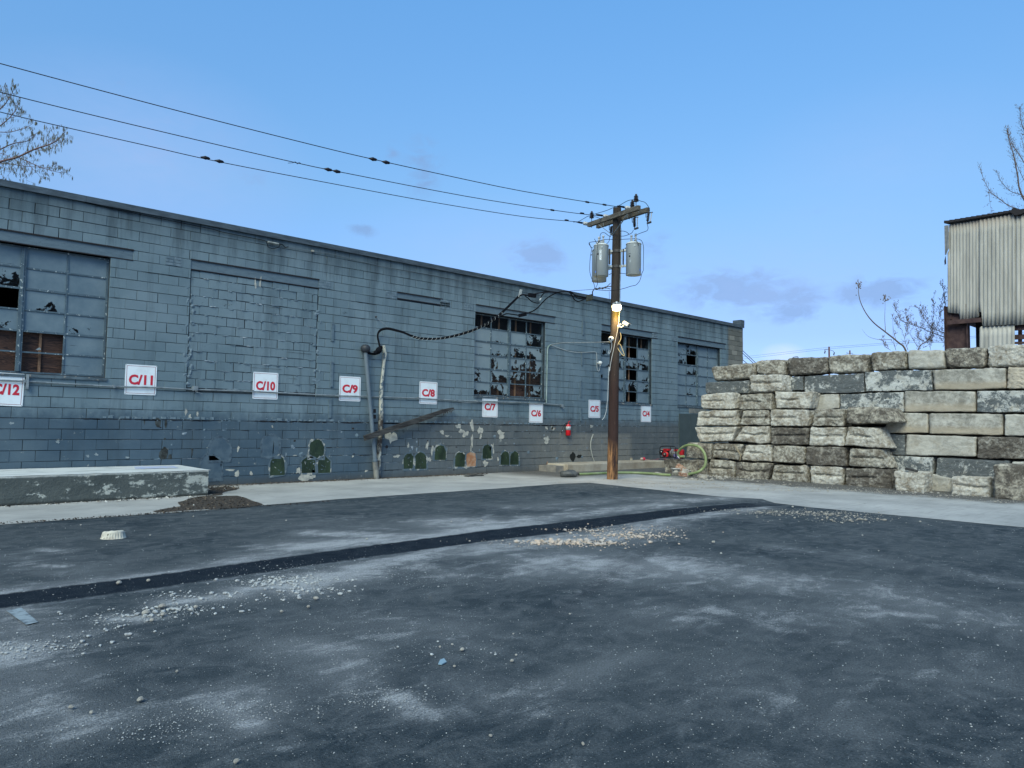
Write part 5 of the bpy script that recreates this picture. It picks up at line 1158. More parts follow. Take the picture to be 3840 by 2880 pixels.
# transformers
grey = worn('tank_grey', (.56,.60,.58), (.47,.51,.495), 2.5, .35, .7, .45, .001, 0, (1,1,.4)); dark = mat('tank_underside', (.035,.035,.03), .8)
def transformer(cx, ytop, ybot, wid, dd, lab):
    ct = pp(*ZE(cx, ytop), dd); cb_ = pp(*ZE(cx, ybot), dd); sc = (ct-CO).dot(CF)/2700*S4; r = wid*sc/2; h = ct.z-cb_.z; b = Vector((ct.x, ct.y, cb_.z))
    s = empty('transformer', lab, 'transformer', 'grey can transformers on the pole', b)
    MB().lathe(b, [(r*.96,.012),(r*.96,0),(r,0),(r,h),(r*1.03,h+.004),(r*1.03,h+.022),(r*.93,h+.045),(r*.6,h+.075),(.01,h+.085)], 36).build('tank', grey, s)
    MB().lathe(b+Vector((0,0,.016)), [(r*.955,0),(r*.955,.004)], 30).build('tank_bottom', dark, s)
    MB().lathe(b+Vector((0,0,h-.002)), [(r*1.035,0),(r*1.035,.006)], 36).build('rim_gasket', mat('gasket', (.09,.07,.06), .8), s)
    for k, (ox, hh) in enumerate(((-.30,.20),(.28,.24))):
        q = b+PERP*(r*ox)+Vector((0,0,h+.06)); pr = [(.035,0),(.03,.015)]
        for i in range(5): z = .02+i*.024; pr += [(.022,z),(.040-.002*i,z+.006),(.036-.002*i,z+.014),(.022,z+.02)]
        pr += [(.02,hh-.05),(.032,hh-.045),(.034,hh-.01),(.02,hh+.005)]
        MB().lathe(q, pr, 14).build('bushing', whi, s)
    for k, an in enumerate((-150,-115,-65)):
        d_ = Vector((math.cos(PSI+math.pi/2+R(-an)-math.pi), math.sin(PSI+math.pi/2+R(-an)-math.pi), 0))
        MB().tube([b+d_*r*.96+Vector((0,0,h-.07)), b+d_*(r+.05)+Vector((0,0,h-.07))], .014, 8).build('terminal', steel, s)
    MB().box((-.02,-.02,0),(.02,.02,.03)).build('lifting_lug', grey, s); lg = COL.objects[-1]
    lg.data.transform(Matrix.Translation(b-Vector((CF.x,CF.y,0))*r*1.0+Vector((0,0,h*.9))))
    return s, b, r, h
s1, tb1, tr1, th1 = transformer(577, 1240, 1862, 305, -.10, 'grey can transformer left of the pole, nearer one with the number strip')
s2, tb2, tr2, th2 = transformer(540, 1345, 1967, 300, .58, 'grey can transformer half hidden behind the left one')
s3, tb3, tr3, th3 = transformer(1250, 1205, 1838, 310, -.27, 'grey can transformer right of the pole')
# number strip and marks, curved on the tank
def on_tank(b, r, ox, z, extra=.003):
    a = math.asin(max(-1, min(1, ox/r))); n_ = (-Vector((CF.x,CF.y,0)).normalized()*math.cos(a)+PERP*math.sin(a)); return b+n_*(r+extra)+Vector((0,0,z)), n_
def plate_on(b, r, ox, z, w_, h_, m, par, name):
    p, n_ = on_tank(b, r, ox, z); tq = Vector((0,0,1)).cross(n_).normalized()
    MB().obox(p, tq*w_/2, Vector((0,0,h_/2)), n_*.0015).build(name, m, par); return Matrix((tq, Vector((0,0,1)), n_)).transposed().to_4x4(), p+n_*.002
mw, p = plate_on(tb1, tr1, -.04, th1*.66, .05, .27, white, s1, 'number_strip'); ink = mat('black_ink', (.01,.01,.012), .6)
for i, ch in enumerate('4508741'): 
    m4 = Matrix.Translation(p+Vector((0,0,.112-i*.0375))) @ mw @ Matrix.Rotation(-math.pi/2, 4, 'Z'); text_mesh(ch, .046, .0006, .0012, ink, 'number_lettering', s1, m4)
p, n_ = on_tank(tb1, tr1, -.105, th1*.70); tq = Vector((0,0,1)).cross(n_).normalized(); text_mesh('D', .075, .0006, .002, ink, 'letter_mark', s1, Matrix.Translation(p) @ Matrix((tq, Vector((0,0,1)), n_)).transposed().to_4x4())
plate_on(tb1, tr1, -.155, th1*.12, .045, .06, mat('blue_sticker', (.12,.22,.55), .5), s1, 'blue_sticker'); plate_on(tb3, tr3, .15, th3*.14, .045, .065, bpy.data.materials['blue_sticker'], s3, 'blue_sticker')
plate_on(tb3, tr3, -.13, th3*.66, .06, .010, ink, s3, 'warning_mark'); p, n_ = on_tank(tb3, tr3, -.13, th3*.58); MB().lathe(p-n_*.002, [(.022,0),(.022,.004),(.012,.02)], 12, axis=n_).build('drain_plug', ink, s3)
p, n_ = on_tank(tb3, tr3, -.12, th3*.42); tq = Vector((0,0,1)).cross(n_).normalized(); text_mesh('J', .06, .0006, .002, white, 'letter_mark', s3, Matrix.Translation(p) @ Matrix((tq, Vector((0,0,1)), n_)).transposed().to_4x4())
# cluster mount
fl_ = Vector((CF.x, CF.y, 0)).normalized()
for (zy, k) in ((1345,0),(1662,1)):
    z = pp(*ZE(880, zy)).z; c = axisp(z)
    for tb, trr in ((tb1,tr1),(tb2,tr2),(tb3,tr3)):
        e = Vector((tb.x, tb.y, z)); dv = (e-c).normalized(); MB().beam(c+dv*.10, e-dv*trr*.98, .07, .055).build('transformer_bracket', grey, pole)
    MB().tube([c-Vector((0,0,.035)), c+Vector((0,0,.035))], .132, 20).build('pole_band', steel, pole)
z0_, z1_ = pp(*ZE(1030,1650)).z, pp(*ZE(1030,1330)).z
q = pp(*ZE(1035,1500), -.22); MB().beam(Vector((q.x,q.y,z0_)), Vector((q.x,q.y,z1_)), .03, .03).build('bracket_upright', steel, pole)
q = pp(*ZE(750,1550), -.2); MB().beam(Vector((q.x,q.y,z0_)), Vector((q.x,q.y,z1_)), .035, .03).build('bracket_upright', steel, pole)
# fuse cutouts hanging from the rear arm
def cutout(zx, zt, zb_, lean, lab):
    t0 = on2(zx, zt, .02); b0 = on2(zx-lean, zb_, .02); ax = (b0-t0); L_ = ax.length; ax.normalize()
    s = empty('fuse_cutout', lab, 'fuse cutout', 'fuse cutouts under the crossarm', b0)
    pr = [(.012,0)]
    for i in range(7): z = L_*.04+i*L_*.11; pr += [(.020,z),(.045,z+.006),(.042,z+.016),(.022,z+.022)]
    MB().lathe(t0, pr+[(.012,L_*.88)], 12, axis=ax).build('insulator_body', dki, s)
    MB().tube([t0+ax*L_*.35, t0+ax*L_*.35-AD*-.09, t0+ax*L_*.1+AD*.10+Vector((0,0,.03)), t0+AD*.10+Vector((0,0,.14))], .010, 6).build('hanger', steel, s)
    MB().tube([t0+ax*L_*.05-AD*.13, b0-AD*.12], .011, 8).build('fuse_tube', whi, s)
    MB().beam(t0, t0-AD*.16-Vector((0,0,.03)), .02, .02).build('top_contact', steel, s); MB().beam(b0, b0-AD*.14, .045, .04).build('bottom_contact', steel, s)
cutout(1560, 540, 760, 25, 'fuse cutout hanging at the far right end of the rear crossarm'); cutout(1265, 640, 880, -5, 'fuse cutout hanging below the middle of the rear crossarm'); cutout(790, 820, 990, 10, 'fuse cutout partly hidden beside the pole under the arm braces')
def E(*p, dd=-.25): return [pp(*ZE(*q), dd) for q in p]
def Fq(*p, dd=-.30): return [pp(*ZF(*q), dd) for q in p]
jw = empty('jumper_wires', 'black jumper wires looping between crossarms, cutouts and transformers', 'wires', at_=TOP)
def jump(pts, r=.0075): MB().tube(catmull(pts, 4), r, 6).build('jumper_wire', linem, jw)
jump([on1(0,735), on1(100,725), on1(220,660), on1(300,615), on1(380,612), on1(470,630), on1(565,662)])
jump([on1(360,592), on1(520,545), on1(700,490), on1(850,425), on1(960,385), on1(1040,338), on1(1150,285), on1(1300,268), on1(1400,300), on1(1490,330), on2(1560,420), on2(1585,500)])
jump([on2(1530,770), on2(1550,850)]+E((1530,910),(1460,940),(1350,980),(1265,1030), dd=-.27)); jump([on2(1245,900), on2(1220,950)]+E((1165,985),(1040,1025),(900,1015),(790,1010)))
jump(E((1160,990),(1100,940),(1010,920),(920,945),(830,1000))); jump(E((560,1090),(555,1020),(575,970),(610,953),(660,962),(720,1010),(780,1040))); jump(E((680,1195),(740,1130),(755,1040),(770,1000)))
jump(E((440,1080),(470,1150),(510,1180),(560,1120),(700,1092),(900,1097),(1150,1085),(1300,1080),(1400,1110),(1440,1180),(1457,1300),(1450,1659))+Fq((1452,350),(1420,420),(1380,560),(1300,655),(1200,680),(1000,740),(760,772),(600,765),(450,750), dd=-.3))
jump(E((640,1100),(480,1135),(330,1160),(350,1230),(410,1280))); jump(E((330,1165),(360,1250),(375,1310),(350,1480),(340,1659))+Fq((345,400),(380,520),(435,660),(435,745), dd=-.25))
jump(E((555,1120),(515,1160),(500,1250),(485,1450),(472,1600), dd=-.36)+Fq((475,400),(500,620),(470,700),(440,745), dd=-.36)); jump(E((1250,1110),(1310,1130),(1345,1180),(1350,1230), dd=-.5))
jump(Fq((430,745),(398,800),(402,880), dd=-.28), .016); jump(Fq((450,745),(540,722),(620,712),(690,690),(770,620)), .009); jump(Fq((450,750),(560,730),(690,720),(765,740)), .009)
jump(Fq((760,430),(840,380),(790,370), dd=-.16)); jump(Fq((730,430),(770,445), dd=-.16)); jump(Fq((950,410),(1090,425), dd=-.16))
for (zx, zy) in ((480,740),(545,722),(605,725),(665,708)):
    c = Fq((zx, zy))[0]; MB().lathe(c-PERP*.03, [(.01,0),(.028,.015),(.028,.045),(.01,.06)], 8, axis=PERP).build('split_bolt', steel, jw)
MB().tube(Fq((690,692),(790,684), dd=-.2), .012, 6).build('eye_bolt', steel, pole)
MB().tube(E((985,860),(988,1200),(984,1659), dd=-.14)+Fq((970,600),(966,1010), dd=-.16), .013, 8).build('ground_conduit', galv, pole)
MB().tube(Fq((745,790),(748,990), dd=-.1), .005, 5).build('ground_wire', linem, pole)
# lamp
LC = pp(*ZG(900,255), -.27); lr = 97*S4*(LC-CO).dot(CF)/2700; lh = LC.z-pp(*ZG(900,360), -.27).z
lamp = empty('yard_lamp', 'lit round yard lamp with finned top on the utility pole', 'lamp', at_=LC-Vector((0,0,lh)))
MB().lathe(LC-Vector((0,0,lh)), [(lr*.05,-.004),(lr*.6,0),(lr*.84,.01),(lr,lh*.72),(lr,lh)], 28).build('glowing_lens', mat('lens_glow', (1,.95,.8), .4, 0, ((1.0,.84,.45), 5.0)), lamp)
alum = mat('lamp_aluminium', (.42,.44,.45), .4, .4)
MB().lathe(LC, [(lr*1.0,.001),(lr*1.0,.012),(lr*.8,.02),(lr*.35,.024),(lr*.28,.095),(lr*.22,.11)], 24).build('lamp_cap', alum, lamp)
for i in range(14):
    a = 2*math.pi*i/14; dv = Vector((math.cos(a), math.sin(a), 0)); MB().add([LC+dv*lr*.95+Vector((0,0,.01)), LC+dv*lr*.3+Vector((0,0,.01)), LC+dv*lr*.3+Vector((0,0,.075)), LC+dv*lr*.78+Vector((0,0,.075))], [(0,1,2,3)]).build('cooling_fin', alum, lamp)
MB().tube([LC+Vector((0,0,.06)), axisp(LC.z+.06)], .018, 8).build('lamp_bracket', alum, lamp)
ll = bpy.data.lights.new('lamp_light', 'POINT'); ll.energy = 9; ll.color = (1.0,.68,.07); ll.shadow_soft_size = .09
lo = bpy.data.objects.new('lamp_light', ll); COL.objects.link(lo); lo.location = LC-Vector((0,0,lh+.12)); lo.parent = lamp
sl2 = bpy.data.lights.new('lamp_downlight', 'SPOT'); sl2.energy = 85; sl2.color = (1.0,.66,.30); sl2.spot_size = R(125); sl2.spot_blend = 1; sl2.shadow_soft_size = .1
lo2 = bpy.data.objects.new('lamp_downlight', sl2); COL.objects.link(lo2); lo2.location = LC-Vector((0,0,lh+.03)); lo2.parent = lamp
# flood camera
fc = pp(*ZG(1095,635), -.25); fcs = empty('flood_camera', 'boxy white camera on a bracket right of the lit lamp', 'camera', at_=fc)
dz = (PERP*.78+Vector((0,0,-.52))-fl_*.35).normalized(); upq = (Vector((0,0,1))-dz*dz.z).normalized(); sd_ = dz.cross(upq)
MB().obox(fc, dz*.085, upq*.052, sd_*.062).build('camera_housing', camw, fcs); bpy.data.objects['camera_housing'].modifiers.new('b','BEVEL').width = .018
MB().obox(fc+dz*.088, dz*.004, upq*.044, sd_*.052).build('camera_face', lensb, fcs); MB().obox(fc+dz*.10+upq*.052, dz*.03, upq*.003, sd_*.06).build('hood', camw, fcs)
mp_ = pp(*ZG(955,690), -.12); MB().tube(catmull([fc-dz*.03-upq*.05, pp(*ZG(1010,700), -.2), mp_], 3), .018, 8).build('camera_arm', camw, fcs); MB().tube([mp_-PERP*.05, mp_+PERP*.02], .036, 12).build('base_plate', camw, fcs)
MB().tube([mp_+Vector((0,0,.05)), pp(*ZG(985,640), -.2)], .014, 8).build('antenna', camw, fcs)
# dome camera on the pole
c = pp(*ZG(783,943), -.20); camera_ball(c, (-PERP*.45-fl_*.9-Vector((0,0,.12))), .068, 'round white camera on the left side of the utility pole', axisp(c.z))
def wire(name, pts, r, m, lab, k=4): return tag(MB().tube(catmull(pts, k), r, 6).build(name, m), lab, 'cable')
wire('camera_cable', [pp(*ZG(*p), -.18) for p in ((793,1015),(798,1080),(785,1160),(760,1230),(738,1248),(733,1225),(745,1180))], .007, wc, 'short white cable looping down from the camera on the pole')
wire('lamp_cable', [pp(*ZG(*p), -.17) for p in ((958,355),(950,500),(938,640),(912,800),(885,920),(858,1050),(832,1180),(800,1320),(770,1480),(752,1620))]+[pp(*Z7(*p), -.17) for p in ((1062,900),(1056,1000),(1052,1100),(1048,1200),(1040,1300),(1030,1370),(1010,1425),(990,1450))], .007, wc, 'thin white cable running down the pole from the lamp')
wire('hanging_cable', [pp(*ZG(*p), -.10) for p in ((968,815),(985,860),(990,910),(975,970),(945,1020),(925,1065),(915,1110),(935,1165),(975,1225),(1015,1275),(1045,1293),(1057,1280),(1040,1220),(1010,1150),(985,1080),(950,1042))], .009, mat('yellowish_cable', (.50,.42,.22), .5), 'yellowish cable hanging in a loop right of the pole')

# service drop
Q0 = wp(*Z5(350,860), .13); Q1 = pp(*ZF(330,920), -.2)
def sdp(f, *p): return [vp(*f(*q), Q0, Q1) for q in p]
drop = empty('service_drop', 'thick black cable bundle wrapped with wire drooping from the pole to the wall', 'cable', at_=Q0)
bun = catmull(sdp(Z5, (352,862),(335,790),(322,730),(332,680),(370,650),(430,643),(500,658),(580,680),(660,712),(740,738),(850,748),(960,745),(1080,725),(1200,695),(1320,655),(1420,610),(1510,555),(1600,485),(1690,400),(1790,302)), 5)
for k, (off, r_) in enumerate(((0,.017),(.030,.015),(-.026,.015),(.012,.013))):
    pts = []
    for i, p in enumerate(bun):
        a = i*.07+k*1.6; s_ = 1 if i < len(bun)*.86 else 1.35; pts.append(p+Vector((0, math.cos(a)*.017*s_, math.sin(a)*.018*s_)))
    MB().tube(pts, r_, 7).build('cable_strand', blk, drop)
wrapm = mat('wrap_wire', (.42,.44,.42), .5)
for i in list(range(40, 46, 2))+list(range(46, 86, 2)):
    if i+1 < len(bun):
        t_ = (bun[i+1]-bun[i]).normalized(); n_ = t_.cross(Vector((0,1,0))).normalized(); c = bun[i]; 
        MB().tube([c+(n_*math.cos(a)+Vector((0,1,0))*math.sin(a))*.038+t_*(.012*k_) for k_, a in enumerate([x*.785 for x in range(8)])], .0045, 4).build('wrap_ring', wrapm, drop)
MB().tube(catmull([wp(*Z5(*p), .13) for p in ((178,840),(195,875),(230,900),(290,908),(340,895))], 4), .024, 8).build('cable_strand', blk, drop)
MB().tube(catmull([wp(*Z5(*p), .16) for p in ((195,820),(215,865),(250,895),(300,890),(345,860))], 4), .016, 8).build('cable_strand', blk, drop)
for (zx, zy, r_) in ((335,865,.085),(300,890,.055),(350,840,.06)):
    c = wp(*Z5(zx, zy), .15); MB().lathe(c-Vector((0,0,r_)), [(.02,0),(r_*.8,r_*.4),(r_,r_),(r_*.75,r_*1.6),(.02,r_*2)], 10).build('taped_splice', blk, drop)
MB().tube([wp(*Z5(300,520), .02), Vector(bun[26])], .006, 5).build('tie_wire', galv, drop); c = wp(*Z5(300,520)); MB().tube([c-Vector((0,.05,0)), c], .02, 8).build('eye_bolt', steel, drop)
def cb_(f, r, *p): MB().tube(catmull(sdp(f, *p), 4), r, 7).build('cable_strand', blk, drop)
cb_(Z7, .020, (135,165),(165,152),(200,158),(240,158)); cb_(Z7, .014, (190,165),(225,190),(260,222),(310,238),(342,238)); cb_(Z7, .015, (300,142),(360,130),(420,118),(520,128),(640,116),(680,140),(740,165),(830,182))
cb_(Z7, .014, (352,185),(375,150),(420,122),(520,125)); cb_(Z7, .016, (215,345),(280,318),(330,280),(370,235),(430,180),(520,132),(600,118),(650,125),(680,165),(705,205),(745,222),(790,205),(830,182)); cb_(Z7, .016, (-60,372),(0,350),(60,356),(130,366))
cb_(Z7, .014, (640,118),(680,130),(710,165),(740,190),(800,188),(835,180))
for (zx, zy, w_, h_) in ((265,160,.22,.10),(165,362,.22,.09)):
    c = sdp(Z7, (zx, zy))[0]; MB().obox(c, Vector((.99*w_/2,-.1*w_/2,.03 if zy > 300 else 0)), Vector((0,.035,0)), Vector((0,0,h_/2))).build('cable_clamp_box', blk, drop)
c = sdp(Z7, (350,198))[0]; MB().tube([c-Vector((.03,0,.04)), c+Vector((.03,0,.04))], .018, 8).build('pale_connector', wrapm, drop)
for dx in (-.03, 0, .035): 
    c = sdp(Z7, (140,140))[0]+Vector((dx,0,0)); MB().tube([c-Vector((.02,0,.10)), c+Vector((0,0,.02)), c+Vector((.03,0,.11))], .008, 5).build('wrap_end', wrapm, drop)
c = pp(*ZF(330,920), -.2); MB().obox(c, PERP*.085+Vector((0,0,.02)), fl_*.07, Vector((0,0,.075))).build('connector_block', worn('connector_black', (.014,.016,.014), (.04,.045,.035), 20), drop)
MB().tube([pp(*ZF(430,745), -.25), sdp(Z7, (150,150))[0]], .006, 5).build('messenger_wire', linem, drop)

# ================================================================ PUMP AND HOSE
XP = XF+.12
def pq(zx, zy, off=0.0): return xp(*ZP(zx, zy), XP-off)
pump = empty('water_pump', 'red petrol water pump in a black tube frame on the long low block', 'pump', at_=pq(650, 612))
pblk = mat('pump_black', (.012,.013,.015), .45); pred = mat('pump_red', (.50,.018,.022), .35); psil = worn('cast_aluminium', (.42,.41,.37), (.2,.19,.17), 40, .4,.65,.4,.002,.5)
for off in (.20, -.16):
    MB().tube(catmull([pq(445,600,off), pq(436,500,off), pq(438,330,off), pq(465,275,off), pq(560,262,off), pq(700,262,off), pq(850,270,off), pq(893,300,off), pq(900,400,off), pq(900,590,off)], 4), .015, 8).build('frame_tube', pblk, pump)
for (a_, b_) in (((445,598),(900,592)),):
    for off in (.20,-.16): MB().tube([pq(*a_, off), pq(*b_, off)], .015, 8).build('frame_tube', pblk, pump)
for (zx, zy) in ((445,598),(900,592),(470,275),(860,272)): MB().tube([pq(zx, zy, .20), pq(zx, zy, -.16)], .013, 8).build('frame_tube', pblk, pump)
MB().tube([pq(740,262,.2), pq(765,420,.2), pq(762,590,.2)], .011, 8).build('frame_tube', pblk, pump)
def pbox(a, b, o0, o1, m, name, bev=.012):
    p, q = pq(*a), pq(*b); o = MB().box((XP-o1, min(p.y,q.y), min(p.z,q.z)), (XP-o0, max(p.y,q.y), max(p.z,q.z))).build(name, m, pump); md = o.modifiers.new('b','BEVEL'); md.width = bev; md.segments = 2; return o
pbox((595,335),(752,405), -.05, .14, pred, 'fuel_tank', .02); pbox((640,355),(705,370), .14, .146, pblk, 'tank_label', .001)
pbox((565,405),(760,600), -.08, .08, pblk, 'engine_block'); pbox((455,380),(550,520), -.05, .10, pblk, 'air_cleaner', .03); pbox((470,340),(552,365), -.02, .09, worn('cleaner_cap', (.42,.44,.34),(.3,.32,.25),10), 'air_cleaner_cap', .008)
c = pq(645,505); rr_ = (pq(555,505)-pq(735,505)).length/2
mb = MB(); mb.lathe(Vector((XP-.085, c.y, c.z)), [(rr_*.98,-.04),(rr_,.0),(rr_*.92,.03),(rr_*.66,.042)], 8, axis=Vector((-1,0,0)), ang0=R(22)); mb.build('recoil_cover', pred, pump)
MB().lathe(Vector((XP-.085, c.y, c.z)), [(rr_*.64,.030),(rr_*.60,.052),(rr_*.3,.060)], 20, axis=Vector((-1,0,0))).build('recoil_grille', pblk, pump)
MB().lathe(Vector((XP-.085, c.y, c.z)), [(rr_*.26,.05),(rr_*.24,.068),(rr_*.10,.072)], 16, axis=Vector((-1,0,0))).build('recoil_hub', psil, pump); MB().lathe(Vector((XP-.085, c.y, c.z)), [(rr_*.12,.06),(rr_*.10,.078)], 12, axis=Vector((-1,0,0))).build('hub_badge', pred, pump)
c = pq(800,460); hh = (pq(800,340)-pq(800,590)).length/2
MB().lathe(Vector((XP-.0, c.y+.03, c.z)), [(hh*.5,0),(hh*.95,.01),(hh,.05),(hh*.8,.08),(hh*.4,.10)], 20, axis=Vector((0,-1,0))).build('pump_volute', psil, pump)
MB().tube([Vector((XP-.02, c.y-.05, c.z)), Vector((XP-.02, c.y-.20, c.z-.02))], .045, 14).build('suction_port', psil, pump)
pbox((825,350),(900,420), -.12, -.02, pred, 'rear_tank'); 
for (zx, zy) in ((482,425),): p = pq(zx, zy, .12); MB().lathe(p, [(.006,0),(.020,.006),(.018,.02)], 10, axis=Vector((-1,0,0))).build('choke_knob', camw, pump)
# hose
hosem = mat('green_hose', (.19,.25,.10), .38); t = NT(hosem); n1 = t.noise(5, 5, .6); t.col(t.mix(t.ramp(n1, [(.35,0),(.7,1)]), (.16,.215,.085), (.27,.32,.17)))
hz = empty('suction_hose', 'thick green hose looping up from the pump and lying along the curb', 'hose', at_=gp(*Z8(1350,1180)))
def hx(zx, zy, X): return xp(*ZP(zx, zy), X)
g = [gp(*Z8(*p), .04) for p in ((745,1184),(850,1181),(960,1176),(1080,1171),(1200,1168),(1350,1170),(1480,1177),(1600,1187),(1700,1194))]
seg1 = catmull(g, 5); MB().tube(seg1, .038, 14).build('hose_run', hosem, hz)
d = (seg1[0]-seg1[1]).normalized(); MB().lathe(seg1[0]-d*.01, [(.030,0),(.040,.0),(.041,.03),(.030,.032)], 14, axis=d).build('hose_end', mat('hose_end_dark', (.03,.03,.028), .6), hz)
loop = [hx(*p) for p in ((1300,1082,17.95),(1450,1060,18.2),(1580,1015,18.4),(1690,940,18.5),(1765,840,18.52),(1792,700,18.52),(1775,560,18.52),(1730,440,18.52),(1650,330,18.52),(1540,260,18.54),(1400,228,18.58),(1250,235,18.6),(1120,285,18.65),(1020,370,18.7),(965,460,18.74),(985,540,18.78),(1040,570,18.82),(1100,565,18.85),(1165,572,18.9))]
MB().tube(catmull(loop, 5), .040, 14).build('hose_loop', hosem, hz)
pvi = pq(915,560,.1); MB().obox(pvi, Vector((.02,-.05,0)), Vector((0,.02,.06)), Vector((.04,0,.01))).build('violet_wrap', mat('violet_cloth', (.10,.09,.20), .8), hz)
MB().tube([hx(955,560,18.6), hx(1005,620,18.55)], .012, 8).build('pale_clip', camw, hz)
p = xp(*ZP(1050,430), XP+.15); fc_ = empty('fuel_can', 'red fuel can behind the pump, mostly hidden by the hose', 'can', at_=p-Vector((0,0,.15)))
o = MB().box((p.x-.07,p.y-.10,p.z-.20),(p.x+.07,p.y+.10,p.z+.08)).build('can_body', mat('can_red', (.36,.015,.02), .4), fc_); o.modifiers.new('b','BEVEL').width = .03; MB().tube([p+Vector((0,.04,.07)), p+Vector((0,.04,.12))], .02, 8).build('can_cap', pblk, fc_)
# upturned pale drain fitting and bricks beside it
q = gp(*ZP(900,1165)); q = xp(*ZP(900,1165), 18.05); q.z = 0
ft = empty('floor_drain', 'upturned pale drain fitting with a square flange beside the hose', 'drain', at_=q)
cu_, su_ = Vector((CR.x, CR.y, 0)).normalized(), Vector((CF.x, CF.y, 0)).normalized()
MB().lathe(q, [(.07,.0),(.075,.02),(.10,.10),(.085,.16)], 16).build('drain_body', worn('chalky_plastic', (.34,.33,.29),(.15,.15,.13), 9), ft)
MB().obox(q+Vector((0,0,.20)), cu_*.125, su_*.11, Vector((0,0,.012))).build('drain_flange', worn('flange_pale', (.45,.45,.42),(.25,.25,.23), 12), ft); MB().obox(q+Vector((0,0,.175)), cu_*.10, su_*.09, Vector((0,0,.012))).build('drain_seal', pblk, ft)
for sx_ in (-1, 1): MB().beam(q+cu_*.085*sx_+Vector((0,0,.01)), q+cu_*.10*sx_+Vector((0,0,.19)), .03, .02).build('drain_leg', worn('leg_pale', (.4,.4,.36),(.2,.2,.18), 12), ft)
def brick(zx, zy, X, s, ang, m, lab, zb=None, nm='brick_piece'):
    p = xp(*ZP(zx, zy), X); 
    if zb is not None: p.z = zb
    bm3 = bmesh.new(); bmesh.ops.create_cube(bm3, size=1); bmesh.ops.subdivide_edges(bm3, edges=bm3.edges, cuts=3, use_grid_fill=True)
    for v_ in bm3.verts:
        c_ = v_.co*1; v_.co = Vector((c_.x*s[0], c_.y*s[1], c_.z*s[2])); v_.co += noise.noise_vector(c_*2.3+Vector((zx,0,0)))*.18*min(s)
    bm3.transform(Matrix.Translation(p) @ Matrix.Rotation(ang[0], 4, 'Z') @ Matrix.Rotation(ang[1], 4, 'X')); me = bpy.data.meshes.new(nm); bm3.to_mesh(me); bm3.free(); me.materials.append(m); tag(link(nm, me), lab, nm.split('_')[0])
bk = worn('old_brick', (.27,.14,.09), (.38,.27,.20), 12, .4,.6,.9,.01)
brick(1060,970, 18.25, (.11,.28,.14), (.3,.5), bk, 'broken red brick propped over rubble by the hose', .22); brick(1110,1140, 17.9, (.13,.26,.10), (-.4,.1), bk, 'reddish brick lying at the front of the rubble', .05)
brick(1210,1030, 18.05, (.20,.22,.20), (.3,.2), peb, 'grey lump of broken concrete beside the hose end', .09, 'concrete_lump'); brick(1700,1150, 17.7, (.16,.24,.13), (.8,.1), peb, 'flat pale chunk of concrete in the rubble', .05, 'concrete_lump'); brick(380,1165, 17.6, (.12,.15,.10), (.2,.1), peb, 'small pale concrete lump in front of the lying hose', .04, 'concrete_lump')
# piece of dark wood on the corner stone, dry stem between the blocks, wire stubs
a = xp(*ZD(985,712), XF-.35); b = xp(*ZD(1105,738), XF-.35); MBw = MB().beam(a, b, .10, .05); tag(MBw.build('wood_scrap', tm), 'short dark wood scrap lying on the broken corner stone', 'wood')
for i, pts in enumerate([((1225,575),(1250,640),(1290,700),(1305,760),(1290,790)), ((1255,600),(1270,650),(1310,720))]):
    tag(MB().tube(catmull([xp(*ZC(*p), XF-.12) for p in pts], 3), .010, 5).build('dry_stem', worn('dry_stem', (.33,.27,.18),(.2,.16,.1), 9)), ['long dry brown stem hanging against the grooved blocks', 'shorter dry brown stem hanging against the grooved blocks'][i], 'plant')
tag(MB().tube(catmull([xp(*ZA(*p), XB+.05) for p in ((1428,322),(1435,310),(1490,303),(1496,318))], 3), .010, 5).build('lifting_loop', steel), 'thin rusty wire loop on top of the dark top block', 'loop')
# crushed ribbed tub
cx0 = gp(425, 2018); tb = empty('plastic_tub', 'crushed pale ribbed plastic tub upside down on the asphalt at left', 'tub', at_=cx0)
wt = (gp(473,2025)-gp(381,2030)).length/2; ht = .047; vs = []; fs = []; n = 96
tubm = worn('tub_plastic', (.50,.48,.40), (.30,.27,.22), 12, .5,.64,.6,.002,0,(1,1,1),(.07,.065,.05),26,.64)
for j, (rf, z) in enumerate([(1.03,0),(1.0,.012),(.96,.03),(.92,.06),(.88,.085),(.83,.097),(.74,.104),(.55,.102),(.30,.095),(.05,.085)]):
    for i in range(n):
        a = 2*math.pi*i/n; rib = .035*(1 if i % 4 < 2 else 0) if 1 <= j <= 3 else 0
        sq = 1 + .07*math.cos(2*a+.6); r_ = wt*(rf-rib)*sq*(1+.04*noise.noise(Vector((math.cos(a)*2, math.sin(a)*2, j*.2))))
        vs.append((cx0.x+math.cos(a)*r_, cx0.y+math.sin(a)*r_, .002+z*ht/.06*(1+.16*noise.noise(Vector((math.cos(a)*1.6, math.sin(a)*1.6, 2+rf)))-.10*math.cos(a-PSI-.6))))
for j in range(9):
    for i in range(n): fs.append((j*n+i, j*n+(i+1)%n, (j+1)*n+(i+1)%n, (j+1)*n+i))
fs.append(tuple(9*n+i for i in range(n))); MB().add(vs, fs, 0, False).build('tub_shell', tubm, tb)
zt = .002+.104*ht/.06; q = cx0-_F*wt*.25; MB().add([(q.x+_R.x*a-_F.x*b, q.y+_R.y*a-_F.y*b, zt+.006) for a, b in ((-.09*wt/.17,.0),(.0,.012),(.06*wt/.17,.0),(.0,-.018))], [(0,1,2,3)]).build('tear_hole', blackgap, tb)

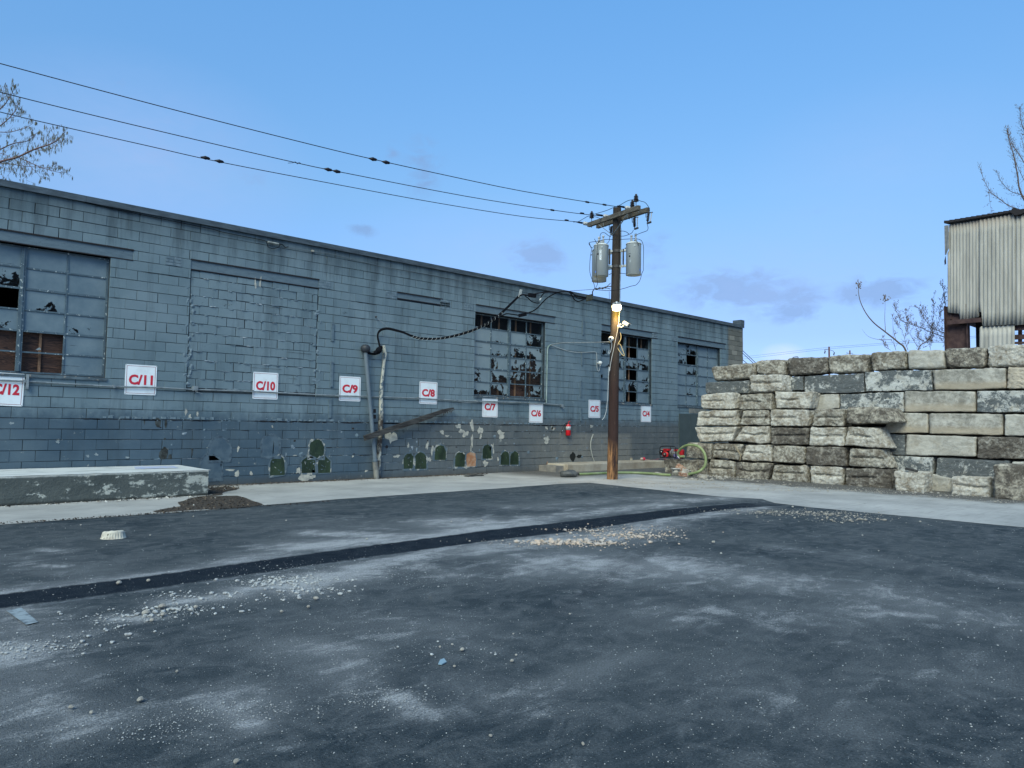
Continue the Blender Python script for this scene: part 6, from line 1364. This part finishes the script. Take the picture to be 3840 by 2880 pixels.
# ================================================================ CORRUGATED SHED
XS = 30.0
def ss(zx, zy, dx=0.0): return xp(*ZS(zx, zy), XS+dx)
shed = empty('corrugated_shed', 'tall derelict shed clad in grey corrugated sheets behind the stone blocks', 'building', at_=(34, 5, 0))
cor = mat('corrugated_sheet', (.33,.33,.30), .7); t = NT(cor); v = t.coord((1,1,.12)); v2 = t.coord(); n1 = t.noise(4, 6, .65, v); n2 = t.noise(1.0, 4, .6, v2); n3 = t.noise(30, 4, .7, v2)
sx = t.n('ShaderNodeSeparateXYZ'); t.t.links.new(v2, sx.inputs[0])
c = t.mix(t.ramp(n1, [(.32,0),(.68,1)]), (.25,.245,.22), (.43,.42,.375)); c = t.mix(t.math('MULTIPLY', t.ramp(n3, [(.62,0),(.7,1)]), .4), c, (.12,.12,.11))
rm = t.math('MULTIPLY', t.math('MULTIPLY', t.math('SUBTRACT', t.math('ADD', sx.outputs['Z'], t.math('MULTIPLY', n1, 1.2)), 9.35), 1.6, True), .7)
c = t.mix(rm, c, (.16,.10,.07)); t.col(c); t.bump(n3, .004)
corr = worn('rust_streak_sheet', (.40,.40,.365), (.30,.19,.11), 3.5, .52, .66, .7, .003, 0, (1,1,.25))
def sheet_c(x0, x1, ytop, ybot, name, m, dx=0.0, pitch=.105, amp=.022, parent=shed):
    """corrugated sheet between two picture columns; ytop/ybot give the rows of its edges (functions of column)"""
    n = max(8, int(abs((ss(x1,600)-ss(x0,600)).y)/pitch*6)); vs = []; fs = []
    for i in range(n+1):
        zx = x0+(x1-x0)*i/n; a, b = ss(zx, ytop(zx), dx), ss(zx, ybot(zx), dx); o_ = amp*math.sin(a.y/pitch*2*math.pi)
        for k in range(9): p = a.lerp(b, k/8); vs.append((p.x+o_, p.y, p.z))
    for i in range(n):
        for k in range(8): fs.append((i*9+k, i*9+k+1, (i+1)*9+k+1, (i+1)*9+k))
    o = MB().add(vs, fs, 0, True).build(name, m, parent); md = o.modifiers.new('s','SOLIDIFY'); md.thickness = .004; return o
def pw(pts):
    def f(x):
        for (a, b), (c_, d_) in zip(pts[:-1], pts[1:]):
            if x <= c_: return b+(d_-b)*(x-a)/(c_-a) if c_ != a else d_
        return pts[-1][1]
    return f
sheet_c(672, 1022, pw([(672,196),(1022,139)]), pw([(672,1208),(788,1216),(796,1288),(870,1294),(900,1278),(960,1264),(1000,1262),(1020,1240),(1022,1195)]), 'wall_sheet', cor, .02)
sheet_c(656, 684, pw([(656,520),(684,470)]), pw([(656,1200),(684,1210)]), 'corner_strip', cor, .03, amp=.005)
sheet_c(1014, 1432, pw([(1014,141),(1432,68)]), pw([(1014,1200),(1050,1200),(1054,1362),(1462,1336)]), 'wall_sheet', cor, -.02, .125, .028)
sheet_c(1432, 2300, pw([(1432,82),(2300,-62)]), pw([(1432,1352),(2300,1280)]), 'wall_sheet', cor, .0, .125, .028)
sheet_c(1022, 1428, pw([(1022,1385),(1050,1360),(1428,1338)]), pw([(1022,2400),(1428,2400)]), 'wall_sheet', cor, .05, .14, .016)
sheet_c(1760, 2300, pw([(1760,1320),(2300,1280)]), pw([(1760,2400),(2300,2400)]), 'wall_sheet', cor, .05, .14, .016)
o = MB().add([ss(620,205,-.02), ss(668,196,-.06), ss(676,455,-.06), ss(655,500,-.05), ss(640,540,-.02), ss(626,540,.02)], [(0,1,2,3,4,5)]).build('bent_flashing', worn('flashing_grey', (.17,.175,.17),(.25,.25,.24),6), shed); o.modifiers.new('s','SOLIDIFY').thickness = .01
MB().add([ss(634,545,.0), ss(640,640,.0), ss(622,660,-.05), ss(617,610,-.05)], [(0,1,2,3)]).build('torn_flap', blackgap, shed)
def bar(a, b, w_, h_, name='steel_beam', m=None, d0=0, d1=0): MB().beam(ss(a[0], a[1], d0), ss(b[0], b[1], d1), w_, h_).build(name, m or rsm, shed)
rsm = worn('rusty_steel', (.040,.022,.022), (.075,.045,.04), 5, .4,.65,.8,.004)
q = ss(762,1400,.15); MB().box((q.x,q.y-.38,0),(q.x+.04,q.y+.38,q.z+.9)).box((q.x-.14,q.y-.38,0),(q.x+.18,q.y-.35,q.z+.9)).box((q.x-.14,q.y+.35,0),(q.x+.18,q.y+.38,q.z+.9)).build('steel_post', rsm, shed)
q2 = ss(1800,1400,.15); MB().box((q2.x,q2.y-.3,0),(q2.x+.3,q2.y+.3,9.2)).build('steel_post', rsm, shed)
bar((660,1322),(1042,1290), .14, .16, d0=-.05, d1=-.05); bar((700,1240),(1042,1205), .10, .14, d0=.2, d1=.2); bar((1430,1372),(2300,1300), .1, .25, d0=.2, d1=.2); bar((1430,1490),(2300,1440), .1, .16, d0=.3, d1=.3); bar((1430,1555),(2300,1530), .1, .08, d0=.3, d1=.3)
# far inner frame and back wall with gaps
yl, yr_ = ss(660,800).y, ss(2300,800).y; zt_ = ss(1000,150).z
mb = MB(); y = yl-.2
while y > yr_:
    mb.box((XS+7.9, y-.85, 6.2+.2*math.sin(y*3)), (XS+7.95, y-.03, zt_-.3)); y -= .9
mb.build('back_wall', blackgap, shed)
for i, (y, tl) in enumerate([(yl-.45,.1),(yl-1.2,-.12),(yl-1.8,.05),(yl-2.1,.35),(yl-2.5,.0),(yl-3.4,0),(yl-4.4,.1),(yl-5.2,0)]): MB().beam((XS+4.0, y, 0), (XS+4.0, y+tl*1.5, 7.0), .10, .12).build('inner_post', rsm, shed)
for z_ in (5.95, 6.45, 4.6): MB().beam((XS+4.1, yl-.3, z_), (XS+4.1, yr_, z_+.1), .1, .2).build('inner_rail', rsm, shed)
MB().box((XS+.1, yl-.06, 5.6),(XS+7.9, yl-.03, zt_-.2)).build('side_wall', rsm, shed)
MB().box((XS+1.2, yl-1.1, 0),(XS+1.25, yl-.55, 7.0)).build('inner_board', blackgap, shed)
# roof: dark sheets seen along their lower edge, kicked-up ridge cap
mb = MB(); 
for i in range(13):
    x0 = 626+i*62; x1 = x0+58; j_ = (i % 3)*4
    a, b = ss(x0, 183-(x0-626)*.160-j_*.0), ss(x1, 183-(x1-626)*.160); zt2 = .10
    mb.add([(a.x-.12,a.y,a.z),(b.x-.12,b.y,b.z),(b.x+8.2,b.y,b.z+1.0),(a.x+8.2,a.y,a.z+1.0),(a.x-.12,a.y,a.z+zt2),(b.x-.12,b.y,b.z+zt2*.8),(b.x+8.2,b.y,b.z+1.08),(a.x+8.2,a.y,a.z+1.08)], [(0,3,2,1),(4,5,6,7),(0,1,5,4),(1,2,6,5),(2,3,7,6),(3,0,4,7)])
a, b = ss(1432,48), ss(2300,-90); mb.add([(a.x-.1,a.y,a.z-.1),(b.x-.1,b.y,b.z-.1),(b.x+8.2,b.y,b.z+1.0),(a.x+8.2,a.y,a.z+1.0),(a.x-.1,a.y,a.z+.05),(b.x-.1,b.y,b.z+.05),(b.x+8.2,b.y,b.z+1.1),(a.x+8.2,a.y,a.z+1.1)], [(0,3,2,1),(4,5,6,7),(0,1,5,4),(1,2,6,5),(2,3,7,6),(3,0,4,7)])
mb.build('roof_sheets', blackgap, shed)
mb = MB(); mb.poly([ss(1368,42,-.15), ss(1382,30,-.15), ss(1408,0,-.15), ss(1432,-6,-.15), ss(1520,66,-.15), ss(1432,84,-.15)], (.8,0,.1)); mb.build('bent_roof_sheet', blackgap, shed)

# ================================================================ TREES AND SHRUB
bark = worn('bark', (.085,.062,.055), (.14,.11,.095), 20); barkr = worn('bark_reddish', (.11,.065,.06), (.16,.10,.09), 20); bud = mat('bud_tan', (.15,.11,.08), .9); catk = mat('catkin_green', (.13,.135,.105), .9)
rt_ = random.Random(5)
def tree(name, label, depth, limbs, trunk, tw, kind, m, r0, grp=None):
    """limbs: picture-space polylines with start radius in metres; twigs and catkins or buds are grown from them"""
    s = empty(name, label, 'tree', grp, at_=trunk[0])
    if len(trunk) > 1: MB().tube(catmull(trunk, 4), [r0*(1-.5*i/(4*(len(trunk)-1))) for i in range(4*(len(trunk)-1)+1)], 10).build('trunk', m, s)
    mbl = MB(); tw_ = MB(); cat = MB(); ppx = depth/FPX
    def grow(p, d, ln, rad, lev):
        n = 5; pts = [p]; q = Vector(p)
        for i in range(n):
            d = (d+Vector((rt_.uniform(-.18,.18), rt_.uniform(-.18,.18), rt_.uniform(-.10,.22)*tw['up']))).normalized(); q = q+d*ln/n; pts.append(Vector(q))
            if lev > 0 and rt_.random() < tw['br']:
                sd2 = (d+CR*rt_.choice((-1,1))*rt_.uniform(.5,1.1)+Vector((CF.x,CF.y,0))*rt_.uniform(-.5,.5)+Vector((0,0,rt_.uniform(-.3,.4)))).normalized(); grow(Vector(q), sd2, ln*rt_.uniform(.35,.6), rad*.6, lev-1)
            if kind == 'catkin' and rt_.random() < tw['leaf']:
                for _ in range(rt_.randint(1,3)):
                    o_ = Vector((rt_.uniform(-.05,.05), rt_.uniform(-.05,.05), 0))*tw['sz']*3; e_ = q+o_+Vector((rt_.uniform(-.04,.04)*1, 0, -rt_.uniform(.6,1.3)*tw['sz'])); cat.tube([q+o_*.3, q.lerp(e_, .4), e_], [.3*tw['cr'], tw['cr'], tw['cr']*.7], 4)
            elif kind == 'bud' and rt_.random() < tw['leaf']:
                for _ in range(tw['nb']):
                    o_ = Vector((rt_.uniform(-1,1), rt_.uniform(-1,1), rt_.uniform(-.6,1)))*tw['sz']; cat.lathe(q+o_, [(.2*tw['cr'],0),(tw['cr'],tw['cr']),(.2*tw['cr'],tw['cr']*2.6)], 4)
        tw_.tube(pts, [rad*(1-.7*i/n) for i in range(n+1)], 4)
    for (pl_, r1, dens, dj) in limbs:
        P_ = catmull([at(x, y, depth+dj*k/len(pl_)) for k, (x, y) in enumerate(pl_)], 5); mbl.tube(P_, [.62*r1*(1-.82*i/(len(P_)-1)) for i in range(len(P_))], 6)
        L_ = sum((P_[i+1]-P_[i]).length for i in range(len(P_)-1)); nn = int(L_/tw['gap']*dens); 
        for k in range(nn):
            u = (k+rt_.random())/nn; 
            if u < tw.get('start', .05): continue
            i = min(int(u*(len(P_)-1)), len(P_)-2); p = P_[i].lerp(P_[i+1], u*(len(P_)-1)-i); dv = (P_[i+1]-P_[i]).normalized()
            side = (CR*dv.dot(Vector((0,0,1)))-Vector((0,0,1))*dv.dot(CR)).normalized()*(1 if k % 2 else -1)
            d = (dv*rt_.uniform(.5,1.0)+side*rt_.uniform(.4,.9)+Vector((CF.x,CF.y,0))*rt_.uniform(-.5,.5)+Vector((0,0,tw['rise']))).normalized(); grow(p, d, tw['len']*rt_.uniform(.5,1.1)*(1-.45*u), tw['rad'], tw['lev'])
    mbl.build('limbs', m, s); tw_.build('twigs', m, s); 
    if cat.v: cat.build('catkins' if kind == 'catkin' else 'buds', catk if kind == 'catkin' else bud, s)
ZT1 = zm(0, 280, 320/1264.0)
LT = lambda *p: [ZT1(*q) for q in p]
dl = 44; base = at(-420, 1500, dl); base.z = 0
tree('catkin_tree', 'bare tree with hanging catkins behind the left end of the warehouse roof', dl,
 [(LT((-1500,1900),(-600,1480),(0,1290),(260,1220),(500,1110),(740,1030),(860,960),(955,850)), .13, 1.5, -3), (LT((260,1220),(420,1290),(600,1370),(760,1420),(900,1450),(1010,1440)), .05, 1.5, 1), (LT((-800,1500),(-300,1280),(0,1110),(200,1020),(380,990),(480,930),(540,860)), .08, 1.4, 2),
  (LT((-700,1300),(-300,1000),(0,760),(140,640),(250,500),(265,410)), .08, 1.4, 1), (LT((-500,900),(0,510),(120,370),(190,250),(210,150)), .06, 1.4, -1), (LT((0,850),(150,850),(330,800),(430,760),(490,715)), .04, 1.5, 0), (LT((-500,1290),(0,1310),(170,1325),(330,1350),(560,1370),(740,1380),(860,1340)), .05, 1.5, 1),
  (LT((-400,700),(0,400),(40,280),(62,160)), .04, 1.4, 1), (LT((400,1290),(480,1390),(560,1470),(620,1560)), .03, 1.5, 0), (LT((680,1050),(690,930),(715,780)), .022, 1.5, 0), (LT((770,1010),(790,900),(822,770)), .022, 1.5, 0), (LT((500,1110),(700,1120),(820,1050),(975,945)), .025, 1.5, 0), (LT((-200,1150),(60,1180),(200,1250),(330,1330),(380,1500),(400,1600)), .03, 1.5, 0), (LT((-300,1400),(20,1480),(60,1540)), .03, 1.3, 0),
  (LT((150,640),(270,610),(350,590),(390,520)), .025, 1.4, 0), (LT((160,1330),(170,1420),(110,1500),(95,1560)), .02, 1.3, 0)],
 [base, base+Vector((.3,0,4)), base+Vector((.2,.2,8)), at(-300,700,dl)], dict(gap=.32, len=.80, rad=.008, lev=1, br=.35, up=.4, leaf=.42, sz=.19, cr=.0105, rise=.05), 'catkin', barkr, .34)
dr = 44; base = at(4150, 1600, dr); base.z = 0; RT = lambda *p: [(3140+x*.6029, 350+y*.6029) for x, y in p]
tree('budding_tree', 'bare budding tree rising behind the corrugated shed roof', dr,
 [(RT((1400,1000),(1161,660),(1120,500),(1095,380),(1068,290),(1055,215)), .09, 2.2, 0), (RT((1400,850),(1161,430),(1110,350),(1075,290),(1055,230)), .05, 2, 1), (RT((1500,900),(1230,350),(1150,200),(1135,80)), .07, 2.2, -1), (RT((1500,900),(1300,760),(1161,730),(1070,700),(1000,650),(950,610),(905,520),(882,440)), .06, 2.2, 1), (RT((1300,760),(1161,640),(1080,610),(1020,550),(988,480)), .045, 2.2, 0), (RT((1161,540),(1120,450),(1090,360)), .03, 2, 0), (RT((942,600),(950,680),(962,755)), .02, 2, 0), (RT((1300,600),(1190,420),(1140,260)), .04, 2, 1)],
 [base, base+Vector((.1,0,5)), at(4120,1100,dr)], dict(gap=.28, len=.50, rad=.006, lev=1, br=.25, up=.8, leaf=.6, sz=.03, cr=.014, nb=1, rise=.15), 'bud', bark, .3)
ds = 25.0; base = at(3330, 1330, ds); base.z = 0; ST = lambda *p: [ZS(*q) for q in p]; ST2 = RT
s_ = 'bare shrub with seed heads standing behind the top course left of the shed'
top0 = RT((430,1610))[0]
tree('leafless_shrub', s_, ds,
 [(RT((520,1900),(430,1610),(380,1550),(300,1485),(230,1430),(180,1370),(145,1300),(132,1240),(130,1190)), .055, .05, 0), (RT((300,1485),(295,1400),(297,1330),(297,1265)), .018, .05, 0), (RT((340,1532),(250,1530),(190,1510),(153,1467)), .016, .05, 0), (RT((365,1535),(350,1480),(345,1420),(345,1378)), .012, .05, 0)],
 [base, at(3420,1420,ds)], dict(gap=.35, len=.16, rad=.006, lev=0, br=0, up=1, leaf=.9, sz=.05, cr=.014, nb=3, rise=.4, start=.9), 'bud', worn('stem_tan', (.15,.115,.085),(.10,.08,.065), 14), .07)
# clustered seed heads at the two stem tips belong to the shrub
sh = EMP[-1][0]; cat = MB()
for (zx, zy) in ((132,1192),(297,1275)):
    c = at(*RT((zx, zy))[0], ds)
    for _ in range(26): o_ = Vector((rt_.gauss(0,.06), rt_.gauss(0,.06), rt_.gauss(0,.09))); cat.lathe(c+o_, [(.006,0),(.018,.015),(.006,.04)], 5)
    for _ in range(10): cat.tube([c-Vector((0,0,.08)), c+Vector((rt_.gauss(0,.07), 0, rt_.uniform(-.02,.14)))], .004, 4)
cat.build('seed_heads', bud, sh)
db = 29.0; base = at(3560, 1400, db); base.z = 0
tree('budding_bush', 'finely twigged budding bush against the left side of the shed', db,
 [(ST((300,1750),(330,1600),(420,1530),(470,1470),(485,1350),(490,1200),(500,1000)), .04, 1.0, 0), (ST((760,1640),(700,1500),(650,1350),(635,1200),(620,1000),(590,870)), .035, 1.3, 1), (ST((720,1540),(600,1480),(460,1430),(350,1380),(230,1340),(120,1290),(60,1180),(55,1140)), .03, 1.4, 0), (ST((700,1480),(560,1420),(480,1380),(380,1260),(320,1140)), .02, 1.4, 0), (ST((200,1640),(160,1500),(190,1400),(210,1260)), .015, 1.0, 0), (ST((310,1600),(220,1450),(180,1360)), .015, .5, 0),
  (ST((720,1560),(560,1545),(430,1550),(330,1500),(310,1430)), .018, 1.3, 0), (ST((60,1640),(30,1500),(25,1230)), .014, .3, 0), (ST((480,1450),(560,1300),(570,1180),(600,1020)), .016, 1.4, 0), (ST((350,1380),(380,1300),(385,1160)), .012, 1.5, 0), (ST((720,1400),(690,1300),(660,1200)), .012, 1.4, 0), (ST((0,1640),(-60,1590),(-90,1500)), .01, 1.2, 0), (ST((460,1640),(455,1560),(462,1450)), .01, 1.0, 0), (ST((240,1340),(200,1260),(175,1200)), .01, 1.5, 0), (ST((130,1400),(70,1340),(50,1290)), .01, 1.5, 0), (ST((600,1600),(640,1560),(710,1530)), .014, 1.5, 0)],
 [base, at(3520,1360,db)], dict(gap=.11, len=.42, rad=.0045, lev=1, br=.4, up=1.4, leaf=.8, sz=.03, cr=.0125, nb=1, rise=.55), 'bud', bark, .05)
# ---- distant utility poles and lines over the stone blocks, guy wires beyond the warehouse corner
def farpole(px, ptop, depth, wpx, arms, lab):
    a = at(px, ptop, depth); b = Vector((a.x, a.y, 0)); r_ = wpx*depth/FPX/2
    s = empty('distant_pole', lab, 'utility pole', 'distant utility poles', b); MB().tube([b, a], [r_*1.15, r_], 10).build('pole_shaft', worn('far_pole', (.12,.055,.04),(.16,.08,.06), 2), s)
    k = depth/FPX
    if arms == 2:
        for sg in (-1, 1):
            p0 = a-Vector((0,0,11*k)); p1 = p0+CR*sg*17*k+Vector((0,0,(0 if sg < 0 else -6)*k)); MB().tube([p0, p1, p1-Vector((0,0,4*k))], .8*k, 6).build('crossarm', steel, s); MB().lathe(p1-Vector((0,0,15*k))-CR*sg*-3*k*0, [(.8*k,0),(2.2*k,1*k),(2.2*k,10*k),(.8*k,12*k)], 8, axis=(Vector((0,0,1))+CR*.25).normalized()).build('strain_insulator', steel, s)
    else:
        p0 = a-Vector((0,0,11*k)); MB().tube([p0-CR*12*k, p0+CR*12*k], .8*k, 6).build('crossarm', steel, s); MB().tube([p0-CR*11*k, p0-CR*11*k+Vector((0,0,4*k))], 1*k, 6).build('pin_insulator', steel, s)
farpole(3109, 1300, 75, 6, 2, 'nearer distant pole with two drooping insulators over the stone wall'); farpole(3187, 1314, 100, 5, 1, 'smaller distant pole with a short crossarm over the stone wall')
for i, (pa_, pb_) in enumerate([((2780,1310),(2835,1362)),((2780,1320),(2825,1362)),((2780,1345),(2800,1362))]):
    a, b = at(*pa_, 40), at(*pb_, 40); d = b-a; tag(MB().tube([a-d*2, b+d*6], .018, 5).build('guy_wire', linem), ['upper of the guy wires slanting down beyond the warehouse corner', 'middle guy wire slanting down beyond the warehouse corner', 'lowest short guy wire beyond the warehouse corner'][i], 'cable', 'guy wires beyond the warehouse')
for i, (ya, yb) in enumerate([(1340,1302),(1348,1308)]):
    tag(MB().tube([at(2700, ya+8, 90), at(3109, yb, 75), at(3900, yb-60, 60)], .010, 4).build('far_wire', linem), ['upper thin far wire crossing low in the sky', 'lower thin far wire crossing low in the sky'][i], 'cable')

# ================================================================ origins: put every thing's origin at its base
bpy.context.view_layer.update()
kids = {}
for o in bpy.data.objects:
    if o.parent: kids.setdefault(o.parent.name, []).append(o)
for o, P_ in EMP:
    o.location = P_
    for c in kids.get(o.name, []): c.location = c.location-P_
done = set()
for o in list(bpy.data.objects):
    if o.type == 'MESH' and o.parent is None and o.get('category') and o.data.name not in done and o.get('kind') is None:
        done.add(o.data.name); n = len(o.data.vertices); a = np.empty(n*3, dtype=np.float32); o.data.vertices.foreach_get('co', a); a = a.reshape(-1, 3)
        c = np.array([(a[:,0].min()+a[:,0].max())/2, (a[:,1].min()+a[:,1].max())/2, a[:,2].min()]); o.data.transform(Matrix.Translation(-Vector(c))); o.location = Vector(c)
